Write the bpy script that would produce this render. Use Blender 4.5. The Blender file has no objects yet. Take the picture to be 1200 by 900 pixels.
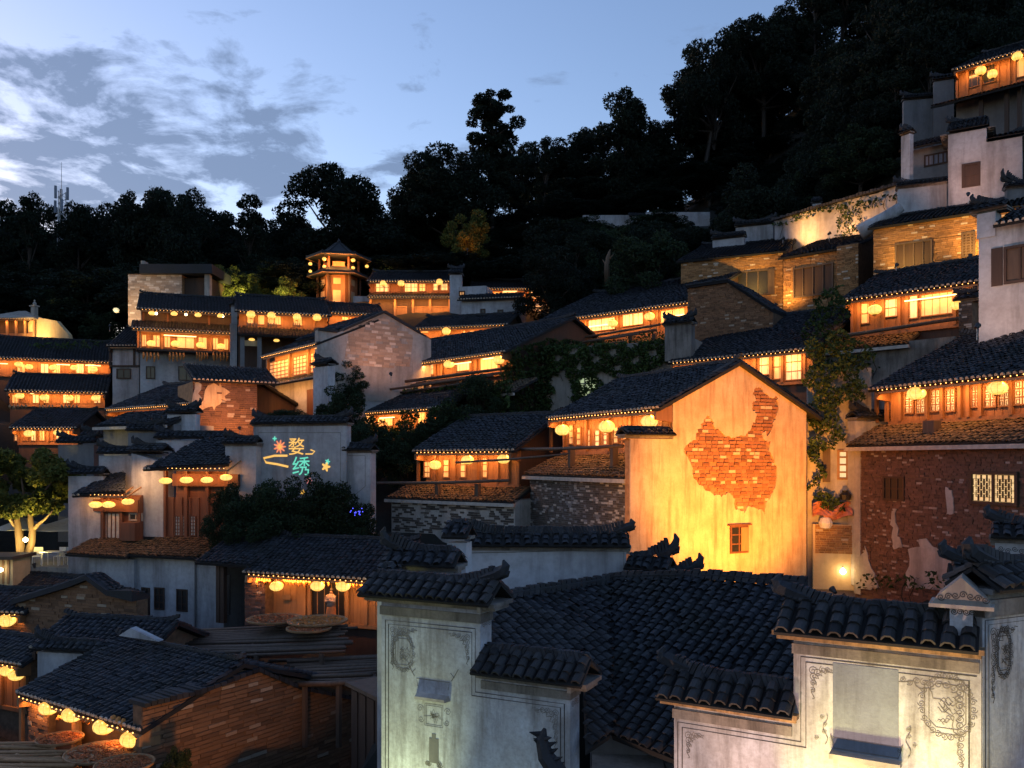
import bpy, bmesh, math, random
import numpy as np
from mathutils import Vector as V, Matrix
from mathutils.geometry import tessellate_polygon
rnd = random.Random(7)
RG = np.random.default_rng(7)
sc = bpy.context.scene
R = math.radians
FPX, HZ = 1000.0, 540.0          # focal length in photo pixels, horizon row (photo 1200x900)

# ---------------------------------------------------------------- camera
cam_d = bpy.data.cameras.new('camera'); cam = bpy.data.objects.new('camera', cam_d)
sc.collection.objects.link(cam); sc.camera = cam
cam.location = (0, 0, 0); cam.rotation_euler = (R(90), 0, 0)
cam_d.sensor_width = 36.0; cam_d.lens = 36.0 * FPX / 1200.0
cam_d.shift_y = (HZ - 450.0) / 1200.0
cam_d.clip_start = 0.1; cam_d.clip_end = 3000

# ---------------------------------------------------------------- dusk sky
world = bpy.data.worlds.new('World'); sc.world = world; world.use_nodes = True
wt = world.node_tree; wn = wt.nodes; wl = wt.links
bg = wn['Background']
SUN_EL, SUN_ROT = 3.2, -50.0
sky = wn.new('ShaderNodeTexSky'); sky.sky_type = 'NISHITA'; sky.sun_disc = False
sky.sun_elevation = R(SUN_EL); sky.sun_rotation = R(SUN_ROT)
sky.ozone_density = 1.8; sky.dust_density = 0.6; sky.air_density = 1.0
tint = wn.new('ShaderNodeMix'); tint.data_type = 'RGBA'; tint.blend_type = 'MULTIPLY'
tint.inputs[0].default_value = 1.0
wl.new(sky.outputs[0], tint.inputs[6]); tint.inputs[7].default_value = (1.05, 1.0, 1.24, 1)
# clouds: noise on the plane of the cloud deck, carried by the view direction of the sky itself
tc = wn.new('ShaderNodeTexCoord'); sep = wn.new('ShaderNodeSeparateXYZ'); wl.new(tc.outputs['Generated'], sep.inputs[0])
def wmath(op, a, b=None, c=None):
    n = wn.new('ShaderNodeMath'); n.operation = op
    for i, v in enumerate((a, b, c)):
        if v is None: continue
        if isinstance(v, (int, float)): n.inputs[i].default_value = v
        else: wl.new(v, n.inputs[i])
    return n.outputs[0]
zz = wmath('ADD', wmath('MAXIMUM', sep.outputs[2], 0.0), 0.12)
cmb = wn.new('ShaderNodeCombineXYZ')
wl.new(wmath('DIVIDE', sep.outputs[0], zz), cmb.inputs[0]); wl.new(wmath('DIVIDE', sep.outputs[1], zz), cmb.inputs[1])
def wnoise(scale, detail, rough, off, dist=0.0):
    m = wn.new('ShaderNodeMapping'); m.inputs['Location'].default_value = off; wl.new(cmb.outputs[0], m.inputs[0])
    n = wn.new('ShaderNodeTexNoise'); n.inputs['Scale'].default_value = scale; n.inputs['Detail'].default_value = detail
    n.inputs['Roughness'].default_value = rough; n.inputs['Distortion'].default_value = dist
    wl.new(m.outputs[0], n.inputs[0]); return n.outputs[0]
CL_OFF = (2.5, 5.5, 0.0); CM_OFF = (17.1, 22.9, 0.0)
n1 = wnoise(4.4, 10, 0.62, CL_OFF, 0.25); n2 = wnoise(0.45, 2, 0.5, CM_OFF)
den = wmath('ADD', n1, wmath('MULTIPLY', wmath('SUBTRACT', n2, 0.5), 1.6))
ramp = wn.new('ShaderNodeValToRGB'); wl.new(den, ramp.inputs[0])
ramp.color_ramp.elements[0].position = 0.565; ramp.color_ramp.elements[0].color = (0, 0, 0, 1)
ramp.color_ramp.elements[1].position = 0.69; ramp.color_ramp.elements[1].color = (1, 1, 1, 1)
cmix = wn.new('ShaderNodeMix'); cmix.data_type = 'RGBA'
wl.new(wmath('MULTIPLY', ramp.outputs[0], 0.86), cmix.inputs[0]); wl.new(tint.outputs[2], cmix.inputs[6])
cmix.inputs[7].default_value = (0.40, 0.58, 0.96, 1)
wl.new(cmix.outputs[2], bg.inputs[0]); bg.inputs[1].default_value = 0.15

sun_d = bpy.data.lights.new('sun', 'SUN'); sun = bpy.data.objects.new('sun', sun_d); sc.collection.objects.link(sun)
sun_d.energy = 0.06; sun_d.angle = R(20); sun_d.color = (1.0, 0.82, 0.7)      # the sun is at the horizon: only its after-glow is left
sdir = V((math.sin(R(SUN_ROT)) * math.cos(R(SUN_EL)), math.cos(R(SUN_ROT)) * math.cos(R(SUN_EL)), math.sin(R(SUN_EL))))
sun.rotation_euler = (-sdir).to_track_quat('-Z', 'Y').to_euler()
sun.location = sdir * 300

sc.view_settings.view_transform = 'Standard'; sc.view_settings.look = 'None'
sc.view_settings.exposure = 1.6; sc.view_settings.gamma = 1.0
sc.cycles.use_denoising = True
sc.cycles.max_bounces = 5; sc.cycles.diffuse_bounces = 3; sc.cycles.transmission_bounces = 3
sc.cycles.sample_clamp_indirect = 4.0
sc.cycles.use_light_tree = True

# ---------------------------------------------------------------- materials
MATS = {}
EK, LK = 0.38, 0.58             # strength of everything that glows, of every lamp
def mat(name, build):
    m = bpy.data.materials.new(name); m.use_nodes = True
    nt = m.node_tree; p = nt.nodes['Principled BSDF']
    build(nt, p); MATS[name] = m
    return m
def lnk(nt, a, b): nt.links.new(a, b)
def nz(nt, scale, detail=4, rough=0.55, mscale=(1, 1, 1), coord='Object', dist=0.0):
    t = nt.nodes.new('ShaderNodeTexCoord'); m = nt.nodes.new('ShaderNodeMapping')
    m.inputs['Scale'].default_value = mscale
    lnk(nt, t.outputs[coord], m.inputs[0])
    n = nt.nodes.new('ShaderNodeTexNoise'); n.inputs['Scale'].default_value = scale
    n.inputs['Detail'].default_value = detail; n.inputs['Roughness'].default_value = rough; n.inputs['Distortion'].default_value = dist
    lnk(nt, m.outputs[0], n.inputs[0]); return n.outputs[0]
def rampn(nt, fac, stops):
    r = nt.nodes.new('ShaderNodeValToRGB'); e = r.color_ramp.elements
    while len(e) < len(stops): e.new(0.5)
    for i, (p, c) in enumerate(stops): e[i].position = p; e[i].color = (*c, 1) if len(c) == 3 else c
    lnk(nt, fac, r.inputs[0]); return r.outputs[0]
def mixc(nt, fac, a, b, mode='MIX'):
    m = nt.nodes.new('ShaderNodeMix'); m.data_type = 'RGBA'; m.blend_type = mode
    for i, v in ((0, fac), (6, a), (7, b)):
        if isinstance(v, (int, float)): m.inputs[i].default_value = v
        elif isinstance(v, tuple): m.inputs[i].default_value = (*v, 1) if len(v) == 3 else v
        else: lnk(nt, v, m.inputs[i])
    return m.outputs[2]
def bump(nt, p, h, s=0.4, d=0.02):
    b = nt.nodes.new('ShaderNodeBump'); b.inputs['Strength'].default_value = s; b.inputs['Distance'].default_value = d
    lnk(nt, h, b.inputs['Height']); lnk(nt, b.outputs[0], p.inputs['Normal'])
def island(nt): return nt.nodes.new('ShaderNodeNewGeometry').outputs['Random Per Island']
def objrand(nt): return nt.nodes.new('ShaderNodeObjectInfo').outputs['Random']

def m_plaster(base, stain, amount=0.5, sc_=0.5):
    def f(nt, p):
        big = nz(nt, 0.55 * sc_, 5, 0.6)
        streak = nz(nt, 2.2 * sc_, 5, 0.65, (1, 1, 0.13))
        fine = nz(nt, 9 * sc_, 6, 0.7)
        c = mixc(nt, rampn(nt, big, [(0.35, (0, 0, 0)), (0.75, (amount,) * 3)]), base, stain)
        c = mixc(nt, rampn(nt, streak, [(0.47, (0, 0, 0)), (0.72, (amount,) * 3)]), c, tuple(s * 0.55 for s in stain))
        c = mixc(nt, rampn(nt, fine, [(0.42, (0, 0, 0)), (0.8, (amount * 0.55,) * 3)]), c, tuple(s * 0.7 for s in stain))
        lnk(nt, c, p.inputs['Base Color']); p.inputs['Roughness'].default_value = 0.9
        bump(nt, p, fine, 0.35, 0.02)
    return f
def m_wood(a, b, sc_=3.0, rough=0.7):
    def f(nt, p):
        g = nz(nt, sc_, 6, 0.65, (2.2, 2.2, 0.25), dist=0.4); v = nz(nt, 0.8, 3)
        r = island(nt)
        c = mixc(nt, rampn(nt, g, [(0.3, (0, 0, 0)), (0.7, (1, 1, 1))]), a, b)
        c = mixc(nt, rampn(nt, v, [(0.35, (0, 0, 0)), (0.7, (0.45,) * 3)]), c, tuple(x * 0.5 for x in a))
        c = mixc(nt, rampn(nt, r, [(0, (0, 0, 0)), (1, (0.35,) * 3)]), c, tuple(x * 0.55 for x in b))
        lnk(nt, c, p.inputs['Base Color']); p.inputs['Roughness'].default_value = rough
        bump(nt, p, g, 0.3, 0.01)
    return f
def m_tile(c0, c1, moss=(0.04, 0.045, 0.03), obj=False):
    def f(nt, p):
        r = objrand(nt) if obj else island(nt)
        v = nz(nt, 0.6, 4); fn = nz(nt, 14, 4)
        c = mixc(nt, r, c0, c1)
        c = mixc(nt, rampn(nt, v, [(0.45, (0, 0, 0)), (0.7, (0.6,) * 3)]), c, moss)
        c = mixc(nt, rampn(nt, fn, [(0.55, (0, 0, 0)), (0.75, (0.35,) * 3)]), c, tuple(min(1, x * 1.9) for x in c1))
        lnk(nt, c, p.inputs['Base Color']); p.inputs['Roughness'].default_value = 0.7; p.inputs['Specular IOR Level'].default_value = 0.28
        bump(nt, p, fn, 0.3, 0.01)
    return f
def m_brick(c0, c1, pale, palef=0.12, obj=False):
    def f(nt, p):
        r = objrand(nt) if obj else island(nt)
        fn = nz(nt, 12, 5, 0.7)
        c = rampn(nt, r, [(0, c0), (0.45, c1), (0.8, tuple(x * 0.6 for x in c0)), (1 - palef, tuple(x * 1.2 for x in c1)), (1 - palef * 0.6, pale)])
        c = mixc(nt, rampn(nt, fn, [(0.45, (0, 0, 0)), (0.75, (0.5,) * 3)]), c, tuple(x * 0.45 for x in c0))
        lnk(nt, c, p.inputs['Base Color']); p.inputs['Roughness'].default_value = 0.9
        bump(nt, p, fn, 0.5, 0.015)
    return f
def m_plain(c, rough=0.7, var=0.25, metal=0.0):
    def f(nt, p):
        n = nz(nt, 5, 5)
        lnk(nt, mixc(nt, rampn(nt, n, [(0.35, (0, 0, 0)), (0.7, (1, 1, 1))]), c, tuple(x * (1 - var) for x in c)), p.inputs['Base Color'])
        p.inputs['Roughness'].default_value = rough; p.inputs['Metallic'].default_value = metal
        bump(nt, p, n, 0.15, 0.01)
    return f
def m_leaf(c0, c1, c2=None):
    def f(nt, p):
        r = island(nt); t = objrand(nt)
        c = rampn(nt, r, [(0, c0), (0.6, c1), (1, c2 or tuple(x * 1.4 for x in c1))])
        c = mixc(nt, rampn(nt, t, [(0, (0, 0, 0)), (1, (0.5,) * 3)]), c, tuple(x * 0.55 for x in c0))
        lnk(nt, c, p.inputs['Base Color']); p.inputs['Roughness'].default_value = 0.7; p.inputs['Specular IOR Level'].default_value = 0.12
        tr = nt.nodes.new('ShaderNodeBsdfTranslucent'); lnk(nt, c, tr.inputs[0])
        mx = nt.nodes.new('ShaderNodeMixShader'); mx.inputs[0].default_value = 0.25
        lnk(nt, p.outputs[0], mx.inputs[1]); lnk(nt, tr.outputs[0], mx.inputs[2])
        lnk(nt, mx.outputs[0], nt.nodes['Material Output'].inputs[0])
    return f
def m_emit(c, s, base=(0.5, 0.4, 0.3), vary=0.0, scale=2.0):
    def f(nt, p):
        p.inputs['Base Color'].default_value = (*base, 1); p.inputs['Roughness'].default_value = 0.6
        p.inputs['Emission Color'].default_value = (*c, 1); p.inputs['Emission Strength'].default_value = s * EK
        if vary:
            n = nz(nt, scale * 1.6, 5, 0.65, (2.2, 2.2, .55))
            col = mixc(nt, rampn(nt, n, [(0.35, (0, 0, 0)), (0.65, (vary,) * 3)]), c, tuple(x * y for x, y in zip(c, (0.45, 0.28, 0.15))))
            lnk(nt, col, p.inputs['Emission Color'])
    return f
def m_lantern(nt, p):
    # paper over a bulb: the bulb shows as a brighter spot low in the middle of the shade
    t = nt.nodes.new('ShaderNodeTexCoord'); s = nt.nodes.new('ShaderNodeSeparateXYZ'); lnk(nt, t.outputs['Object'], s.inputs[0])
    w = nt.nodes.new('ShaderNodeTexWave'); w.inputs['Scale'].default_value = 1.4; w.bands_direction = 'Z'
    lnk(nt, t.outputs['Object'], w.inputs[0])
    n = nz(nt, 3.0, 3)
    a = rampn(nt, s.outputs[2], [(0.0, (1, 1, 1)), (0.6, (0.2, 0.2, 0.2))])
    mp = nt.nodes.new('ShaderNodeMapRange'); mp.inputs[1].default_value = -0.8; mp.inputs[2].default_value = 0.8
    lnk(nt, s.outputs[2], mp.inputs[0])
    c = rampn(nt, mp.outputs[0], [(0.05, (1.0, 0.46, 0.05)), (0.35, (1.0, 0.66, 0.17)), (0.55, (1.0, 0.55, 0.09)), (0.95, (0.9, 0.33, 0.025))])
    c = mixc(nt, rampn(nt, w.outputs[1], [(0.3, (0, 0, 0)), (0.9, (0.3,) * 3)]), c, (0.75, 0.24, 0.015))
    c = mixc(nt, rampn(nt, n, [(0.4, (0, 0, 0)), (0.7, (0.5,) * 3)]), c, (1.0, 0.75, 0.25))
    lnk(nt, c, p.inputs['Emission Color']); p.inputs['Emission Strength'].default_value = 1.2 * EK
    p.inputs['Base Color'].default_value = (0.7, 0.45, 0.12, 1)

mat('plaster', m_plaster((0.46, 0.49, 0.54), (0.17, 0.165, 0.165), 0.8))
mat('plaster_old', m_plaster((0.46, 0.44, 0.42), (0.16, 0.145, 0.13), 0.75))
mat('plaster_fore', m_plaster((0.52, 0.58, 0.67), (0.19, 0.175, 0.17), 0.9, 1.6))
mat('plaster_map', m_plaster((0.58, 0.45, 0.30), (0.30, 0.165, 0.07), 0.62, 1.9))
mat('plaster_grey', m_plaster((0.20, 0.205, 0.22), (0.08, 0.08, 0.08), 0.6))
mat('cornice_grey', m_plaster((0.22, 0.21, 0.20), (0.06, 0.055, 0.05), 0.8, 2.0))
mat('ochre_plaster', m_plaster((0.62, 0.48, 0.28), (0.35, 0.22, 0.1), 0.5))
mat('cornice_lit', m_plaster((0.45, 0.30, 0.16), (0.10, 0.07, 0.04), 0.85, 4.0))  # grey cornice with the orange lamplight put into its colour
mat('wood', m_wood((0.30, 0.145, 0.06), (0.17, 0.075, 0.03)))
mat('wood_pale', m_wood((0.42, 0.24, 0.11), (0.25, 0.13, 0.055)))
mat('wood_dark', m_wood((0.075, 0.04, 0.025), (0.035, 0.02, 0.014)))
mat('wood_old', m_wood((0.14, 0.095, 0.065), (0.06, 0.04, 0.03)))
mat('timber_red', m_wood((0.20, 0.075, 0.035), (0.09, 0.032, 0.018)))
mat('tile', m_tile((0.009, 0.011, 0.016), (0.032, 0.037, 0.047), (0.018, 0.020, 0.015)))
mat('tile_fore', m_tile((0.010, 0.011, 0.014), (0.042, 0.045, 0.052), (0.022, 0.023, 0.017), obj=True))
mat('tile_brown', m_tile((0.05, 0.035, 0.024), (0.12, 0.08, 0.05), (0.05, 0.045, 0.02)))
mat('under_tile', m_plain((0.010, 0.011, 0.013), 0.9))
mat('eave_lime', m_plain((0.55, 0.48, 0.40), 0.8, 0.4))
mat('brick', m_brick((0.105, 0.057, 0.043), (0.15, 0.083, 0.062), (0.30, 0.26, 0.24), 0.07))
mat('brick_ochre', m_brick((0.29, 0.15, 0.06), (0.38, 0.21, 0.09), (0.55, 0.46, 0.36), 0.10))
mat('brick_map', m_brick((0.27, 0.105, 0.045), (0.37, 0.165, 0.075), (0.58, 0.44, 0.29), 0.09, True))
mat('brick_rubble', m_brick((0.16, 0.085, 0.045), (0.21, 0.115, 0.06), (0.34, 0.27, 0.20), 0.05, True))
mat('brick_rubble_s', m_brick((0.17, 0.09, 0.048), (0.22, 0.12, 0.065), (0.34, 0.27, 0.20), 0.05))
mat('brick_pale', m_brick((0.45, 0.36, 0.29), (0.38, 0.28, 0.21), (0.6, 0.52, 0.45), 0.3))
mat('brick_grey', m_brick((0.055, 0.05, 0.047), (0.08, 0.07, 0.064), (0.36, 0.35, 0.33), 0.2))
mat('mortar', m_plain((0.16, 0.10, 0.06), 0.95, 0.5))
mat('mortar_map', m_plain((0.36, 0.20, 0.10), 0.95, 0.5))
mat('stone', m_plaster((0.36, 0.34, 0.31), (0.14, 0.13, 0.12), 0.6, 2))
mat('ink', m_plain((0.05, 0.05, 0.055), 0.9, 0.3))
mat('ink_soft', m_plain((0.19, 0.185, 0.18), 0.9, 0.5))
mat('shade_panel_blue', m_plaster((0.20, 0.25, 0.34), (0.11, 0.12, 0.15), 0.6, 1.5))  # shade of the unlit wall panel as colour; also antennas and window strip
mat('dark', m_plain((0.012, 0.012, 0.014), 0.5))
mat('metal', m_plain((0.30, 0.31, 0.33), 0.4, 0.3, 0.8))
mat('gutter', m_plain((0.40, 0.38, 0.36), 0.6, 0.4))
mat('white_paint', m_plain((0.7, 0.7, 0.7), 0.6))
mat('cloth', m_plain((0.5, 0.47, 0.42), 0.9))
mat('pink_cloth', m_plain((0.55, 0.22, 0.16), 0.9))
mat('skin', m_plain((0.45, 0.27, 0.18), 0.6))
mat('robe', m_plain((0.32, 0.24, 0.20), 0.85))
mat('skirt', m_plain((0.36, 0.15, 0.06), 0.85))
mat('hair', m_plain((0.02, 0.015, 0.012), 0.6))
mat('corn', m_plain((0.55, 0.22, 0.05), 0.7, 0.5))
mat('chilli', m_plain((0.42, 0.13, 0.04), 0.7, 0.6))
mat('wicker', m_wood((0.40, 0.24, 0.12), (0.22, 0.12, 0.05)))
mat('soil', m_plain((0.011, 0.012, 0.009), 1.0, 0.6))
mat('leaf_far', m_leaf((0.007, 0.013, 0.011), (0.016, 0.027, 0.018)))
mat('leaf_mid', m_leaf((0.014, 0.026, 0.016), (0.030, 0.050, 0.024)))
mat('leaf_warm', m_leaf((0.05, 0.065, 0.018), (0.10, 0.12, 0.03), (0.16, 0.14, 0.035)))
mat('leaf_vine', m_leaf((0.024, 0.042, 0.016), (0.052, 0.085, 0.028)))
mat('bark', m_wood((0.03, 0.022, 0.016), (0.014, 0.010, 0.008)))
mat('bark_pale', m_wood((0.16, 0.10, 0.055), (0.08, 0.05, 0.028)))
mat('lantern', m_lantern)
mat('glow_warm', m_emit((1.0, 0.46, 0.11), 0.62, vary=0.9, scale=1.1))
mat('glow_pale', m_emit((1.0, 0.66, 0.28), 0.85, vary=0.7, scale=1.5))
mat('glow_green', m_emit((0.75, 0.95, 0.55), 0.5, vary=0.4))
mat('glow_teal', m_emit((0.35, 0.8, 0.6), 0.5, vary=0.4))
mat('strip', m_emit((1.0, 0.60, 0.22), 4.0))
mat('strip_eave', m_emit((1.0, 0.40, 0.09), 4.5))
mat('bulb', m_emit((1.0, 0.80, 0.45), 14.0))
mat('projected_yellow', m_emit((1.0, 0.52, 0.06), 0.85))
mat('projected_orange', m_emit((1.0, 0.22, 0.05), 0.75))
mat('projected_teal', m_emit((0.06, 0.75, 0.52), 0.75))
mat('projected_pink', m_emit((0.8, 0.2, 0.18), 0.6))
mat('blue_led', m_emit((0.05, 0.06, 1.0), 2.0))
mat('dark_glass', m_plain((0.02, 0.022, 0.026), 0.2))
# ---------------------------------------------------------------- helpers
COL = sc.collection
WLOC = {}                                   # world position of every object we parent to
def link(o): COL.objects.link(o); return o
def wloc(o): return WLOC.get(o.name, V((0, 0, 0))) if o is not None else V((0, 0, 0))
def put(o, parent=None, at=V((0, 0, 0))):
    """link o so that its own origin is at world position `at`"""
    link(o)
    if parent is not None: o.parent = parent
    o.location = V(at) - wloc(parent)
    WLOC[o.name] = V(at)
    return o
def tag(o, label=None, cat=None, group=None, kind=None):
    if label: o['label'] = label
    if cat: o['category'] = cat
    if group: o['group'] = group
    if kind: o['kind'] = kind
    return o
def thing(name, label, cat, at, group=None):
    o = bpy.data.objects.new(name, None); o.empty_display_size = 0.3
    put(o, None, at); return tag(o, label, cat, group)
def ray(px, py, Y): return V(((px - 600) / FPX * Y, Y, (HZ - py) / FPX * Y))
def proj(p): return (600 + FPX * p[0] / p[1], HZ - FPX * p[2] / p[1])

def np_mesh(name, verts, faces, mname, smooth=False):
    me = bpy.data.meshes.new(name)
    if len(verts): me.from_pydata(np.asarray(verts).tolist(), [], faces if isinstance(faces, list) else faces.tolist())
    if mname: me.materials.append(MATS[mname])
    if smooth: me.polygons.foreach_set('use_smooth', [True] * len(me.polygons))
    me.update(); return me
def np_obj(name, verts, faces, mname, parent=None, smooth=False, kind=None):
    o = bpy.data.objects.new(name, np_mesh(name, verts, faces, mname, smooth)); put(o, parent)
    if kind: o['kind'] = kind
    return o

class MB:
    def __init__(s): s.v = []; s.f = []
    def add(s, vs, fs):
        k = len(s.v); s.v.extend([tuple(x) for x in vs]); s.f.extend([tuple(i + k for i in f) for f in fs]); return s
    def poly(s, vs): return s.add(vs, [tuple(range(len(vs)))])
    def box8(s, c):                         # c: 8 corners, bottom 0-3, top 4-7
        return s.add(c, [(0, 3, 2, 1), (4, 5, 6, 7), (0, 1, 5, 4), (1, 2, 6, 5), (2, 3, 7, 6), (3, 0, 4, 7)])
    def box(s, F, u0, u1, n0, n1, z0, z1):
        return s.box8([F.W(u0, n0, z0), F.W(u1, n0, z0), F.W(u1, n1, z0), F.W(u0, n1, z0), F.W(u0, n0, z1), F.W(u1, n0, z1), F.W(u1, n1, z1), F.W(u0, n1, z1)])
    def tube(s, pts, rad, seg=6, cap=True):
        pts = [V(p) for p in pts]; k = len(s.v); n = len(pts)
        rad = rad if isinstance(rad, (list, tuple)) else [rad] * n
        ref = None
        for i, p in enumerate(pts):
            d = (pts[min(i + 1, n - 1)] - pts[max(i - 1, 0)])
            if d.length < 1e-9: d = V((0, 0, 1))
            d.normalize()
            if ref is None: ref = d.orthogonal().normalized()
            ref = (ref - d * ref.dot(d)); ref = ref.normalized() if ref.length > 1e-6 else d.orthogonal().normalized()
            b = d.cross(ref)
            for j in range(seg):
                a = 2 * math.pi * j / seg; s.v.append(tuple(p + (ref * math.cos(a) + b * math.sin(a)) * rad[i]))
        for i in range(n - 1):
            for j in range(seg):
                a, b2 = k + i * seg + j, k + i * seg + (j + 1) % seg
                s.f.append((a, b2, b2 + seg, a + seg))
        if cap: s.f.append(tuple(k + j for j in reversed(range(seg)))); s.f.append(tuple(k + (n - 1) * seg + j for j in range(seg)))
        return s
    def lathe(s, c, prof, seg=12):
        k = len(s.v); c = V(c)
        for (r, z) in prof:
            for j in range(seg):
                a = 2 * math.pi * j / seg; s.v.append((c.x + r * math.cos(a), c.y + r * math.sin(a), c.z + z))
        for i in range(len(prof) - 1):
            for j in range(seg):
                a, b = k + i * seg + j, k + i * seg + (j + 1) % seg
                s.f.append((a, b, b + seg, a + seg))
        return s
    def prism(s, F, prof, u0, u1):          # prof: list of (n,z), extruded along u
        m = len(prof)
        vs = [F.W(u0, n, z) for n, z in prof] + [F.W(u1, n, z) for n, z in prof]
        return s.add(vs, [tuple(range(m)), tuple(reversed(range(m, 2 * m)))] + [(i, i + m, (i + 1) % m + m, (i + 1) % m) for i in range(m)])
    def slab(s, F, uz, n0, n1):             # polygon (u,z) extruded from n0 (back) to n1 (front), any simple outline
        m = len(uz)
        tri = tessellate_polygon([[V((u, z, 0)) for u, z in uz]])
        vs = [F.W(u, n1, z) for u, z in uz] + [F.W(u, n0, z) for u, z in uz]
        fs = [tuple(t) for t in tri] + [tuple(i + m for i in reversed(t)) for t in tri] + [(i, i + m, (i + 1) % m + m, (i + 1) % m) for i in range(m)]
        return s.add(vs, fs)
    def build(s, name, mname, parent=None, smooth=False, kind=None, bevel=0):
        me = bpy.data.meshes.new(name); me.from_pydata(s.v, [], s.f); me.materials.append(MATS[mname])
        bm = bmesh.new(); bm.from_mesh(me); bmesh.ops.recalc_face_normals(bm, faces=bm.faces); bm.to_mesh(me); bm.free()
        if smooth: me.polygons.foreach_set('use_smooth', [True] * len(me.polygons))
        o = bpy.data.objects.new(name, me); put(o, parent)
        if kind: o['kind'] = kind
        return o
    def single(s, name, mname, label, cat, group=None, smooth=False, kind=None):
        """one-mesh thing with its origin at its base"""
        a = np.array(s.v); c = V(((a[:, 0].min() + a[:, 0].max()) / 2, (a[:, 1].min() + a[:, 1].max()) / 2, a[:, 2].min()))
        s.v = [tuple(V(p) - c) for p in s.v]
        o = s.build(name, mname, None, smooth, kind); o.location = c; WLOC[o.name] = c
        return tag(o, label, cat, group)

class Fr:
    """vertical plane of a facade: u runs to the right, n points out to the viewer's side, z up"""
    def __init__(s, A, B):
        A, B = V((A[0], A[1], 0)), V((B[0], B[1], 0))
        s.A = A; s.L = (B - A).length; s.u = (B - A) / s.L; s.n = V((s.u.y, -s.u.x, 0))
    def W(s, u, n, z): p = s.A + s.u * u + s.n * n; return V((p.x, p.y, z))
    def hit(s, px, py, n=0.0):              # a pixel gives a direction; the facade plane gives the distance
        a, c = (px - 600) / FPX, (HZ - py) / FPX
        P = s.A + s.n * n
        t = P.dot(s.n) / (a * s.n.x + s.n.y)
        q = V((a * t, t, 0)); return (q - s.A).dot(s.u), c * t
    def u_at(s, px, n=0.0): return s.hit(px, HZ, n)[0]
    def off(s, u, n): p = s.A + s.u * u + s.n * n; return Fr((p.x, p.y), (p.x + s.u.x, p.y + s.u.y))
def fr_px(xl, xr, Yl, Yr): return Fr(((xl - 600) / FPX * Yl, Yl), ((xr - 600) / FPX * Yr, Yr))
def side(F, u):                             # frame of the right-hand end of a house at u: its own u runs to the back
    a = F.W(u, 0, 0); b = F.W(u, -1, 0); return Fr((a.x, a.y), (b.x, b.y))
def side_l(F, u):
    a = F.W(u, -1, 0); b = F.W(u, 0, 0); f = Fr((a.x, a.y), (b.x, b.y)); return f.off(0, 0)

# ---------------------------------------------------------------- tiles
AR_X = np.array([-0.5, -0.27, 0.27, 0.5]); AR_Z = np.array([0.0, 0.85, 0.85, 0.0])
def vspan(poly, u):
    xs = []
    for (a, b), (c, d) in zip(poly, poly[1:] + poly[:1]):
        if (a <= u < c) or (c <= u < a): xs.append(b + (d - b) * (u - a) / (c - a))
    xs.sort(); return list(zip(xs[0::2], xs[1::2]))
def tile_spots(poly, s, c):
    us = [p[0] for p in poly]; u0, u1 = min(us), max(us)
    k = max(1, int(round((u1 - u0) / s))); st = (u1 - u0) / k
    out = []
    for i in range(k):
        u = u0 + st * (i + 0.5)
        for a, b in vspan(poly, u):
            m = max(1, int(math.ceil((b - a) / c)))
            for j in range(m): out.append((u, a + j * c, min(c * 1.25, b - a - j * c + 0.02), j))
    return out, st
def tile_arrays(spots, st, O, U, Vd, N, h, wide=0.72, jit=0.012):
    """curved tiles laid in overlapping courses"""
    n = len(spots); sp = np.array([(a, b, l) for a, b, l, j in spots])
    O, U, Vd, N = (np.array(x) for x in (O, U, Vd, N))
    ju = RG.normal(0, jit, n) + .02 * np.sin(sp[:, 1] * 1.7 + O[0]); jl = RG.normal(0, jit, n) + (RG.random(n) < .03) * RG.uniform(-.1, .04, n); tilt = RG.normal(0, 0.03, n)
    jh = RG.normal(0, jit * 0.7, n) + .025 * np.sin(sp[:, 0] * 1.15 + O[0] * 3) * np.sin(sp[:, 1] * .8 + O[1])
    w = st * wide
    vs = np.zeros((n, 8, 3))
    for e in range(2):
        vv = sp[:, 1] + (sp[:, 2] if e else 0) + (0 if e else jl)
        lift = (0.0 if e else 0.035) + 0.012
        for q in range(4):
            uu = sp[:, 0] + ju + AR_X[q] * w
            hh = lift + AR_Z[q] * h * (1 if not e else 0.9) + jh + tilt * AR_X[q]
            vs[:, e * 4 + q, :] = O + uu[:, None] * U + vv[:, None] * Vd + hh[:, None] * N
    base = np.array([[0, 1, 5, 4], [1, 2, 6, 5], [2, 3, 7, 6]])
    fs = (np.arange(n)[:, None, None] * 8 + base[None]).reshape(-1, 4)
    return vs.reshape(-1, 3), fs
TILE_ME = {}
def tile_mesh(mname):
    """a single curved tile, thick, 1 x 1 long, arch 1 high; scaled for use"""
    if mname in TILE_ME: return TILE_ME[mname]
    m = MB(); vs = []
    for e in (0, 1):
        for (x, z) in ((-0.5, 0), (-0.42, 0.5), (-0.2, 0.92), (0.2, 0.92), (0.42, 0.5), (0.5, 0)): vs.append((x, e, z * (1 if not e else 0.88) + (0.30 if not e else 0)))
        for (x, z) in ((-0.4, 0), (-0.17, 0.62), (0.17, 0.62), (0.4, 0)): vs.append((x, e, z + (0.30 if not e else 0)))
    f = [(i, i + 1, i + 11, i + 10) for i in range(5)] + [(i, i + 10, i + 11, i + 1) for i in range(6, 9)]
    f += [(0, 6, 7, 1), (1, 7, 2), (2, 7, 8, 3), (3, 8, 4), (4, 8, 9, 5)]
    m.add(vs, f); me = bpy.data.meshes.new('tile'); me.from_pydata(m.v, [], m.f); me.materials.append(MATS[mname]); me.update()
    TILE_ME[mname] = me; return me
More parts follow.
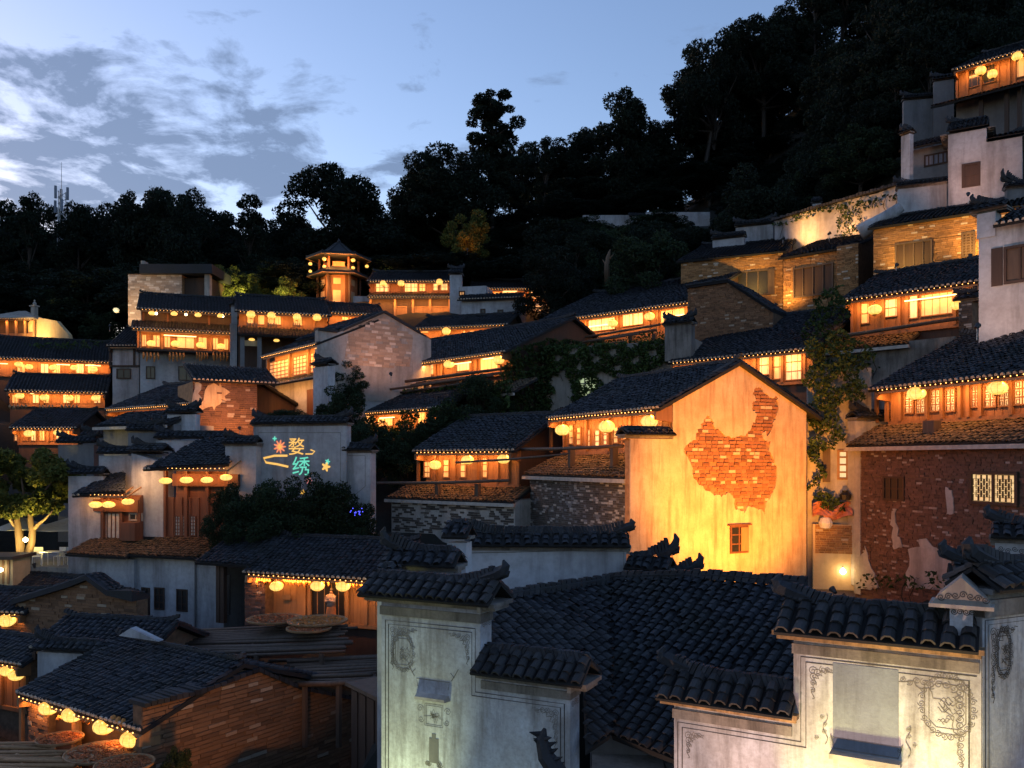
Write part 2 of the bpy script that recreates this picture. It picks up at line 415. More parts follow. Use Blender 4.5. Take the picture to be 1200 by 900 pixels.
def put_tile(me, parent, O, U, Vd, N, u, v, w, l, h, jr=1.0):
    o = bpy.data.objects.new('tile', me); link(o); o.parent = parent
    U2 = (U + Vd * rnd.gauss(0, 0.03 * jr) + N * rnd.gauss(0, 0.03 * jr)).normalized(); N2 = U2.cross(Vd).normalized(); V2 = N2.cross(U2)
    p = O + U * (u + rnd.gauss(0, 0.008 * jr)) + Vd * (v + rnd.gauss(0, 0.012 * jr)) + N * (0.012 + rnd.gauss(0, 0.004)) - wloc(parent)
    o.matrix_basis = Matrix(((U2.x * w, V2.x * l, N2.x * h, p.x), (U2.y * w, V2.y * l, N2.y * h, p.y), (U2.z * w, V2.z * l, N2.z * h, p.z), (0, 0, 0, 1)))
    return o

def roof_slope(parent, F, ze, pitch, poly, s=0.24, c=0.2, h=0.075, mname='tile', n0=0.0, thick=0.12, name='roof', lime=True, singles=0):
    """one roof slope: poly is in (u, v), v running up the slope from the eave line at n = n0"""
    cp, sp_ = math.cos(pitch), math.sin(pitch)
    U = F.u.copy(); Vd = (-F.n * cp + V((0, 0, sp_))); N = U.cross(Vd).normalized()
    if N.z < 0: N = -N
    return roof_core(parent, F.W(0, n0, ze), U, Vd, N, poly, s, c, h, mname, thick, name, lime, singles)
def roof_core(parent, O, U, Vd, N, poly, s=0.24, c=0.2, h=0.075, mname='tile', thick=0.12, name='roof', lime=True, singles=0, cull=None):
    P = lambda u, v, h_=0.0: O + U * u + Vd * v + N * h_
    m = MB(); k = len(poly)
    tri = tessellate_polygon([[V((u, v, 0)) for u, v in poly]])
    m.add([P(u, v) for u, v in poly] + [P(u, v, -thick) for u, v in poly],
          [tuple(t) for t in tri] + [tuple(i + k for i in reversed(t)) for t in tri] + [(i, i + k, (i + 1) % k + k, (i + 1) % k) for i in range(k)])
    slab = m.build(name, 'under_tile', parent)
    spots, st = tile_spots(poly, s, c)
    if cull: spots = [q for q in spots if cull(P(q[0], q[1]))]
    if singles:
        spots.sort(key=lambda q: P(q[0], q[1]).y)
        me = tile_mesh('tile_fore' if mname == 'tile' else mname)
        for (u, v, l, j) in spots[:singles]: put_tile(me, slab, O, U, Vd, N, u, v, st * 0.8, l, h)
        spots = spots[singles:]
    if spots:
        a, f = tile_arrays(spots, st, O, U, Vd, N, h)
        np_obj('roof_tiles', a, f, mname, slab, smooth=False, kind='stuff')
    if lime:                                 # lime-filled tile ends along the eave
        us = sorted({round(q[0], 4): q[1] for q in tile_spots(poly, s, c)[0] if q[3] == 0}.items())
        mm = MB(); vmin = min(v for _, v in us)
        for u, v in us:
            if v > vmin + 0.05: continue
            w = st * 0.33
            pts = [P(u - w, v - 0.02, 0.0), P(u + w, v - 0.02, 0.0), P(u + w * 0.7, v - 0.02, h), P(u, v - 0.02, h * 1.25), P(u - w * 0.7, v - 0.02, h)]
            b = [p + Vd * 0.05 for p in pts]
            mm.add(pts + b, [(0, 1, 2, 3, 4)] + [(i, i + 5, (i + 1) % 5 + 5, (i + 1) % 5) for i in range(5)])
        if mm.v: mm.build('eave_tile_ends', 'eave_lime', slab, kind='stuff')
    return slab, P
def slope_uv(F, ze, pitch, px, py, n0=0.0):
    """where the pixel's ray meets the roof plane"""
    cp, sp_ = math.cos(pitch), math.sin(pitch)
    Vd = (-F.n * cp + V((0, 0, sp_))); N = F.u.cross(Vd).normalized(); O = F.W(0, n0, ze)
    d = V(((px - 600) / FPX, 1, (HZ - py) / FPX)); t = O.dot(N) / d.dot(N); q = d * t - O
    return q.dot(F.u), q.dot(Vd)

def verge_slope(parent, F, lo, hi, n0, n1, s=.24, c=.22, name='roof', lift=.12):
    """tiled slope of a roof whose ridge runs back from a gable; lo, hi = (u, z) of the slope on the gable plane"""
    a, b = F.W(lo[0], n1, lo[1] + lift), F.W(hi[0], n1, hi[1] + lift)
    Vd = (b - a); ln = Vd.length; Vd.normalize(); U = F.n.copy() * -1.0; N = U.cross(Vd).normalized()
    if N.z < 0: U = U * -1.0; a = F.W(lo[0], n0, lo[1] + lift); N = -N
    return roof_core(parent, a, U, Vd, N, [(0, 0), (n1 - n0, 0), (n1 - n0, ln), (0, ln)], s, c, name=name, lime=False, thick=.1)
def ridge_cap(parent, P0, P1, w=0.16, h=0.16, up=0.18, name='ridge_cap', mname='tile'):
    """row of upright tiles along a ridge, ends turned up"""
    P0, P1 = V(P0), V(P1); d = P1 - P0; L = d.length; d.normalize(); sd = V((-d.y, d.x, 0)).normalized()
    n = max(4, int(L / 0.16)); m = MB()
    for i in range(n):
        t0, t1 = i / n, (i + 0.8) / n
        e = abs(2 * (t0 + t1) / 2 - 1); lift = up * max(0, (e - 0.75) / 0.25) ** 2
        hh = h * rnd.uniform(0.85, 1.12)
        a, b = P0 + d * L * t0 + V((0, 0, lift - 0.06)), P0 + d * L * t1 + V((0, 0, lift - 0.06))
        lean = d * 0.05
        m.box8([a - sd * w * .5, b - sd * w * .5, b + sd * w * .5, a + sd * w * .5,
                a - sd * w * .3 + lean + V((0, 0, hh)), b - sd * w * .3 + lean + V((0, 0, hh)), b + sd * w * .3 + lean + V((0, 0, hh)), a + sd * w * .3 + lean + V((0, 0, hh))])
    m.tube([P0 + V((0, 0, up - 0.02)), P1 * 0 + P0 + d * 0.3 * min(1, L / 2) + V((0, 0, 0.02)), P1 - d * 0.3 * min(1, L / 2) + V((0, 0, 0.02)), P1 + V((0, 0, up - 0.02))], w * 0.45, 6)
    return m.build(name, mname, parent, kind=None)

def coping(parent, P0, P1, half=0.42, pitch=30, s=0.24, h=0.07, crest=0.2, horn=0.3, singles=False, cornice='cornice_grey', horns=(1, 1), c=0.2, lay=2, name='coping'):
    """tiled cap along the top of a wall from P0 to P1 (points on the wall top, mid thickness)"""
    P0, P1 = V(P0), V(P1); d = P1 - P0; L = d.length; d.normalize()
    F = Fr((P0.x, P0.y), (P1.x, P1.y)); z = P0.z
    cr = MB(); hw = half * 0.72
    for i in range(lay):
        e = hw * (0.72 + 0.28 * i / max(1, lay - 1)); z0 = z - 0.07 * (lay - i)
        cr.box(F, -e * 0.35, L + e * 0.35, -e, e, z0, z0 + 0.066)
    root = cr.build(name, cornice, parent)
    p = R(pitch); run = half / math.cos(p); top = z + half * math.tan(p)
    for sgn in (1, -1):
        n0 = half * sgn
        FF = F if sgn == 1 else Fr(F.W(L, 0, 0), F.W(0, 0, 0))
        poly = [(-0.08, 0), (L + 0.08, 0), (L + 0.08, run), (-0.08, run)]
        roof_slope(root, FF, z, p, poly, s, c, h, n0=half, thick=0.05, lime=False, name='coping_slope', singles=(400 if singles else 0))
    cm = MB(); n = max(3, int(L / 0.075)); w = 0.11; crest = crest * .72
    for i in range(n):                      # upright ridge tiles leaning along the crest, horned ends
        t = (i + 0.5) / n; a = F.W(L * t, 0, top - 0.03)
        e0 = max(0, 1 - (L * t) / 0.9) if horns[0] else 0; e1 = max(0, 1 - (L * (1 - t)) / 0.9) if horns[1] else 0
        lift = horn * (e0 ** 2 + e1 ** 2); hh = crest * rnd.uniform(0.92, 1.06) + lift * 0.4
        g = L / n * 0.44; ln = d * 0.07 * (1 if t < 0.5 else -1)
        b = a + V((0, 0, lift * 0.6))
        cm.box8([b - d * g - F.n * w, b + d * g - F.n * w, b + d * g + F.n * w, b - d * g + F.n * w] +
                [q + ln + V((0, 0, hh)) for q in (b - d * g - F.n * w * .6, b + d * g - F.n * w * .6, b + d * g + F.n * w * .6, b - d * g + F.n * w * .6)])
    cm.box(F, -0.02, L + 0.02, -0.1, 0.1, top - 0.09, top - 0.02)
    cm.build('crest', 'tile', root)
    for k, e in ((0, -1), (1, 1)):
        if horns[k] and horn > 0.05:
            u = 0 if k == 0 else L
            hm = MB(); q = lambda a, b: F.W(u + e * a, 0, top + b)
            hm.tube([q(-0.3, 0.05), q(-.05, 0.13), q(0.12, 0.14 + horn * 0.35), q(0.17, 0.16 + horn * 0.75), q(0.12, 0.2 + horn * 1.0)], [0.11, 0.125, 0.115, 0.08, 0.02], 6)
            hm.tube([q(0.05, 0.12), q(0.2, 0.16), q(0.25, 0.14 + horn * 0.35)], [0.08, 0.06, 0.01], 5)
            hm.build('horn_finial', 'tile', root)
    return root

# ---------------------------------------------------------------- bricks
def brick_spots(poly, bw, bh, gap=0.012):
    us = [p[0] for p in poly]; zs = [p[1] for p in poly]; out = []
    z = min(zs); row = 0
    T = [(b, a) for a, b in poly]
    while z < max(zs):
        zc = z + bh / 2
        for a, b in vspan(T, zc):
            u = a - rnd.uniform(0.2, 0.8) * bw
            while u < b:
                w = bw * rnd.uniform(0.7, 1.15)
                lo, hi = max(u, a), min(u + w, b)
                if hi - lo > bw * 0.15: out.append((lo + gap / 2, hi - gap / 2, z + gap / 2, z + bh - gap / 2))
                u += w
        z += bh; row += 1
    return out
def brick_joined(parent, F, poly, n, mname, bw=0.25, bh=0.075, proud=0.02, gap=0.014, name='bricks', keep=1.0):
    sp = [b for b in brick_spots(poly, bw, bh, gap) if rnd.random() < keep]; k = len(sp)
    if not k: return None
    a = np.array(sp); pr = np.abs(RG.normal(proud, proud * 0.5, k)) + 0.003
    a[:, 2] += RG.normal(0, 0.003, k); a[:, 3] += RG.normal(0, 0.003, k)
    A, U, N = np.array(F.A), np.array(F.u), np.array(F.n)
    vs = np.zeros((k, 8, 3))
    for i, (uu, zz_) in enumerate(((0, 2), (1, 2), (1, 3), (0, 3))):
        for e in (0, 1):
            nn = np.full(k, n) if e == 0 else n + pr
            vs[:, i + 4 * e] = A + a[:, uu][:, None] * U + nn[:, None] * N; vs[:, i + 4 * e, 2] = a[:, zz_]
    base = np.array([[4, 5, 6, 7], [0, 1, 5, 4], [1, 2, 6, 5], [2, 3, 7, 6], [3, 0, 4, 7]])
    fs = (np.arange(k)[:, None, None] * 8 + base[None]).reshape(-1, 4)
    return np_obj(name, vs.reshape(-1, 3), fs, mname, parent, kind='stuff')
BRICK_ME = {}
def brick_mesh(mname):
    if mname not in BRICK_ME:
        m = MB(); b = 0.06
        m.box8([(-.5, 0, -.5), (.5, 0, -.5), (.5, -1, -.5), (-.5, -1, -.5), (-.5, 0, .5), (.5, 0, .5), (.5, -1, .5), (-.5, -1, .5)])
        me = bpy.data.meshes.new('brick'); me.from_pydata(m.v, [], m.f); me.materials.append(MATS[mname])
        bm = bmesh.new(); bm.from_mesh(me); bmesh.ops.recalc_face_normals(bm, faces=bm.faces); bm.to_mesh(me); bm.free()
        BRICK_ME[mname] = me
    return BRICK_ME[mname]
def brick_singles(parent, F, poly, n, mname, bw, bh, proud=0.03, gap=0.016, limit=300, tilt=0.02):
    sp = brick_spots(poly, bw, bh, gap); me = brick_mesh(mname)
    sp.sort(key=lambda b: -(b[1] - b[0]) / F.W((b[0] + b[1]) / 2, n, 0).y)
    for (u0, u1, z0, z1) in sp[:limit]:
        o = bpy.data.objects.new('brick', me); link(o); o.parent = parent
        p = F.W((u0 + u1) / 2, n, (z0 + z1) / 2) - wloc(parent)
        t = rnd.gauss(0, tilt); U = (F.u + V((0, 0, t))).normalized(); Z = (V((0, 0, 1)) - F.u * t).normalized()
        d = max(0.006, rnd.gauss(proud, proud * 0.4)); Nv = -F.n          # local y = into the wall
        w, h = (u1 - u0), (z1 - z0) * rnd.uniform(0.85, 1.0)
        o.matrix_basis = Matrix(((U.x * w, Nv.x * d, Z.x * h, p.x), (U.y * w, Nv.y * d, Z.y * h, p.y), (U.z * w, Nv.z * d, Z.z * h, p.z), (0, 0, 0, 1)))
    return sp[limit:]

# ---------------------------------------------------------------- small parts
def window(parent, F, u0, u1, z0, z1, n, pane='glow_warm', nx=2, nz_=2, fr=0.06, mname='wood', name='window', lattice=False, proud=0.06):
    m = MB()
    m.box(F, u0, u0 + fr, n, n + proud, z0, z1); m.box(F, u1 - fr, u1, n, n + proud, z0, z1)
    m.box(F, u0 + fr, u1 - fr, n, n + proud * .97, z1 - fr, z1); m.box(F, u0 + fr, u1 - fr, n, n + proud * .97, z0, z0 + fr)
    w = m.build(name, mname, parent)
    MB().box(F, u0 + fr * .5, u1 - fr * .5, n - 0.03, n + 0.015, z0 + fr * .5, z1 - fr * .5).build('pane', pane, w)
    b = MB(); t = fr * 0.36
    for i in range(1, nx):
        u = u0 + (u1 - u0) * i / nx; b.box(F, u - t, u + t, n + 0.016, n + proud * .8, z0 + fr, z1 - fr)
    for i in range(1, nz_):
        z = z0 + (z1 - z0) * i / nz_; b.box(F, u0 + fr, u1 - fr, n + 0.016, n + proud * .7, z - t, z + t)
    if lattice:                             # small rectangles nested between the bars
        for i in range(nx):
            for j in range(nz_):
                a, c_ = u0 + (u1 - u0) * (i + .28) / nx, u0 + (u1 - u0) * (i + .72) / nx
                e, g = z0 + (z1 - z0) * (j + .25) / nz_, z0 + (z1 - z0) * (j + .75) / nz_
                for (p, q, r_, s_) in ((a, c_, e, e + t), (a, c_, g - t, g), (a, a + t, e, g), (c_ - t, c_, e, g)): b.box(F, p, q, n + 0.016, n + proud * .6, r_, s_)
    if b.v: b.build('glazing_bars', mname, w, kind='stuff')
    return w
def area(parent, F, u0, u1, n, z, energy, col=(1.0, 0.37, 0.085), tiltin=0.6, width=0.12):
    """the light tube under an eave: lamp aimed down and back at the front"""
    ld = bpy.data.lights.new('eave_lamp', 'AREA'); ld.shape = 'RECTANGLE'; ld.size = (u1 - u0); ld.size_y = width
    ld.energy = energy * LK * 1.3; ld.color = col
    o = bpy.data.objects.new('eave_lamp', ld); c = F.W((u0 + u1) / 2, n, z)
    put(o, parent, c)
    zax = (F.n * tiltin + V((0, 0, 1))).normalized(); xax = F.u; yax = zax.cross(xax)
    o.rotation_euler = Matrix(((xax.x, yax.x, zax.x), (xax.y, yax.y, zax.y), (xax.z, yax.z, zax.z))).to_euler()
    return o

# lanterns: one of each kind, then copies
def lantern_proto(kind):
    root = bpy.data.objects.new('paper_lantern', None)
    ratio = {'round': 0.74, 'flat': 0.52, 'globe': 0.92}[kind]
    prof = []; K = 12
    for i in range(K + 1):
        a = -math.pi / 2 + math.pi * (0.12 + 0.76 * i / K); prof.append((math.cos(a), math.sin(a) * ratio))
    parts = []
    def part(m, name, mname, smooth=False):
        me = bpy.data.meshes.new(name); me.from_pydata(m.v, [], m.f); me.materials.append(MATS[mname])
        if smooth: me.polygons.foreach_set('use_smooth', [True] * len(me.polygons))
        o = bpy.data.objects.new(name, me); parts.append(o)
    part(MB().lathe((0, 0, 0), prof, 20), 'paper_shade', 'lantern', True)
    zt, r0 = prof[-1][1], prof[-1][0]
    part(MB().lathe((0, 0, 0), [(0, zt + .1), (r0 * .9, zt + .1), (r0 * 1.05, zt - .02), (r0 * .9, zt - .04), (0, zt - .04)], 12), 'top_cap', 'wood_dark')
    part(MB().lathe((0, 0, 0), [(0, -zt - .1), (r0 * .9, -zt - .1), (r0 * 1.05, -zt + .02), (r0 * .9, -zt + .04), (0, -zt + .04)], 12), 'bottom_ring', 'corn')
    m = MB()
    for j in range(10):
        a = 2 * math.pi * j / 10; m.tube([(p[0] * 1.01 * math.cos(a), p[0] * 1.01 * math.sin(a), p[1]) for p in prof[::2]], 0.018, 3, False)
    part(m, 'ribs', 'wood_pale')
    part(MB().tube([(0, 0, zt), (0, 0, zt + 1.0)], 0.03, 4), 'cord', 'wood_dark')
    return root, parts
LPROTO = {k: lantern_proto(k) for k in ('round', 'flat', 'globe')}
NLANT = 0
def lantern(pos, r, label, group, kind='round', ztop=None, lit=True):
    global NLANT
    root, parts = LPROTO[kind]
    o = root.copy(); link(o); o.location = pos; r = r * .88 * rnd.uniform(.94, 1.06); o.scale = (r, r, r); o.rotation_euler = (rnd.gauss(0, .03), rnd.gauss(0, .03), rnd.uniform(0, 6))
    tag(o, label, 'lantern', group); NLANT += 1
    for p in parts:
        c = p.copy(); link(c); c.parent = o
        if p.name.startswith('cord'):
            zt = max(v.co.z for v in p.data.vertices) - 1.0
            ln = ((ztop - pos[2]) / r - zt) if ztop is not None else 0.6
            ln = max(0.2, ln); c.scale = (1, 1, ln); c.location = (0, 0, zt - zt * ln)
    return o

FLOODS = []
def flood(pos, target, energy, col, label, ang=60, blend=0.6, size=0.15, group=None, group_cat='floodlight'):
    """small garden floodlight: body, lens, stake, and the lamp in it"""
    pos, target = V(pos), V(target); d = (target - pos).normalized()
    t = thing('floodlight', label, group_cat, pos, group); FLOODS.append(t)
    s = d.orthogonal().normalized(); b = d.cross(s)
    m = MB(); m.tube([pos - d * 0.22, pos - d * 0.05, pos], [0.05, 0.09, 0.11], 10); m.build('housing', 'dark', t)
    MB().tube([pos + d * 0.002, pos + d * 0.012], 0.085, 10).build('lens', 'glow_pale', t)
    MB().tube([pos - d * 0.1, pos - d * 0.1 - V((0, 0, 0.5))], 0.02, 5).build('stake', 'metal', t)
    ld = bpy.data.lights.new('flood_lamp', 'SPOT'); ld.energy = energy * LK * 4.5; ld.color = col; ld.spot_size = R(ang); ld.spot_blend = blend; ld.shadow_soft_size = size
    o = bpy.data.objects.new('flood_lamp', ld); put(o, t, pos + d * 0.06); o.rotation_euler = (-d).to_track_quat('Z', 'Y').to_euler()
    return t
# ---------------------------------------------------------------- houses
GROUND = []                                  # (x, y, z) the ground passes through
def note_ground(F, u0, u1, n0, n1, z):
    for a in (u0, (u0 + u1) / 2, u1):
        for b in (n0, n1): p = F.W(a, b, z); GROUND.append((p.x, p.y, z))

def eave_frame(e, Y):
    """eave line from its two pixel ends; a level eave ties the two depths together"""
    xl, yl, xr, yr = e; F = fr_px(xl, xr, Y[0], Y[1])
    return F, ((HZ - yl) / FPX * Y[0] + (HZ - yr) / FPX * Y[1]) / 2
def solve_ridge(F, ze, pitch, px, py):
    lo, hi = 0.5, 9.0
    for _ in range(40):
        r = (lo + hi) / 2; z = F.hit(px, py, -r)[1]
        if ze + r * math.tan(pitch) < z: lo = r
        else: hi = r
    return r
def eave_works(root, F, ze, u0, u1, over, W=12.0, strip=True, wood='wood_pale', light=True, col=(1.0, 0.37, 0.085), nl=None):
    """rafters, soffit board and the light tube under an eave (the eave line is n = 0)"""
    m = MB(); n = int((u1 - u0) / 0.45)
    for i in range(n + 1):
        u = u0 + (u1 - u0) * i / max(1, n)
        m.box8([F.W(u - .03, -over, ze - .2 + over * .45), F.W(u + .03, -over, ze - .2 + over * .45), F.W(u + .03, -.06, ze - .2), F.W(u - .03, -.06, ze - .2),
                F.W(u - .03, -over, ze - .13 + over * .45), F.W(u + .03, -over, ze - .13 + over * .45), F.W(u + .03, -.06, ze - .13), F.W(u - .03, -.06, ze - .13)])
    m.box(F, u0, u1, -.09, -.04, ze - .21, ze - .13)
    m.build('rafters', wood, root, kind='stuff')
    if strip and light:                      # tiny bulbs added to make tile ends look lamplit; few eaves carry real strings
        m = MB(); k = max(2, int((u1 - u0) / .24)); b = .026
        for i in range(k):
            c = F.W(u0 + (u1 - u0) * (i + .5) / k, 0.075, ze - .075 + rnd.uniform(-.012, .012))
            m.add([c + V((b, 0, 0)), c + V((0, b, 0)), c - V((b, 0, 0)), c - V((0, b, 0)), c + V((0, 0, b)), c - V((0, 0, b))], [(0, 1, 4), (1, 2, 4), (2, 3, 4), (3, 0, 4), (1, 0, 5), (2, 1, 5), (3, 2, 5), (0, 3, 5)])
        m.build('eave_glow_beads', 'strip_eave', root, kind='stuff')
    if light: area(root, F, u0 + .1, u1 - .1, -0.1 if nl is None else nl, ze - .24, W * (u1 - u0), col)

def lit_house(name, label, e, Y, ridge, floor, base, over=0.7, pitch=26, wood='wood', posts=None, panes=(), lanterns=(), lr=None, lk='round',
              phrase='', W=12.0, wallm='plaster', front=None, tile='tile', s=0.24, c=0.22, ext=(0.25, 0.25), strip2=(), rail=False, tubes=(), light=True,
              cat='house', ends=True, dep=None, boards=True):
    F, ze = eave_frame(e, Y); L = F.L; p = R(pitch)
    mx = (e[0] + e[2]) / 2
    r = solve_ridge(F, ze, p, *ridge)
    D = dep or max(2 * r, 4.0)
    zf = F.hit(mx, floor, -over)[1]; zv = F.hit(mx, base, -over)[1]; zb = zv - (4.0 if Y[0] < 62 else 1.0)
    zr = ze + r * math.tan(p)
    root = thing(name, label, cat, F.W(L / 2, -D / 2, zb))
    root_F = F
    zt = ze + over * math.tan(p) - .16; ztr = zr - .2
    # walls: a gabled body, white or dark below the timber front
    MB().prism(F, [(-over, zb), (-over, zt), (-r, ztr), (-D + over, zr - (D - r - over) * math.tan(p) - .17), (-D + over, zb)], 0.02, L - 0.02).build('wall', wallm, root)
    # timber front between floor beam and eave
    f = MB(); f.box(F, 0.05, L - .05, -over + .004, -over + .05, zf, zt - 0.05)
    fr = f.build('front_boards', front or wood, root)
    m = MB(); m.box(F, 0.0, L, -over - .05, -over + .14, zf - .14, zf); m.build('floor_beam', wood, root)
    m = MB(); m.box(F, 0.0, L, -over + .05, -over + .12, zt - .3, zt - .12); m.build('head_beam', wood, root)
    if posts is None:
        k = max(2, int(round(L / 1.9))); us = [0.08 + (L - .16) * i / k for i in range(k + 1)]
    else: us = [F.u_at(x, -over) for x in posts]
    for u in us: MB().box(F, u - .07, u + .07, -over + .051, -over + .17, zf + .002, zt - .1).build('post', wood, root)
    for q in panes:
        x0, x1, y0, y1 = q[:4]; pm = q[4] if len(q) > 4 else 'glow_warm'; nx, nz_ = q[5] if len(q) > 5 else (2, 2)
        a, z1 = F.hit(x0, y0, -over); b, z1b = F.hit(x1, y0, -over); z0 = F.hit((x0 + x1) / 2, y1, -over)[1]; z1 = F.hit((x0 + x1) / 2, y0, -over)[1]
        window(root, F, a, b, max(z0, zf + .03), min(z1, zt - .12), -over + .05, pm, nx, nz_, 0.055, wood, lattice=(len(q) > 6))
    if boards and wood != 'x':               # narrow battens between windows
        m = MB(); k = int(L / 0.33)
        for i in range(k):
            u = L * (i + .5) / k; m.box(F, u - .015, u + .015, -over + .05, -over + .066, zf, zt - .3)
        m.build('battens', wood, root, kind='stuff')
    if rail:
        m = MB(); k = int(L / 0.28)
        for i in range(k + 1):
            u = L * i / k; m.box(F, u - .02, u + .02, -over + .42, -over + .46, zf - .1, zf + .75)
        m.box(F, 0, L, -over + .40, -over + .48, zf + .75, zf + .83); m.box(F, 0, L, -over + .40, -over + .48, zf - .14, zf - .06)
        m.build('railing', wood, root)
    # roof, both slopes
    run = r / math.cos(p)
    rf, P = roof_slope(root, F, ze, p, [(-ext[0], 0), (L + ext[1], 0), (L + ext[1], run), (-ext[0], run)], s, c, mname=tile)
    B = Fr(F.W(L, -D, 0), F.W(0, -D, 0)); rb = (D - r) / math.cos(p)
    zeb = zr - (D - r) * math.tan(p)
    roof_slope(root, B, zeb, p, [(-ext[1], 0), (L + ext[0], 0), (L + ext[0], rb), (-ext[1], rb)], *((s, c) if Y[0] < 42 else (.4, .5)), mname=tile, lime=False)
    ridge_cap(rf, F.W(-ext[0], -r, zr + .08), F.W(L + ext[1], -r, zr + .08))
    if ends:
        for u in (-0.06, L - 0.06): MB().prism(F, [(-over + .02, ze - .5), (0.03, ze - .42), (0.03, ze - .16), (-over + .02, ze - .16 + over * .4)], u, u + 0.12).build('eave_bracket', wood, root)
    eave_works(root, F, ze, 0.05, L - .05, over, W, light=light)
    for (x0, y0, x1, y1) in tubes:           # bright light tubes seen inside the front
        a, za = F.hit(x0, y0, -over + .2); b, zb_ = F.hit(x1, y1, -over + .2)
        MB().tube([F.W(a, -over + .2, za), F.W(b, -over + .2, za)], 0.03, 5).build('light_tube', 'strip', root)
    lab = 'yellow lantern under the eave of the ' + phrase
    for (x, y) in lanterns:
        u, z = F.hit(x, y, -0.12); rr = lr or 0.32
        lantern(F.W(u, -0.12, z), rr, lab, 'lanterns of the ' + phrase, lk, ze - .14)
    note_ground(F, 0, L, -over, -D + over, zv - .05)
    return dict(F=F, ze=ze, zf=zf, zb=zb, r=r, D=D, L=L, root=root, over=over, p=p, zr=zr, P=P)

def pent(root, H, ztop, n0, run, x=None, u=None, pitch=22, tile='tile_brown', s=0.24, name='lower_roof', gutter=True, lime=False):
    """lean-to roof below a front: top edge against the wall at n0, eave run metres out"""
    F = H['F'] if isinstance(H, dict) else H; p = R(pitch)
    u0, u1 = u if u else (F.u_at(x[0], n0 + run), F.u_at(x[1], n0 + run))
    ze = ztop - run * math.tan(p)
    sl, P = roof_slope(root, F, ze, p, [(u0, 0), (u1, 0), (u1, run / math.cos(p)), (u0, run / math.cos(p))], s, 0.22, mname=tile, n0=n0 + run, name=name, lime=lime)
    if gutter:
        MB().box(F, u0 - .1, u1 + .1, n0 + run - .12, n0 + run + .02, ze - .2, ze - .05).build('gutter_board', 'gutter', root)
    return sl, ze, u0, u1
def box_wall(root, F, u0, u1, n0, n1, z0, z1, mname='plaster', name='wall'):
    return MB().box(F, u0, u1, n0, n1, z0, z1).build(name, mname, root)
def beam(root, A, B, r=0.09, mname='wood_old', name='beam'):
    return MB().tube([A, (V(A) + V(B)) / 2 + V((0, 0, -.04)), B], [r, r * .95, r * .85], 7).build(name, mname, root, smooth=True)

def wall_thing(name, label, xl, xr, Yl, Yr, ytop, ybot, thick=0.4, mname='plaster', cap=True, cat='wall', half=0.42, horns=(1, 1), at='l', lay=2, crest=0.2, horn=0.3, s=0.24, deep=None):
    """free-standing or gable wall with a tiled cap; ytop is the row of the plaster's top at its left or right end"""
    F = fr_px(xl, xr, Yl, Yr); x = xl if at == 'l' else xr
    z1 = F.hit(x, ytop)[1]; zv = F.hit((xl + xr) / 2, ybot)[1]; z0 = zv - (deep if deep is not None else 3.0 if Yl < 62 else .6)
    root = thing(name, label, cat, F.W(F.L / 2, -thick / 2, z0))
    box_wall(root, F, 0, F.L, -thick, 0, z0, z1, mname)
    if cap: coping(root, F.W(0, -thick / 2, z1 + .15), F.W(F.L, -thick / 2, z1 + .15), half=thick / 2 + .22, horns=horns, lay=lay, crest=crest, horn=horn, s=s)
    note_ground(F, 0, F.L, 0, -1.5, zv - .05)
    return dict(F=F, root=root, z1=z1, z0=z0, L=F.L)

# ================================================================ the house with the map-shaped brick patch
H = lit_house('timber_house', 'house with a tall orange lit gable bearing a map-shaped patch of bare brick',
              (643, 490, 768, 478), (38.6, 31.4), (760, 440), 529, 600, over=0.75, pitch=26, wallm='wood_dark', posts=(648, 664, 690, 716, 742, 766),
              panes=[(668, 674, 497, 521, 'glow_warm', (1, 3)), (677, 683, 500, 522, 'glow_warm', (1, 3)), (687, 694, 503, 524, 'glow_pale', (1, 3)), (698, 705, 503, 524, 'glow_pale', (1, 3)),
                     (708, 714, 503, 522, 'glow_pale', (1, 3)), (720, 727, 499, 520, 'glow_warm', (1, 3)), (731, 737, 498, 516, 'glow_warm', (1, 3))],
              lanterns=[(659, 504), (711, 500), (761, 494)], lr=0.38, phrase='house with the map-shaped brick patch', W=15, dep=8.2)
E_ = H; F = H['F']; root = H['root']; L = H['L']; p = H['p']; ze = H['ze']
# gable wall: frame running from front (left) to back (right)
G = side(F, L + 0.02)
def g_uz(px, py): return G.hit(px, py)
D = H['D']; ov = H['over']
zbot = g_uz(850, 700)[1]
gu0, gu1 = ov, D - ov
zsh = ze + ov * math.tan(p) - .02
rr_ = H['r']
step_u = -1.15; zstep = g_uz(745, 514)[1]
outer = [(step_u, zbot), (gu1, zbot), (gu1, ze + ov * math.tan(p) - .05), (rr_, H['zr'] - .03), (gu0, zsh - .04), (gu0, zstep), (step_u, zstep)]
mp = [(322,260),(333,268),(345,285),(350,305),(362,310),(375,320),(385,335),(402,334),(420,340),(440,330),(452,332),(465,325),(472,310),(480,300),(484,288),(490,280),(500,255),(490,246),(480,240),(484,228),(480,215),(495,210),(488,185),(488,172),(495,165),(508,162),(515,165),(520,178),(530,185),(545,195),(560,200),(570,190),(573,212),(572,235),(565,265),(555,290),(552,305),(545,320),(533,335),(528,315),(515,330),(525,345),(536,354),(548,352),(540,385),(548,396),(555,410),(567,440),(570,480),(565,510),(556,525),(545,545),(530,570),(525,612),(515,590),(503,592),(490,585),(470,575),(455,600),(440,592),(425,590),(418,570),(418,550),(410,538),(400,530),(388,535),(375,545),(362,538),(350,540),(335,528),(320,525),(308,512),(295,505),(285,492),(275,480),(270,460),(270,440),(260,420),(250,405),(243,388),(245,370),(260,355),(272,352),(285,345),(284,328),(290,310),(305,305),(303,293),(310,285)]
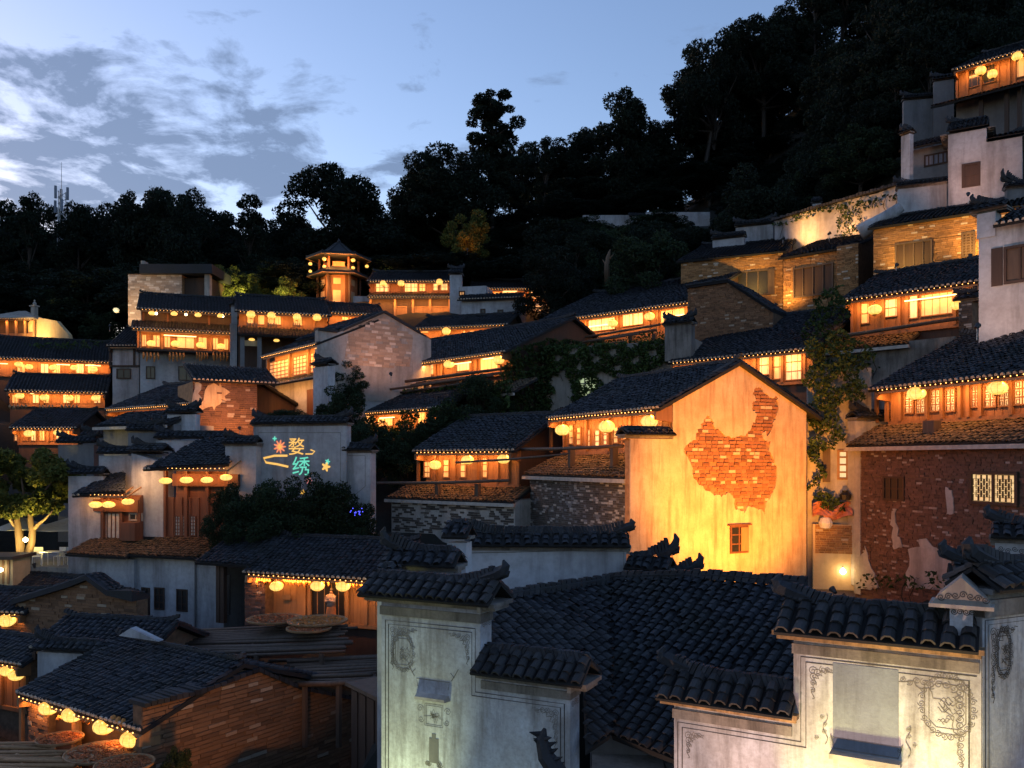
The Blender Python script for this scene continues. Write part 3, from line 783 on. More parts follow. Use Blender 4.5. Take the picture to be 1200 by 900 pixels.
hole = [g_uz(720 + a / 3.0, 400 + b / 3.0) for a, b in mp]
hole = [(a[0] + (b[0] - a[0]) * k / 3 + rnd.gauss(0, .022), a[1] + (b[1] - a[1]) * k / 3 + rnd.gauss(0, .022)) for a, b in zip(hole, hole[1:] + hole[:1]) for k in range(3)]
T = 0.05
tri = tessellate_polygon([[V((u, z, 0)) for u, z in outer], [V((u, z, 0)) for u, z in hole]])
allp = outer + hole; no, nh = len(outer), len(hole); N_ = no + nh
m = MB()
m.add([G.W(u, T, z) for u, z in allp] + [G.W(u, -.02, z) for u, z in allp],
      [tuple(t) for t in tri] + [(i, (i + 1) % no, (i + 1) % no + N_, i + N_) for i in range(no)] + [(no + i, no + i + N_, no + (i + 1) % nh + N_, no + (i + 1) % nh) for i in range(nh)])
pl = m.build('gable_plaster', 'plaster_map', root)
tag(pl, 'cream stained plaster with a map-shaped hole')
gw = MB().slab(G, outer, -.3, -.005).build('gable_wall', 'mortar_map', root)
left = brick_singles(gw, G, hole, -.004, 'brick_map', 0.32, 0.14, 0.035, 0.03, 300, 0.03)
# little shuttered window low in the gable
a, z1 = g_uz(854, 616); b, _ = g_uz(875, 616); z0 = g_uz(864, 648)[1]
w = window(root, G, a, b, z0, z1, T + .001, 'dark_glass', 2, 3, .07, 'timber_red')
MB().box(G, a - .12, b + .12, T, T + .12, z1, z1 + .06).build('lintel', 'timber_red', w)
MB().box(G, (a + b) / 2 + .06, b - .04, T + .06, T + .085, z0 + .08, z1 - .08).build('shutter', 'wood_pale', w)
# verge tiles along the gable slopes
for (q0, q1) in (((gu0 - .75, ze + .02), (rr_, H['zr'] + .1)), ((rr_, H['zr'] + .1), (gu1 + .7, ze + .02))):
    m = MB(); n = 26
    for i in range(n):
        a = [q0[k] + (q1[k] - q0[k]) * i / n for k in (0, 1)]; b = [q0[k] + (q1[k] - q0[k]) * (i + .85) / n for k in (0, 1)]
        m.box8([G.W(a[0], -.25, a[1] - .03), G.W(b[0], -.25, b[1] - .03), G.W(b[0], .1, b[1] - .03), G.W(a[0], .1, a[1] - .03),
                G.W(a[0], -.25, a[1] + .05), G.W(b[0], -.25, b[1] + .03), G.W(b[0], .1, b[1] + .03), G.W(a[0], .1, a[1] + .05)])
    m.build('verge_tiles', 'tile', root)
# cap over the step in the gable, lower storey under the lean-to
coping(root, G.W(step_u - .2, -.15, zstep + .16), G.W(gu0 - .05, -.15, zstep + .16), half=.4, horns=(0, 0), horn=0, crest=.16)
zt = H['zf'] - .15
sl, zpe, u0, u1 = pent(root, H, zt, -ov, 1.95, u=(-.2, L - .35), pitch=24)
box_wall(root, F, 0.0, L - .3, -ov - .2, .95, zbot, zpe + .2, 'plaster_grey', 'lower_wall')
brick_joined(root, F, [(0.02, zpe - 2.4), (L - .32, zpe - 2.4), (L - .32, zpe - .02), (.02, zpe - .02)], .951, 'brick_grey', .26, .085, .015, name='lower_wall_bricks', keep=.85)
beam(root, F.W(-1.6, 1.25, zt + .28), F.W(L - .5, 1.1, zt + .3), .075)
for x in (.35, .75): MB().box(F, L * x - .1, L * x + .1, .35, .6, zpe, zt + .25).build('beam_prop', 'wood_old', root)
GW = G
note_ground(G, -1, 8, 0, -1, zbot)
flood(ray(975, 690, 26.8), G.W(3.6, 0, zbot + 4.4), 1250, (1.0, 0.33, 0.035), 'floodlight aimed up at the gable with the map-shaped brick patch', 85, 0.7)
flood(ray(700, 650, 24.3), G.W(2.6, 0, zbot + 4.6), 380, (1.0, 0.36, 0.06), 'second floodlight on the map-patch gable, behind the courtyard back wall', 75, 0.9)
flood(G.W(4.6, 4.5, zbot + .6), G.W(4.2, 0, zbot + 2.6), 26, (1.0, 0.32, 0.03), 'small floodlight near the foot of the map-patch gable', 100, 1.0)

# ================================================================ timber house next to it, lower and set back
H = lit_house('timber_house', 'low timber house whose lantern-lit front adjoins the house with the map patch', (487, 531, 598, 525), (41.5, 38.0), (560, 489), 566, 600, over=.75, pitch=25,
              wallm='wood_dark', posts=(492, 512, 535, 560, 585, 597),
              panes=[(498, 506, 540, 560, 'glow_warm', (1, 3)), (520, 528, 538, 560, 'glow_warm', (1, 3)), (540, 548, 537, 560, 'glow_warm', (1, 3)), (566, 573, 536, 560, 'glow_warm', (1, 3))],
              lanterns=[(510, 545), (548, 539), (590, 538)], lr=.35, phrase='low timber house beside the map-patch house', W=14)
F = H['F']; root = H['root']; ov = H['over']
sl, zpe, u0, u1 = pent(root, H, H['zf'] - .15, -ov, 1.5, x=(452, 600), pitch=22)
box_wall(root, F, u0 + .2, u1, -ov - 1, .55, zpe - 2.5, zpe + .1, 'plaster_old', 'lower_wall')
brick_joined(root, F, [(u0 + .25, zpe - 1.6), (u1 - .05, zpe - 1.6), (u1 - .05, zpe - .1), (u0 + .25, zpe - .1)], .551, 'brick_grey', .3, .1, .02, name='lower_wall_bricks', keep=.6)
beam(root, F.W(u0 - .8, .9, H['zf'] - .05), F.W(u1 - .1, .8, H['zf'] + .2), .08)
for x in (.3, .72): MB().box(F, H['L'] * x - .1, H['L'] * x + .1, .2, .42, zpe + .1, H['zf'] + .02).build('beam_prop', 'wood_old', root)
b0 = F.W(H['L'] * .55, .7, H['ze'] - .55); beam(root, b0, F.W(H['L'] + 4, 1.4, H['ze'] - .2), .05)

# ================================================================ brick house at the right edge
H = lit_house('brick_house', 'house with lattice windows over a bare red brick lower storey', (1027, 458, 1215, 432), (34.0, 27.2), (1150, 391), 490, 540, over=.7, pitch=26, wallm='wood_dark',
              posts=(1030, 1042, 1058, 1089, 1107, 1128, 1138, 1152, 1188, 1213),
              panes=[(1062, 1073, 459, 485, 'glow_pale', (2, 3), 1), (1075, 1087, 459, 485, 'glow_pale', (2, 3), 1), (1092, 1105, 456, 483, 'glow_pale', (2, 3), 1), (1110, 1122, 455, 483, 'glow_pale', (2, 3), 1),
                     (1140, 1150, 451, 478, 'glow_pale', (2, 3), 1), (1155, 1170, 450, 478, 'glow_pale', (2, 3), 1), (1172, 1186, 448, 477, 'glow_pale', (2, 3), 1), (1190, 1211, 445, 475, 'glow_pale', (2, 3), 1)],
              lanterns=[(1074, 461), (1169, 455)], lr=.37, lk='round', phrase='house with the bare red brick lower storey', W=15, ext=(.5, .3), c=.24)
F = H['F']; root = H['root']; ov = H['over']; L = H['L']
RB = H
zt = H['zf'] - .14
sl, zpe, u0, u1 = pent(root, H, zt, -ov, 1.55, u=(-.75, L + .5), pitch=28)
wn_ = .55
zb = F.hit(1100, 690, wn_)[1]
box_wall(root, F, u0 + .15, L + .4, -4, wn_ - .03, zb - 1, zpe + .25, 'mortar', 'lower_wall')
up0 = u0 + .5
win_u0, wz1 = F.hit(1137, 552, wn_); win_u1, _ = F.hit(1194, 552, wn_); wz0 = F.hit(1165, 592, wn_)[1]
blk_u0, bz1 = F.hit(1035, 558, wn_); blk_u1, _ = F.hit(1060, 558, wn_); bz0 = F.hit(1047, 587, wn_)[1]
zones = [[(up0, wz1), (L + .38, wz1), (L + .38, zpe - .05), (up0, zpe - .05)],
         [(up0, bz1), (win_u0, bz1), (win_u0, wz1), (up0, wz1)], [(up0, bz0), (blk_u0, bz0), (blk_u0, bz1), (up0, bz1)], [(blk_u1, bz0), (win_u0, bz0), (win_u0, bz1), (blk_u1, bz1)],
         [(up0, wz0), (win_u0, wz0), (win_u0, bz0), (up0, bz0)], [(win_u1, wz0), (L + .38, wz0), (L + .38, wz1), (win_u1, wz1)],
         [(up0, zb - .8), (L + .38, zb - .8), (L + .38, wz0), (up0, wz0)]]
for zn in zones: brick_joined(root, F, zn, wn_ - .028, 'brick', .24, .082, .022)
w = window(root, F, win_u0, win_u1, wz0, wz1, wn_ - .02, 'glow_pale', 2, 1, .11, 'wood_dark', proud=.1)
m = MB()
for k in range(2):
    a = win_u0 + .12 + k * (win_u1 - win_u0 - .2) / 2; b = a + (win_u1 - win_u0 - .3) / 2
    for i in range(1, 7):
        for j in range(1, 7):
            if (i + j) % 2: continue
            cx, cz = a + (b - a) * i / 7, wz0 + .1 + (wz1 - wz0 - .2) * j / 7; hx, hz_ = (b - a) / 8, (wz1 - wz0 - .2) / 8; t = .012
            for q in ((cx - hx, cx + hx, cz - hz_, cz - hz_ + t), (cx - hx, cx + hx, cz + hz_ - t, cz + hz_), (cx - hx, cx - hx + t, cz - hz_, cz + hz_), (cx + hx - t, cx + hx, cz - hz_, cz + hz_)):
                m.box(F, q[0], q[1], wn_, wn_ + .03, q[2], q[3])
m.build('lattice', 'wood_dark', w)
window(root, F, blk_u0, blk_u1, bz0, bz1, wn_ - .02, 'dark', 3, 2, .08, 'wood_dark')
# plaster strip at the corner and flakes of old plaster low down
MB().box(F, u0 + .14, up0, wn_ - .04, wn_ + .012, zb - .8, zpe - .03).build('corner_plaster', 'plaster_old', root)
def flake(root, F, pts, n, mname='plaster_old', name='plaster_flake', rough=.05, t=.03):
    uz = [F.hit(x, y, n) for x, y in pts]; out = []
    for (a, b) in zip(uz, uz[1:] + uz[:1]):
        for k in range(5): out.append((a[0] + (b[0] - a[0]) * k / 5 + rnd.gauss(0, rough * 1.3), a[1] + (b[1] - a[1]) * k / 5 + rnd.gauss(0, rough)))
    return MB().slab(F, out, n, n + t).build(name, mname, root)
flake(root, F, [(1068, 645), (1080, 632), (1095, 640), (1103, 652), (1120, 648), (1150, 668), (1160, 690), (1062, 690)], wn_)
flake(root, F, [(1045, 598), (1050, 596), (1053, 625), (1058, 640), (1048, 645), (1046, 625)], wn_, rough=.03)
flake(root, F, [(1006, 660), (1014, 640), (1020, 660), (1030, 690), (1006, 690)], wn_, rough=.03)
flake(root, F, [(1108, 570), (1116, 575), (1118, 600), (1110, 605)], wn_, rough=.03)
flake(root, F, [(1165, 610), (1180, 606), (1183, 616), (1170, 618)], wn_, rough=.03)
note_ground(F, 0, L, .6, -2, zb)
# small hooded block on the lean-to roof, and the horned wall end beside it
MB().box(F, F.u_at(1085, .1), F.u_at(1098, .1), -.1, .25, zt - .55, zt + .05).build('roof_vent', 'wood_old', root)
Wl = thing('fire_wall', 'dark horned wall end at the corner of the bare brick house', 'wall', F.W(u0 - .3, -.5, zb))
box_wall(Wl, F, u0 - .38, u0 + .1, -3.2, wn_ - .1, zb - .5, zt + .2, 'plaster_old')
sg = side(F, u0 - .14)
coping(Wl, sg.W(-wn_ + .2, 0, zt + .35), sg.W(3.1, 0, zt + .35), half=.42, horns=(1, 1))

# ================================================================ white house at the right edge, higher
Wt = wall_thing('white_house', 'white house with a brown shuttered window above the lattice-window roof', 1147, 1240, 33.5, 31.5, 268, 420, thick=4.0, cat='house', cap=False)
F = Wt['F']; root = Wt['root']
a, z1 = F.hit(1177, 290); b, _ = F.hit(1215, 290); z0 = F.hit(1195, 331)[1]
w = window(root, F, a, b, z0, z1, .0, 'wood_old', 2, 1, .1, 'wood_dark', proud=.1)
MB().box(F, a - .45, a - .05, .02, .06, z0 - .02, z1 + .02).build('shutter', 'wood_dark', w)
box_wall(root, F, -.05, .62, -.6, .06, Wt['z1'] - .4, Wt['z1'] + .55, 'plaster', 'wall_head')
coping(root, F.W(-.2, -.3, Wt['z1'] + .72), F.W(.9, -.3, Wt['z1'] + .72), half=.5, horns=(1, 0))
pitch = R(24); roof_slope(root, F, Wt['z1'] - .05, pitch, [(.62, 0), (F.L + 1, 0), (F.L + 1, 2.6), (.62, 2.6)], n0=.35)
flood(F.W(1.0, 3.0, F.hit(1170, 392)[1]), F.W(1.4, 0, F.hit(1170, 340)[1]), 60, (1.0, .58, .42), 'added bounce light below the white house with the brown shutter', 110, 1.0)  # added lamp standing in for warm light bounced off the neighbours
m = MB().box(F, 0, .5, .0, .05, Wt['z1'] - .32, Wt['z1'] - .22); m.build('moulding', 'stone', root)

# ================================================================ timber-front house above with vines (right)
H = lit_house('timber_house', 'house with a bright tube-lit front between brick pier and white house', (990, 352, 1147, 328), (42.5, 38.0), (1075, 315), 386, 400, over=.7, pitch=25, wallm='wood_dark',
              posts=(1000, 1008, 1036, 1055, 1064, 1120, 1146), panes=[(1009, 1020, 355, 380, 'glow_warm', (1, 2)), (1037, 1053, 350, 372, 'glow_pale', (1, 2)), (1065, 1077, 346, 374, 'glow_pale', (1, 1)), (1079, 1118, 343, 370, 'glow_warm', (1, 1))],
              lanterns=[(1025, 363), (1123, 357)], lr=.36, lk='round', phrase='house between the brick pier and the white house', W=14, tubes=[(1060, 353, 1134, 344)])
F = H['F']; root = H['root']; ov = H['over']
sl, zpe, u0, u1 = pent(root, H, H['zf'] - .15, -ov, 1.6, x=(940, 1062), pitch=24)
box_wall(root, F, u0, u1 + 2.0, -ov - 2, .6, zpe - 4, zpe + .15, 'cornice_grey', 'lower_wall')
beam(root, F.W(u0 - 1.2, .9, H['zf'] - .25), F.W(H['L'] - .6, .7, H['zf'] + .05), .1)
pier = MB().box(F, H['L'] - .75, H['L'] - .2, -.5, .25, H['zb'], H['ze'] - .9).build('brick_pier', 'mortar', root)
brick_joined(pier, F, [(H['L'] - .75, H['zb']), (H['L'] - .2, H['zb']), (H['L'] - .2, H['ze'] - .9), (H['L'] - .75, H['ze'] - .9)], .251, 'brick_grey', .3, .09, .015)
coping(pier, F.W(H['L'] - .9, -.1, H['ze'] - .75), F.W(H['L'] - .05, -.1, H['ze'] - .75), half=.45, horn=.2)
HV = H

# ================================================================ ochre brick houses on the right slope
def brick_house(name, label, e, Y, ridge, base, wins, mname='brick_ochre', pitch=20, over=.25, extra=None, mortar='mortar', keep=1.0, dep=None):
    F, ze = eave_frame(e, Y); p = R(pitch); L = F.L
    r = solve_ridge(F, ze, p, *ridge); D = dep or max(2 * r, 4)
    zb = F.hit((e[0] + e[2]) / 2, base, -over)[1]
    root = thing(name, label, 'house', F.W(L / 2, -D / 2, zb - .4)); zr = ze + r * math.tan(p)
    zt = ze + over * math.tan(p) - .15
    MB().prism(F, [(-over, zb - .5), (-over, zt), (-r, zr - .2), (-D + over, zt), (-D + over, zb - .5)], .05, L - .05).build('wall', mortar, root)
    hs = []
    for (x0, x1, y0, y1, kind) in wins:
        a, _ = F.hit(x0, y0, -over); b, _ = F.hit(x1, y0, -over); z1 = F.hit((x0 + x1) / 2, y0, -over)[1]; z0 = F.hit((x0 + x1) / 2, y1, -over)[1]
        hs.append((a, b, z0, z1))
        w = window(root, F, a, b, z0, z1, -over + .02, 'wood_dark' if kind != 'open' else 'dark', 4 if kind == 'shutter' else 3, 1, .09, 'wood_old', proud=.09)
        if kind == 'open':
            for q in (a - .35, b - .1): MB().box(F, q, q + .42, -over + .1, -over + .14, z0, z1).build('shutter', 'wood_old', w)
        if kind == 'louvre':
            m = MB()
            for i in range(9): z = z0 + (z1 - z0) * (i + .5) / 9; m.box(F, a + .05, b - .05, -over + .04, -over + .08, z - .05, z + .02)
            m.build('louvre_slats', 'wood_old', w)
    # brick skin cut round the windows
    zs = sorted({zb - .4, zt - .02} | {h[2] for h in hs} | {h[3] for h in hs})
    for za, zc in zip(zs, zs[1:]):
        cuts = sorted([(h[0], h[1]) for h in hs if h[2] <= (za + zc) / 2 <= h[3]]); u = .06
        for (c0, c1) in cuts + [(L - .06, None)]:
            if c0 - u > .05 and zc - za > .02: brick_joined(root, F, [(u, za), (c0, za), (c0, zc), (u, zc)], -over + .002, mname, .34, .105, .03, keep=keep)
            u = c1 if c1 else u
    run = r / math.cos(p)
    rf, P = roof_slope(root, F, ze, p, [(-.2, 0), (L + .2, 0), (L + .2, run), (-.2, run)], lime=False, c=.24)
    B = Fr(F.W(L, -D, 0), F.W(0, -D, 0)); roof_slope(root, B, zr - (D - r) * math.tan(p), p, [(-.2, 0), (L + .2, 0), (L + .2, (D - r) / math.cos(p)), (-.2, (D - r) / math.cos(p))], .5, .6, lime=False)
    ridge_cap(rf, F.W(-.2, -r, zr + .06), F.W(L + .2, -r, zr + .06))
    note_ground(F, 0, L, 0, -D, zb - .1)
    return dict(F=F, ze=ze, L=L, D=D, r=r, root=root, zb=zb, zr=zr)
B1 = brick_house('brick_house', 'ochre brick house with plain shutters and a louvre, under the white tower wall', (1021, 267, 1225, 236), (46.5, 41.8), (1110, 245), 345, [(1049, 1093, 283, 314, 'shutter'), (1127, 1143, 272, 301, 'louvre')])
B2 = brick_house('brick_house', 'ochre brick house with its dark shutters standing open', (796, 308, 918, 292), (57, 54.2), (860, 284), 372, [(862, 902, 317, 347, 'open')])
B3 = brick_house('brick_house', 'ochre brick house with closed board shutters beside a projecting pier', (915, 303, 1000, 287), (53.0, 50.0), (960, 281), 385, [(930, 977, 311, 347, 'shutter')])
F = B3['F']; L = B3['L']
m = MB().box(F, L - .9, L + .35, -2.5, .15, B3['zb'] - .4, B3['ze'] + .1); pr = m.build('brick_pier', 'mortar', B3['root'])
brick_joined(pr, F, [(L - .9, B3['zb'] - .3), (L + .35, B3['zb'] - .3), (L + .35, B3['ze'] + .08), (L - .9, B3['ze'] + .08)], .151, 'brick_ochre', .34, .105, .03)
# low brick gable in front of them
F = fr_px(806, 906, 50.5, 47.5)
pts = [F.hit(x, y) for x, y in ((806, 400), (906, 400), (906, 366), (853, 331), (806, 338))]
root = thing('brick_outbuilding', 'low brick gable with a drooping tile edge in front of the open shutters', 'outbuilding', F.W(F.L / 2, -1.5, pts[0][1]))
MB().slab(F, pts, -3.5, 0).build('wall', 'mortar', root)
brick_joined(root, F, pts, .001, 'brick_rubble_s', .34, .105, .03)
m = MB()
for a, b in ((pts[4], pts[3]), (pts[3], pts[2])):
    m.box8([F.W(a[0], -3.6, a[1] - .02), F.W(b[0], -3.6, b[1] - .02), F.W(b[0], .2, b[1] - .02), F.W(a[0], .2, a[1] - .02), F.W(a[0], -3.6, a[1] + .15), F.W(b[0], -3.6, b[1] + .15), F.W(b[0], .2, b[1] + .15), F.W(a[0], .2, a[1] + .15)])
m.build('roof_slab', 'under_tile', root)
verge_slope(root, F, pts[4], pts[3], -3.6, .2); verge_slope(root, F, pts[2], pts[3], -3.6, .2)
flood(B1['F'].W(1.6, 1.5, B1['ze'] - 2.5), B1['F'].W(1.9, -.2, B1['ze'] - 1.2), 60, (1.0, .55, .12), 'small floodlight left of the brick wall with the louvre', 140, 1.0)
flood(B1['F'].W(5.0, 1.5, B1['ze'] - 2.5), B1['F'].W(5.2, -.2, B1['ze'] - 1.0), 110, (1.0, .50, .11), 'floodlight below the brick wall with the louvre', 115, 1.0)
flood(B3['F'].W(.3, 1.3, B3['zb'] + 1.5), B3['F'].W(.5, -.2, B3['zb'] + 3.0), 90, (1.0, .48, .10), 'floodlight below the closed board shutters', 120, 1.0)
flood(B2['F'].W(5.0, 1.8, B2['zb'] + 1.2), B2['F'].W(4.0, -.2, B2['zb'] + 3.0), 90, (1.0, .55, .12), 'floodlight below the open shutters', 120, 1.0)

# ================================================================ house roofs between (right middle)
H = lit_house('timber_house', 'house with wide dark roof and pale windows just behind the map-patch ridge', (787, 426, 946, 407), (47, 41.3), (890, 374), 452, 470, over=.7, pitch=24, wallm='wood_dark',
              posts=(800, 840, 886, 905, 918, 944), panes=[(890, 903, 416, 440, 'glow_pale', (1, 2)), (907, 917, 415, 445, 'glow_warm', (1, 2)), (921, 941, 413, 446, 'glow_pale', (1, 3))], W=14, phrase='x', tubes=[(892, 418, 940, 412)])
H = lit_house('timber_house', 'long house with lit shopfront and lanterns above the ivy covered wall', (629, 380, 809, 352), (59, 51), (735, 338), 397, 420, over=.8, pitch=24, wallm='wood_dark',
              posts=(632, 648, 668, 688, 725, 762, 772, 806), panes=[(649, 665, 383, 395, 'glow_warm', (1, 1)), (690, 722, 373, 388, 'glow_pale', (2, 1)), (730, 755, 367, 382, 'glow_pale', (2, 1)), (774, 804, 362, 378, 'glow_warm', (2, 1))],
              lanterns=[(678, 384), (718, 379), (761, 371)], lr=.37, phrase='long house above the ivy covered wall', W=17, tubes=[(690, 383, 724, 378), (776, 372, 806, 366)])
F = H['F']; root = H['root']; ov = H['over']
sl, zpe, u0, u1 = pent(root, H, H['zf'] - .15, -ov, 1.8, x=(605, 782), pitch=22)
beam(root, F.W(u0 - 1, 1.3, H['zf'] - .5), F.W(H['L'] - 1.8, .9, H['zf'] - .05), .1)
beam(root, F.W(u0 + 1, 1.5, H['zf'] - .2), F.W(H['L'] - 1.4, 1.1, H['zf'] + .2), .08)
for x in (.3, .5, .68, .82): MB().box(F, H['L'] * x - .12, H['L'] * x + .12, .4, .65, zpe + .1, H['zf'] - .2).build('beam_prop', 'wood_old', root)
IV = H
for i, (dn, dz, a, b) in enumerate(((1.9, -.9, -1.0, -3.5), (2.2, -.6, .5, -2.4), (1.6, -1.15, -2.0, -5.0))): beam(root, F.W(u0 + a, dn, H['zf'] + dz), F.W(H['L'] + b, dn - .25, H['zf'] + dz + .25), .07)
Wl = wall_thing('ivy_wall', 'old stone retaining wall grown over with ivy, with a small teal lit window', 592, 815, 53, 47.5, 412, 492, thick=1.5, mname='stone', cap=False)
F = Wl['F']
window(Wl['root'], F, F.u_at(624.5), F.u_at(635.5), F.hit(630, 461)[1], F.hit(630, 443)[1], .01, 'glow_teal', 1, 2, .1, 'wood_dark')
window(Wl['root'], F, F.u_at(678), F.u_at(701), F.hit(690, 466)[1], F.hit(690, 441)[1], .01, 'glow_green', 3, 3, .1, 'stone')
IVW = Wl
wall_thing('fire_wall', 'short mossy wall end with upturned cap beside the long lit shopfront', 779, 810, 47.5, 46.6, 383, 416, thick=.5, mname='cornice_grey', deep=.3)
H = lit_house('timber_house', 'long house with four lanterns over a row of projecting logs', (411, 437, 589, 411), (61, 49.5), (525, 396), 447, 470, over=.85, pitch=24, wallm='wood_dark',
              posts=(414, 425, 455, 462, 495, 502, 512, 520, 553, 560, 587), panes=[(440, 453, 436, 446, 'glow_warm', (1, 1)), (466, 492, 431, 443, 'glow_warm', (2, 1)), (497, 510, 426, 440, 'glow_pale', (2, 2)), (536, 555, 424, 435, 'glow_pale', (1, 1)), (563, 585, 418, 434, 'glow_warm', (1, 1))],
              lanterns=[(434, 441), (485, 434), (526, 427), (584, 422)], lr=.38, phrase='house over the projecting logs', W=17, tubes=[(437, 440, 452, 437), (462, 437, 500, 431), (530, 427, 552, 423), (566, 421, 588, 418)])
F = H['F']; root = H['root']; ov = H['over']
for i, (dn, dz, a, b) in enumerate(((.5, -.15, -2.2, .2), (.9, -.3, -2.5, -.1), (1.3, -.05, -.5, .05), (.3, .12, 3, .3))):
    beam(root, F.W(a, dn, H['zf'] + dz - .15), F.W(H['L'] + b, dn - .2, H['zf'] + dz), .1)
sl, zpe, u0, u1 = pent(root, H, H['zf'] - .5, -ov, 2.0, x=(420, 600), pitch=24)
for x in (.15, .42, .6, .8): MB().box(F, H['L'] * x - .12, H['L'] * x + .12, .5, .75, zpe + .1, H['zf'] - .2).build('beam_prop', 'wood_old', root)
LG = H
for i, (dn, dz, a, b) in enumerate(((1.7, -1.0, -1.6, -1.5), (2.1, -1.5, -2.6, -2.6), (2.4, -.8, .5, .2), (1.9, -2.1, -1.0, .8))): beam(root, F.W(u0 + a, dn, H['zf'] + dz), F.W(H['L'] + b, dn - .25, H['zf'] + dz + .3), .075)
H = lit_house('timber_house', 'small lit house half hidden by creepers below the projecting logs', (420, 487, 503, 475), (53, 48), (470, 462), 503, 530, over=.7, pitch=24, wallm='wood_dark', ext=(.3, 1.2),
              posts=(424, 432, 442, 472, 490, 501), panes=[(443, 462, 489, 500, 'glow_warm', (2, 1)), (490, 500, 478, 500, 'glow_warm', (1, 1))], W=12, phrase='x', tubes=[(445, 490, 462, 489)])
CR = H
# ================================================================ left village, stacked rows
def rowpanes(x0, x1, y0, y1, k, kinds=('glow_warm', 'wood', 'glow_pale')):
    out = []
    for i in range(k):
        a = x0 + (x1 - x0) * (i + .12) / k; b = x0 + (x1 - x0) * (i + .88) / k
        m_ = kinds[(i * 7 + 3) % len(kinds)]
        out.append((a, b, y0, y1, m_, (2, 1)))
    return out
lit_house('timber_house', 'topmost of three stacked lantern galleries, five lanterns under its long roof', (-14, 418, 129, 424.5), (68, 71.5), (60, 398), 441, 460, over=.8, pitch=24, wallm='wood_dark',
          panes=rowpanes(18, 128, 426, 438, 8), lanterns=[(22, 427), (34, 430), (62, 431), (87, 431), (110, 433)], lr=.34, phrase='topmost of the three stacked galleries', W=16, tubes=[(0, 426, 9, 426), (66, 427, 82, 428), (100, 428, 118, 429)])
H = lit_house('timber_house', 'middle of three stacked lantern galleries, flower boxes along its rail', (9, 456, 122, 461), (63.5, 65.8), (65, 440), 475, 492, over=.8, pitch=24, wallm='wood_dark',
          panes=rowpanes(12, 120, 462, 473, 9), lanterns=[(23, 464), (52, 466), (81, 466.5), (112, 466.5)], lr=.36, phrase='middle of the three stacked galleries', W=16, tubes=[(35, 461, 40, 461)])
def drapes(H, spans, y0, y1, label, mname='wicker', name='drying_bundle', cat='corn bundles', n=.9, per=5):
    """bundles of maize or straw hung along a rail"""
    F = H['F']
    for (x0, x1) in spans:
        m = MB(); ua, za = F.hit(x0, y0, n); ub, _ = F.hit(x1, y0, n); zb_ = F.hit((x0 + x1) / 2, y1, n)[1]
        for i in range(per):
            u = ua + (ub - ua) * (i + .5) / per; zq = zb_ + rnd.uniform(-.1, .15); w = (ub - ua) / per * .42
            m.tube([F.W(u, n, za), F.W(u + .02, n + .06, (za + zq) / 2), F.W(u + rnd.uniform(-.05, .05), n + .02, zq)], [w * .5, w, w * .35], 6)
        m.single(name, mname, label, cat, 'bundles: ' + label[:40])
drapes(H, [(9, 33), (45, 63), (70, 92)], 474.5, 480, 'pale dried bundle on the rail of the middle stacked gallery', 'wicker')
lit_house('timber_house', 'lowest of three stacked lantern galleries, two lanterns behind the floodlit tree', (14, 501.5, 86, 501), (59.5, 59.5), (50, 481), 519, 545, over=.8, pitch=25, wallm='wood_dark',
          panes=rowpanes(16, 84, 504, 517, 7), lanterns=[(34, 508), (68, 507)], lr=.36, phrase='lowest of the three stacked galleries', W=16)
# hip roofed pavilion and the floodlit cream wall above the rows
F, ze = eave_frame((-16, 371, 37, 373), (78, 78))
root = thing('pavilion', 'small timber pavilion with a pale grey hip roof above the stacked galleries', 'pavilion', F.W(F.L / 2, -2, ze - 3))
a, b, c_, d_ = F.W(-.3, .2, ze), F.W(F.L + .3, .2, ze), F.W(F.L + .3, -4.2, ze), F.W(-.3, -4.2, ze)
r0, r1 = F.W(F.L * .45, -2, ze + .95), F.W(F.L * .6, -2, ze + .95)
dn = V((0, 0, -.12))
MB().add([a, b, c_, d_, r0, r1, a + dn, b + dn, c_ + dn, d_ + dn], [(0, 1, 5, 4), (1, 2, 5), (2, 3, 4, 5), (3, 0, 4), (9, 8, 7, 6), (0, 6, 7, 1), (1, 7, 8, 2), (2, 8, 9, 3), (3, 9, 6, 0)]).build('roof', 'stone', root)
box_wall(root, F, .2, F.L - .3, -4, -1.2, ze - 3.2, ze - .1, 'wood_dark')
for i in range(6): MB().box(F, F.L * i / 5 - .08, F.L * i / 5 + .08, -.5, -.34, ze - 2.4, ze - .12).build('post', 'wood_pale', root)
eave_works(root, F, ze - .05, 0, F.L, .5, 10)
box_wall(root, F, 0, F.L, -.45, -.38, ze - 2.3, ze - 1.4, 'wood', 'railing')
note_ground(F, 0, F.L, 0, -4, ze - 2.9)
F = fr_px(33, 84, 79, 77); pts = [F.hit(x, y) for x, y in ((33, 408), (84, 408), (80, 392), (66, 376), (40, 371), (33, 378))]
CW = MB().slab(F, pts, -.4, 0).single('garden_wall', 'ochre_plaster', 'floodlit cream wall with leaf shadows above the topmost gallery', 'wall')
u, z = F.hit(39.5, 372); m = MB().box(F, u - .25, u + .2, -.3, .1, z - .3, z + 1.0); m.box(F, u - .35, u + .3, -.4, .2, z + 1.0, z + 1.12); m.lathe(F.W(u, -.1, z + 1.12), [(.14, 0), (.18, .2), (.05, .35), (.1, .45), (0, .55)], 8)
m.single('gate_pillar', 'stone', 'little stone pillar with a finial at the end of the cream wall', 'pillar')
flood(F.W(1.6, 2.2, pts[0][1] + .3), F.W(1.8, 0, pts[0][1] + 1.6), 130, (1.0, .62, .2), 'floodlight in front of the cream garden wall', 120, 1.0)
GROUND.append((*F.W(2, 1, 0)[:2], pts[0][1] + .2))

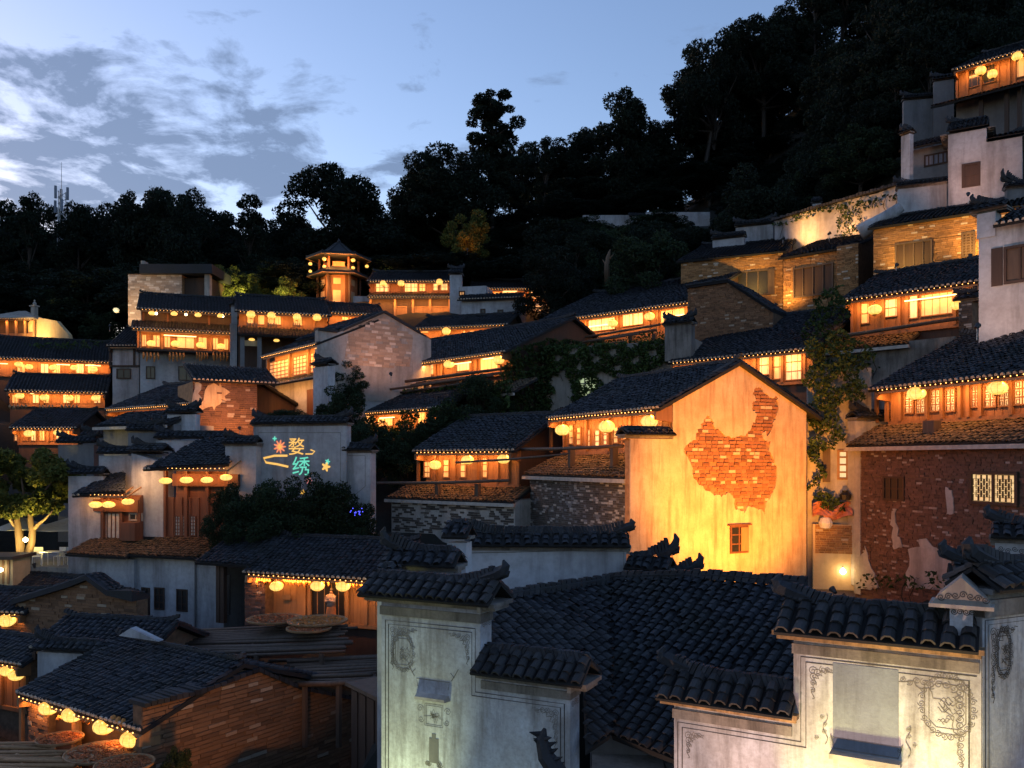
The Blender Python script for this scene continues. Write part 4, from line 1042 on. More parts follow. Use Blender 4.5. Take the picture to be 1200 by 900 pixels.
# ---- tall house: gallery over gallery over white wall
H = lit_house('tall_house', 'tall house with two open galleries of lanterns over a white wall', (164, 361.5, 275, 367.5), (64, 66.4), (220, 347.5), 380, 470, over=1.2, pitch=24, wallm='plaster', front='wood_dark', wood='timber_red',
              posts=(168, 197, 245, 272), lanterns=[(178, 367), (204, 367.5), (232, 369), (258, 370)], lr=.27, phrase='tall house, upper gallery', W=9, ends=False, boards=False)
F = H['F']; root = H['root']; ov = H['over']; L = H['L']
for x, y in ((183, 367.5), (218, 368.5), (261, 370.5)):
    u, z = F.hit(x, y, -.3); MB().lathe(F.W(u, -.3, z), [(0, -.1), (.09, -.05), (.1, .03), (.04, .12), (0, .14)], 8).single('bulb', 'bulb', 'bare white bulb between the lanterns of the tall two-gallery house', 'light bulb', 'bare bulbs of the tall house')
sl, zpe, u0, u1 = pent(root, H, H['zf'] + .1, -ov, 1.9, u=(-.6, L + .05), pitch=24, tile='tile', gutter=False, lime=True)
F2 = F.off(0, .7)
eave_works(root, F2, zpe, u0 + .1, u1 - .1, 1.2, 12)
zf2 = F.hit(220, 411, -.4)[1]
box_wall(root, F, 0, L, -2.5, -.42, H['zb'], zpe + .3, 'plaster', 'lower_wall')
MB().box(F, .05, L - .05, -.415, -.35, zf2, zpe - .1).build('gallery_front', 'wood', root)
for x in (162, 190, 229, 247, 270): u = F.u_at(x, -.3); MB().box(F, u - .08, u + .08, -.349, -.2, zf2 + .01, zpe - .05).build('post', 'wood', root)
for (x0, x1) in ((166, 172), (179, 188), (192, 200), (207, 228), (232, 243), (249, 256), (262, 268)):
    window(root, F, F.u_at(x0, -.3), F.u_at(x1, -.3), zf2 + .15, zpe - .3, -.34, 'glow_warm', 2, 1, .05, 'wood')
MB().tube([F.W(F.u_at(192, 0), 0, zpe - .35), F.W(F.u_at(230, 0), 0, zpe - .35)], .03, 5).build('light_tube', 'strip', root)
for (x, y) in ((177, 402.5), (205.5, 403), (235, 404.5), (259, 406)):
    u, z = F.hit(x, y, .5); lantern(F.W(u, .5, z), .36, 'yellow paper lantern under the middle roof of the tall two-gallery house', 'lower gallery lanterns', 'round', zpe - .12)
MB().box(F, -.1, L, -.4, .95, zf2 - .25, zf2 - .1).build('drying_shelf', 'wood_dark', root)
H['zf'] = zf2
drapes(H, [(166, 187), (197, 217), (229, 244), (248, 268)], 412.5, 423, 'hanging maize bundle on the drying rail of the tall two-gallery house', 'corn', n=1.0, per=5)
for (x0, x1, y0, y1) in ((171, 182, 429, 444), (209, 228, 429, 446)): window(root, F, F.u_at(x0, -.4), F.u_at(x1, -.4), F.hit(x0, y1, -.4)[1], F.hit(x0, y0, -.4)[1], -.41, 'dark_glass', 2, 1, .08, 'wood_dark')
# white side pier with cap between the galleries
P_ = fr_px(271, 279, 64.5, 64.6); t_ = thing('fire_wall', 'narrow white fire wall between the tall house and the next gallery', 'wall', P_.W(.25, -1, F.hit(275, 450)[1]))
box_wall(t_, P_, 0, .5, -3, 0.8, H['zb'], P_.hit(275, 381)[1], 'plaster'); box_wall(t_, P_, 0.02, .48, -3, .3, P_.hit(275, 381)[1], P_.hit(275, 360)[1], 'plaster', 'wall_head')
coping(t_, P_.W(.25, -3, P_.hit(275, 358.5)[1]), P_.W(.25, .35, P_.hit(275, 358.5)[1]), half=.4, horns=(0, 1), lay=1, horn=.2)
# dark wooden house to its left, with small window
Hd = lit_house('dark_house', 'unlit dark roofed house left of the tall two-gallery house', (128, 405, 160, 405), (66, 66), (145, 385), 428, 470, over=.5, pitch=28, wallm='plaster', front='plaster', wood='wood_dark', posts=(130, 158), light=False, boards=False, phrase='x')
F = Hd['F']; window(Hd['root'], F, F.u_at(137, -.5), F.u_at(154, -.5), F.hit(145, 444, -.5)[1], F.hit(145, 432, -.5)[1], -.44, 'dark_glass', 2, 1, .08, 'wood_dark')
# brick block and dark roof behind
F = fr_px(150, 213, 74, 74); z0, z1 = F.hit(180, 400)[1], F.hit(180, 321)[1]
root = thing('brick_building', 'tall pale brick building with a dark flat roof behind the two-gallery house', 'building', F.W(F.L / 2, -2, z0))
box_wall(root, F, 0, F.L, -5, -.03, z0, z1, 'mortar_map'); brick_joined(root, F, [(0, z0), (F.L, z0), (F.L, z1), (0, z1)], -.03, 'brick_pale', .5, .17, .02)
box_wall(root, F, F.L + .02, F.L + 2.3, -5, -.6, z0, z1 - .2, 'wood_dark', 'timber_wall')
MB().box(F, 1.2, F.L + 2.8, -5.4, .5, z1 - .05, z1 + .75).build('roof', 'tile', root)
MB().box(F, F.L + 2.0, F.L + 2.45, -.5, .1, z0, z1).build('post', 'stone', root)
MB().box(F, 1.2, 1.5, -.6, 0.2, z1 + .7, z1 + 1.1).build('chimney', 'stone', root)
flood(F.W(-.3, 2.6, z0 + 1.0), F.W(.8, 0, z0 + 4.0), 120, (1.0, .66, .34), 'floodlight beside the pale brick building', 110, 1.0)
lampp = F.W(-.75, .6, F.hit(146, 365)[1])
m = MB().lathe(lampp, [(0, -.22), (.2, -.15), (.26, 0), (.2, .16), (0, .22)], 10); m.single('globe_lamp', 'glow_green', 'pale globe lamp beside the tall pale brick building', 'lamp')
note_ground(F, 0, F.L, 0, -5, z0 + .3)

# ---- next gallery to the right with four lanterns
H = lit_house('timber_house', 'gallery house with four round lanterns and straw hung on its rail', (279, 364, 385, 369.5), (62, 64), (330, 349), 384, 430, over=.9, pitch=24, wallm='wood_dark',
              posts=(287, 300, 312, 331, 342, 356, 368, 383), panes=[(289, 298, 369, 380, 'glow_warm', (1, 1)), (302, 311, 369, 381, 'glow_warm', (1, 1)), (313, 330, 370, 381, 'glow_warm', (2, 1)), (343, 355, 371, 382, 'glow_warm', (1, 1))],
              lanterns=[(294, 368.5), (318, 369.5), (348, 371.5), (371.5, 372)], lr=.34, lk='globe', phrase='gallery house with straw on its rail', W=15)
F = H['F']; root = H['root']; ov = H['over']
drapes(H, [(288, 302), (313, 325), (343, 352)], 378, 385, 'straw bundle on the rail of the four-lantern gallery house', 'wicker', n=.3, per=4)
sl, zpe, u0, u1 = pent(root, H, H['zf'] - .05, -ov, 1.9, x=(279, 372), pitch=24, tile='tile', gutter=False)
for (x, y) in ((295, 398), (324, 399)):
    u, z = F.hit(x, y, .4); lantern(F.W(u, .4, z), .26, 'small flat lamp in the dark passage below the straw-hung gallery', 'passage lamps', 'flat', zpe + .0)
for x in (284, 304): u = F.u_at(x, .6); MB().box(F, u - .15, u + .15, .4, .7, zpe - 4, zpe).build('passage_post', 'plaster_grey', root)
MB().box(F, F.u_at(284, .5), F.u_at(304, .5), .45, .5, zpe - .75, zpe - .35).build('name_board', 'ochre_plaster', root)
lit_house('timber_house', 'short annex with lit eave and no lantern beside the pink gable', (386, 365.5, 434, 368.5), (66, 67), (410, 357), 382, 400, over=.7, pitch=24, wallm='wood_dark', ext=(.1, 1.2), W=12, phrase='x', panes=[(400, 412, 371, 376, 'glow_warm', (1, 1))])

# ---- hexagonal pavilion tower
c0 = ray(397, 318, 80)
root = thing('pavilion_tower', 'two-tier hexagonal pavilion tower with tiny lanterns at its eave corners', 'pavilion', (c0.x, c0.y, ray(397, 365, 80).z))
zE, zT, zM, zB = ray(0, 305, 80).z, ray(0, 289, 80).z, ray(0, 326, 80).z, ray(0, 360, 80).z
def hexring(r, z, ph=.2): return [V((c0.x + r * math.cos(ph + i * math.pi / 3), c0.y + r * math.sin(ph + i * math.pi / 3), z)) for i in range(6)]
def hexroof(name, r0, z0, r1, z1, root):
    m = MB(); k = 4; rings = []
    for i in range(k + 1):
        t = i / k; rings.append((r0 + (r1 - r0) * t, z0 + (z1 - z0) * (t ** 1.5)))
    pts = []
    for (r, z) in rings:
        for q, pnt in enumerate(hexring(r, z)): pts.append(pnt + V((0, 0, .25 if (r == r0) else 0)))
        for q in range(6):
            pass
    m.add(pts, [(i * 6 + j, i * 6 + (j + 1) % 6, (i + 1) * 6 + (j + 1) % 6, (i + 1) * 6 + j) for i in range(k) for j in range(6)] + [tuple(k * 6 + j for j in range(6))])
    b = [p_ - V((0, 0, .2)) for p_ in pts[:6]]
    m.add(pts[:6] + b, [(j, j + 6, (j + 1) % 6 + 6, (j + 1) % 6) for j in range(6)] + [tuple(6 + j for j in range(6))])
    o = m.build(name, 'tile', root)
    mm = MB()
    for j in range(6): mm.tube([pts[i * 6 + j] for i in range(k, -1, -1)], .09, 5)
    mm.build('hip_ridge', 'tile', o)
    s2 = MB()
    for j in range(6): s2.tube([b[j] - V((0, 0, .03)), b[(j + 1) % 6] - V((0, 0, .03))], .05, 4)
    s2.build('eave_board', 'wood_pale', o)
    return o
hexroof('upper_roof', 3.0, zE, .25, zT + .3, root); hexroof('lower_roof', 2.9, zM, 1.7, zM + .8, root)
MB().lathe((c0.x, c0.y, zT), [(.3, 0), (.35, .15), (.12, .3), (.18, .45), (0, .8)], 8).build('finial', 'tile', root)
for j, (q, q2) in enumerate(zip(hexring(1.8, zM + .5), hexring(1.8, zE))): MB().tube([q, q2], .12, 6).build('post', 'timber_red', root)
m = MB()
for j in range(6):
    a, b = hexring(1.5, 0)[j], hexring(1.5, 0)[(j + 1) % 6]
    f = Fr(a, b); m.box(f, .2, f.L - .2, -.02, .02, zM + .8, zE - .4)
m.build('window_panels', 'wood_pale', root)
MB().lathe((c0.x, c0.y, zB - 3), [(1.75, 0), (1.75, zM - zB + 3)], 6).build('lower_wall', 'wood', root)
for j in range(6):
    q = hexring(1.95, 0)[j]; MB().tube([V((q.x, q.y, zB - 3)), V((q.x, q.y, zM))], .13, 6).build('lower_post', 'wood_dark', root)
    lp = hexring(2.6, zE - .45)[j]; lantern(lp, .2, 'tiny lantern at an eave corner of the hexagonal pavilion tower', 'pavilion tower lanterns', 'globe', zE)
    if j in (2, 3, 4, 5): lantern(lp - V((0, 0, .7)), .18, 'tiny lantern at an eave corner of the hexagonal pavilion tower', 'pavilion tower lanterns', 'globe', zE - .6)
m = MB()
for j in (3, 4, 5):
    a, b = hexring(1.78, 0)[j], hexring(1.78, 0)[(j + 1) % 6]; f = Fr(a, b); m.box(f, .35, f.L - .35, .0, .04, zB + .2, zB + 1.3); m.box(f, .4, f.L - .4, .0, .04, zM - .85, zM - .3)
m.build('arch_panels', 'ochre_plaster', root)
pl_ = bpy.data.lights.new('tower_lamp', 'POINT'); pl_.energy = 110; pl_.color = (1, .36, .08); pl_.shadow_soft_size = .3
o = bpy.data.objects.new('tower_lamp', pl_); put(o, root, (c0.x - .9, c0.y - 2.7, zM - 1.0)); o2 = o.copy(); put(o2, root, (c0.x + .9, c0.y - 2.7, zM - 1.0)); o3 = o.copy(); put(o3, root, (c0.x - .6, c0.y - 2.4, zE - .7)); o4 = o.copy(); put(o4, root, (c0.x + 1.0, c0.y - 2.2, zE - .7))
GROUND.append((c0.x, c0.y, zB - .6))
# low white wall pieces beside it
wall_thing('garden_wall', 'low blue-white wall between the pavilion tower and the red-posted house', 414, 434, 77, 77, 347, 364, thick=.4, cap=False)

# ---- red-posted house in the middle
H = lit_house('timber_house', 'two-storey house with glowing middle window and red posts below', (432, 329.5, 528, 328.5), (74, 74), (480, 319), 343, 380, over=.9, pitch=24, wallm='wood_dark', wood='timber_red',
              posts=(434, 440, 457, 473, 490, 507, 526), panes=[(440, 456, 332, 343, 'glow_pale', (3, 2)), (474, 490, 331, 343, 'glow_pale', (2, 2)), (491, 499, 332, 342, 'glow_warm', (2, 2)), (507, 514, 332, 341, 'glow_pale', (1, 2)), (516, 525, 332, 341, 'glow_pale', (2, 2))],
              lanterns=[(449, 332), (470, 332), (515, 330.5)], lr=.33, lk='globe', phrase='two-storey house with red posts', W=15, ext=(.2, .1))
F = H['F']; root = H['root']
sl, zpe, u0, u1 = pent(root, H, H['zf'] - .05, -H['over'], 1.3, x=(430, 529), pitch=22, tile='tile', gutter=False, lime=True)
eave_works(root, F.off(0, .4), zpe, u0 + .1, u1 - .1, .9, 15)
m = MB().box(F, .1, H['L'] - .1, -.6, -.5, zpe - 2.6, zpe); m.build('lower_front', 'wood_dark', root)
for (x0, x1) in ((463, 477), (485, 503), (505, 526)): window(root, F, F.u_at(x0, -.5), F.u_at(x1, -.5), zpe - 2.2, zpe - .7, -.5, 'wood_pale', 2, 1, .1, 'wood_pale')
for x in (434, 463, 484, 504, 527): u = F.u_at(x, -.3); MB().box(F, u - .1, u + .1, -.4, -.2, zpe - 2.6, zpe - .1).build('post', 'wood_pale', root)
for (x0, x1, yt, Yd, lb) in ((527, 541, 322, 73, 'tall narrow white fire wall at the end of the red-posted house'),): wall_thing('fire_wall', lb, x0, x1, Yd, Yd, yt, 375, thick=1.2, lay=1)
H = lit_house('timber_house', 'long low house with a bright lit front, last before the wooded slope', (553, 339.5, 682, 336.5), (76, 76), (615, 328.5), 353, 366, over=.9, pitch=22, wallm='plaster', posts=(555, 563, 586, 607, 620, 645, 662, 680),
              panes=[(557, 562, 342, 350, 'glow_warm', (1, 1)), (578, 586, 342, 350, 'glow_warm', (1, 1)), (588, 606, 341, 351, 'glow_pale', (3, 1)), (621, 643, 341, 351, 'glow_pale', (3, 1)), (646, 660, 341, 350, 'glow_warm', (2, 1))], W=18,
              lanterns=[(571, 343)], lr=.3, lk='globe', phrase='long low house below the wooded slope', tubes=[(590, 341, 606, 341)])
Wm = wall_thing('white_house', 'plain white house with three tiny windows below the red-posted house', 541, 607, 71, 70, 352, 392, thick=3.5, cat='house', cap=False)
F = Wm['F']; 
for (x0, x1, y0, y1, pm) in ((563, 569, 362, 372, 'dark_glass'), (583, 590, 363, 373, 'dark_glass'), (600, 605, 365, 377, 'glow_pale')): window(Wm['root'], F, F.u_at(x0), F.u_at(x1), F.hit(x0, y1)[1], F.hit(x0, y0)[1], .01, pm, 1, 2, .1, 'wood_dark')
roof_slope(Wm['root'], F, Wm['z1'], R(22), [(-.3, 0), (F.L + .3, 0), (F.L + .3, 2), (-.3, 2)], n0=.4)
window(Wm['root'], F.off(0, -1.2), F.u_at(538, -1.2), F.u_at(545, -1.2), F.hit(541, 347, -1.2)[1], F.hit(541, 341, -1.2)[1], .01, 'glow_warm', 2, 1, .1, 'wood_dark')
box_wall(Wm['root'], F, -.6, 1.8, -3.5, -1.22, Wm['z1'] - 1, F.hit(541, 336, -1.2)[1], 'plaster', 'upper_wall')
lit_house('timber_house', 'low house with one bright lantern behind the pink gable', (487, 384, 592, 381), (66, 64), (540, 371), 393, 405, over=.7, pitch=24, wallm='wood_dark', panes=[(493, 503, 386, 391, 'glow_warm', (1, 1)), (541, 546, 387, 392, 'glow_warm', (1, 1)), (550, 557, 387, 391, 'glow_warm', (1, 1))],
          lanterns=[(523, 388)], lr=.36, lk='globe', phrase='low house behind the pink gable', W=10)

# ================================================================ house with the pink-white gable and orange lattice front
F, ze = eave_frame((307, 418, 371, 402), (57.0, 50.5)); L = F.L; p = R(24)
zb = F.hit(340, 500)[1]; r = 4.2; D = 8.6; ov = .9
root = thing('gable_house', 'white gabled house with an orange lit lattice gallery on its side', 'house', F.W(L / 2, -D / 2, zb))
ztt = ze + ov * math.tan(p) - .16
MB().prism(F, [(-ov, zb), (-ov, ztt), (-r, ze + r * math.tan(p) - .2), (-D + ov, ztt), (-D + ov, zb)], .02, L - .02).build('wall', 'plaster', root)
roof_slope(root, F, ze, p, [(-.3, 0), (L + .05, 0), (L + .05, r / math.cos(p)), (-.3, r / math.cos(p))])
eave_works(root, F, ze, .05, L - .05, ov, 20)
zf = F.hit(355, 441, -ov)[1]
MB().box(F, .1, L, -ov + .004, -ov + .05, zf, ztt - .05).build('gallery_front', 'wood_pale', root)
for k, (x0, x1) in enumerate(((317, 340), (345, 364), (365, 383))):
    a, b = F.u_at(x0, -ov), min(L - .05, F.u_at(x1, -ov)); 
    if b - a > .3: window(root, F, a, b, zf + .1, ztt - .5, -ov + .05, 'glow_warm', 5, 5, .07, 'wood')
for x in (316, 342, 364): MB().box(F, F.u_at(x, -ov) - .1, F.u_at(x, -ov) + .1, -ov + .05, -ov + .22, zf, ztt - .1).build('post', 'wood_pale', root)
pent(root, F, zf, -ov, 1.0, u=(-.2, L), pitch=22, tile='tile', gutter=False, lime=True)
area(root, F, .3, L - .3, .1, zf - .6, 60)
MB().box(F, F.u_at(360, -ov), L - .1, -ov - .02, -ov + .03, zf - 2.6, zf - .9).build('door', 'timber_red', root)
Gg = side(F, L); 
gp = [Gg.hit(x, y) for x, y in ((372, 470), (505, 470), (505, 398), (491, 391), (450, 367), (402, 388), (395, 390), (372, 387))]
gp = [(u, z) for u, z in gp]
GWp = MB().slab(Gg, gp, -.35, .02).build('gable_wall', 'plaster_old', root)
brick_joined(GWp, Gg, [Gg.hit(x, y) for x, y in ((402, 430), (480, 430), (484, 394), (450, 371), (408, 391))], .021, 'brick_pale', .5, .16, .015, keep=.9)
for a, b in ((gp[4], gp[3]), (gp[4], gp[5]), (gp[6], gp[7])):
    MB().box8([Gg.W(a[0], -.45, a[1]), Gg.W(b[0], -.45, b[1]), Gg.W(b[0], .15, b[1]), Gg.W(a[0], .15, a[1]), Gg.W(a[0], -.45, a[1] + .16), Gg.W(b[0], -.45, b[1] + .16), Gg.W(b[0], .15, b[1] + .16), Gg.W(a[0], .15, a[1] + .16)]).build('verge_tiles', 'tile', root)
rg = gp[4]; B_ = side(F, L)
m = MB(); m.add([Gg.W(rg[0], -.3, rg[1] + .1), Gg.W(gp[2][0], -.3, gp[2][1] + .1), Gg.W(gp[2][0], -7, gp[2][1] + .1), Gg.W(rg[0], -7, rg[1] + .1), Gg.W(gp[5][0], -.3, gp[5][1] + .1), Gg.W(gp[5][0], -7, gp[5][1] + .1)], [(0, 1, 2, 3), (0, 3, 5, 4)]); m.build('back_roof', 'under_tile', root); verge_slope(root, Gg, gp[2], gp[4], -7, -.2); verge_slope(root, Gg, gp[5], gp[4], -7, -.2)
note_ground(F, 0, L, 0, -6, zb + .3)
flood(Gg.W(3.0, 3.5, Gg.hit(450, 445)[1]), Gg.W(4.5, 0, Gg.hit(450, 400)[1]), 60, (1.0, .42, .22), 'floodlight under the pink-white gable', 110, 1.0)
wall_thing('fire_wall', 'short white fire wall with a dark cap beside the orange lattice gallery', 367, 384, 49.5, 48.5, 431, 470, thick=.5, lay=1, horns=(1, 0))

# ================================================================ lower roofs left of it
H = lit_house('timber_house', 'long timber house under a big slanting roof with a lit eave line and board front', (125, 483, 226, 468.5), (55, 49), (195, 452), 503, 520, over=.8, pitch=24, wallm='wood_dark', wood='wood', W=7, phrase='x')
F = fr_px(226, 302, 48.5, 50.5); pts = [F.hit(x, y) for x, y in ((226, 515), (302, 515), (301, 443), (270, 449), (232, 448), (226, 447))]
root = thing('brick_house', 'ruddy brick house wall with white plaster remnants below the orange lattice gallery', 'house', F.W(F.L / 2, -2, pts[0][1]))
MB().slab(F, pts, -4, -.02).build('wall', 'mortar_map', root)
brick_joined(root, F, pts, -.02, 'brick', .36, .12, .03)
flake(root, F, [(227, 448), (234, 449), (233, 480), (227, 490)], .012)
flake(root, F, [(240, 452), (262, 450), (266, 466), (250, 476), (236, 480)], .012, 'plaster_map', rough=.12)
roof_slope(root, F, F.hit(264, 447)[1], R(24), [(-.1, 0), (F.L + 1.2, 0), (F.L + 1.2, 2.7), (-.1, 2.7)], n0=.35)
flood(F.W(1.8, 3, pts[0][1] + .6), F.W(2, 0, pts[0][1] + 1.8), 150, (1, .36, .10), 'floodlight at the foot of the ruddy brick wall', 110, 1)
note_ground(F, 0, F.L, 0, -4, pts[0][1])
wall_thing('fire_wall', 'small grey-white wall with a short tiled cap before the board-fronted house', 196, 229, 46.5, 46, 486, 510, thick=.4, lay=1, mname='plaster')
F = fr_px(110, 196, 49, 45.5); z1 = F.hit(196, 497)[1]
root = thing('lean_to', 'low unlit lean-to with a pale gutter line below the board-fronted house', 'lean-to', F.W(F.L / 2, -1, z1 - 2.2))
box_wall(root, F, .3, F.L, -3, -.4, z1 - 2.5, z1, 'plaster_grey')
roof_slope(root, F, z1, R(22), [(0, 0), (F.L, 0), (F.L, 2.4), (0, 2.4)], lime=False); MB().box(F, 0, F.L, 0, .1, z1 - .2, z1 - .04).build('gutter_board', 'gutter', root)
note_ground(F, 0, F.L, 0, -3, z1 - 2.2)
for (xl, xr, yt, yb, Y, lb) in ((97, 128, 513, 560, 53, 'small dark wall end with a curled cap beside the lowest stacked gallery'), (68, 110, 521, 575, 50, 'weathered low wall behind the floodlit tree'), (150, 186, 507, 540, 45, 'grey wall stub with a finial behind the blue-white stepped wall')):
    wall_thing('fire_wall', lb, xl, xr, Y, Y, yt, yb, thick=.5, mname='plaster_grey', lay=1)

# ================================================================ blue-white stepped house with the two lantern porches
Y0 = 43.0
for (xl, xr, yt, yb, Y, lb, hn) in ((183, 262, 516, 560, 44.6, 'highest step of the blue-white fire wall behind the porches', (1, 0)),
                               (116, 190, 534, 590, 43.8, 'middle step of the blue-white fire wall behind the porches', (1, 0)),
                               (80, 121, 558, 640, 43.2, 'lowest step of the blue-white fire wall behind the porches', (1, 0))):
    wall_thing('fire_wall', lb, xl, xr, Y, Y, yt, yb, thick=.45, lay=1, horns=hn)
F1 = fr_px(84, 146, 42.6, 41.4)
root = thing('porch_house', 'white house with two dark timber porches hung with flat yellow lanterns', 'house', F1.W(3, -1.5, F1.hit(150, 745)[1]))
def porch(F, e0, e1, ridge_pts, ze, posts, zfl, u0, u1, wood='timber_red'):
    uv = [slope_uv(F, ze, R(28), x, y, 0) for x, y in ridge_pts]
    roof_slope(root, F, ze, R(28), uv)
    eave_works(root, F, ze, u0, u1, 1.0, 9)
    MB().box(F, u0 + .1, u1 - .05, -1.2, -1.05, zfl, ze - .12).build('porch_back', wood, root)
    MB().box(F, u0 + .1, u1, -.95, -.8, ze - .95, ze - .35).build('porch_beam', wood, root)
    for u in posts: MB().box(F, u - .09, u + .09, -1.04, -.86, zfl, ze - .2).build('post', wood, root)
ze1 = F1.hit(115, 578)[1]; zfl = F1.hit(120, 634)[1]
porch(F1, 0, 0, [(84, 581), (146, 576), (146, 549), (132, 553)], ze1, [F1.u_at(x, -.9) for x in (103, 120, 142, 163)], zfl, F1.u_at(92), F1.u_at(147, 0))
u0, u1 = F1.u_at(118, -1), F1.u_at(140, -1)
window(root, F1, F1.u_at(111, -1), F1.u_at(145, -1), F1.hit(125, 632, -1)[1], F1.hit(125, 600, -1)[1], -1.04, 'cloth', 7, 1, .07, 'timber_red')
MB().box(F1, F1.u_at(149, -.9), F1.u_at(165, -.9), -1.0, -.5, zfl, zfl + .9).build('balcony_box', 'timber_red', root)
window(root, F1, F1.u_at(150, -.9), F1.u_at(166, -.9), zfl + .95, F1.hit(156, 601, -.9)[1], -1.0, 'dark_glass', 2, 1, .08, 'stone')
for (x, y) in ((112, 591.5), (127.5, 591.5), (150, 588)):
    u, z = F1.hit(x, y, -.25); lantern(F1.W(u, -.25, z), .33, 'flat yellow lantern hanging in the smaller timber porch of the white house', 'lanterns of the smaller porch', 'flat', ze1 - .1)
F2 = fr_px(167, 268, 41.6, 39.8); ze2 = (F2.hit(167, 550)[1] + F2.hit(268, 544)[1]) / 2
zfl2 = F2.hit(220, 633)[1]
porch(F2, 0, 0, [(167, 550), (268, 544), (266, 514), (240, 513)], ze2, [F2.u_at(x, -.9) for x in (193, 218, 243, 264)], zfl2, F2.u_at(186), F2.u_at(266))
MB().box(F2, F2.u_at(192, -1), F2.u_at(266, -1), -1.04, -.98, zfl2, F2.hit(220, 583, -1)[1]).build('panel_front', 'timber_red', root)
for (x0, x1) in ((205, 212), (214, 221), (223, 230)): window(root, F2, F2.u_at(x0, -.97), F2.u_at(x1, -.97), F2.hit(x0, 628, -.97)[1], F2.hit(x0, 604, -.97)[1], -.98, 'cloth', 2, 6, .05, 'timber_red')
for i in range(8):
    u = F2.u_at(194, -1) + (F2.u_at(264, -1) - F2.u_at(194, -1)) * i / 7; MB().box(F2, u - .05, u + .05, -.98, -.92, zfl2, F2.hit(220, 583, -1)[1]).build('panel_stile', 'timber_red', root)
for (x, y) in ((194, 563.5), (218.5, 562.5), (242.5, 562.5), (265, 559.5)):
    u, z = F2.hit(x, y, -.2); lantern(F2.W(u, -.2, z), .33, 'flat yellow lantern hanging in the larger timber porch of the white house', 'lanterns of the larger porch', 'flat', ze2 - .1)
# tall white pier between the porches and lower white storey
a0, a1 = F2.u_at(144, -.3), F2.u_at(193, -.95)
pz = F2.hit(165, 535)[1]
MB().slab(F2, [(a0, zfl2), (a1, zfl2), (a1, ze2 - .05), (F2.u_at(186, -.9), F2.hit(186, 540)[1]), (a0, F2.hit(145, 531)[1])], -1.6, -.85).build('pier_wall', 'plaster', root)
coping(root, F2.W(a0 - .1, -1.2, F2.hit(145, 528)[1]), F2.W(a0 + 1.9, -1.2, F2.hit(145, 528)[1]), half=.5, horns=(1, 0), lay=1)
MB().slab(F1, [(F1.u_at(80, -1), zfl), (F1.u_at(103, -1), zfl), (F1.u_at(103, -1), ze1 + .2), (F1.u_at(80, -1), ze1)], -1.6, -1.0).build('side_wall', 'plaster', root)
zl = F2.hit(165, 760)[1]
box_wall(root, F1, F1.u_at(103, .2), F1.u_at(156, .2), -4, .15, zl, zfl - .8, 'plaster', 'lower_wall')
box_wall(root, F2, F2.u_at(153, .4), F2.u_at(262, .4), -4, .4, zl, zfl2 - .85, 'plaster', 'lower_wall')
pent(root, F1, zfl - .02, -1.0, 1.7, u=(F1.u_at(80, .5), F1.u_at(150, .5)), pitch=20, tile='tile_brown', gutter=False)
pent(root, F2, zfl2 - .02, -1.0, 1.9, u=(F2.u_at(150, .9), F2.u_at(255, .9)), pitch=20, tile='tile_brown', gutter=False)
for (x0, x1, y0, y1) in ((166, 176, 688, 722), (181, 193, 688, 714), (207, 220, 690, 716)): window(root, F2, F2.u_at(x0, .4), F2.u_at(x1, .4), F2.hit(x0, y1, .4)[1], F2.hit(x0, y0, .4)[1], .39, 'dark', 2, 3, .07, 'wood_dark', proud=.05)
MB().tube([F2.W(F2.u_at(229, .45), .46, zfl2 - .5), F2.W(F2.u_at(229, .45), .46, zl)], .05, 6).build('drain_pipe', 'plaster_grey', root)
note_ground(F2, F2.u_at(140), F2.u_at(265), 1, -4, zl + .2)
area(root, F2, a0 + .3, a1 - .1, .15, ze2 - .2, 26, (1, .5, .2))
# big white wall with the glowing lettering, and its shoulder
S1 = wall_thing('fire_wall', 'tall white wall with glowing coloured lettering above the dark bushes', 297, 406, 41.2, 40.0, 500, 600, thick=.5, horns=(1, 1), lay=2)
S2 = wall_thing('fire_wall', 'white shoulder wall between the larger porch and the lettered wall', 264, 300, 41.0, 40.6, 523, 600, thick=.5, horns=(1, 0), lay=2)
S3 = wall_thing('fire_wall', 'white shoulder wall at the far side of the lettered wall', 405, 434, 40.2, 39.7, 531, 600, thick=.5, horns=(0, 1), lay=2)
def ribbon(m, F, pts, n, w, closed=False):
    """painted line as a thin ribbon lying on the wall; pts in (u,z)"""
    pts = [V((a, b, 0)) for a, b in pts]; k = len(pts); base = len(m.v)
    for i, q in enumerate(pts):
        a, b = pts[(i - 1) % k if closed else max(i - 1, 0)], pts[(i + 1) % k if closed else min(i + 1, k - 1)]
        d = b - a; d = d.normalized() if d.length > 1e-9 else V((1, 0, 0)); s_ = V((-d.y, d.x, 0)) * w / 2
        for e in (q + s_, q - s_): m.v.append(tuple(F.W(e.x, n, e.y)))
    for i in range(k if closed else k - 1):
        j = (i + 1) % k; m.f.append((base + 2 * i, base + 2 * i + 1, base + 2 * j + 1, base + 2 * j))
F = S1['F']
m = MB(); ribbon(m, F, [F.hit(x, y) for x, y in ((303, 585), (303, 507), (399, 507), (399, 585))], .004, .03); ribbon(m, S3['F'], [S3['F'].hit(x, y) for x, y in ((408, 534), (428, 534), (428, 570), (416, 580))], .004, .03)
m.build('painted_border', 'ink_soft', S1['root'])
projection = thing('light_projection', 'glowing yellow and teal lettering with flowers thrown on the white wall', 'light projection', F.W(*[F.hit(350, 560)[0], .02, F.hit(350, 560)[1]]))  # light projected on the wall, built as glowing flat shapes
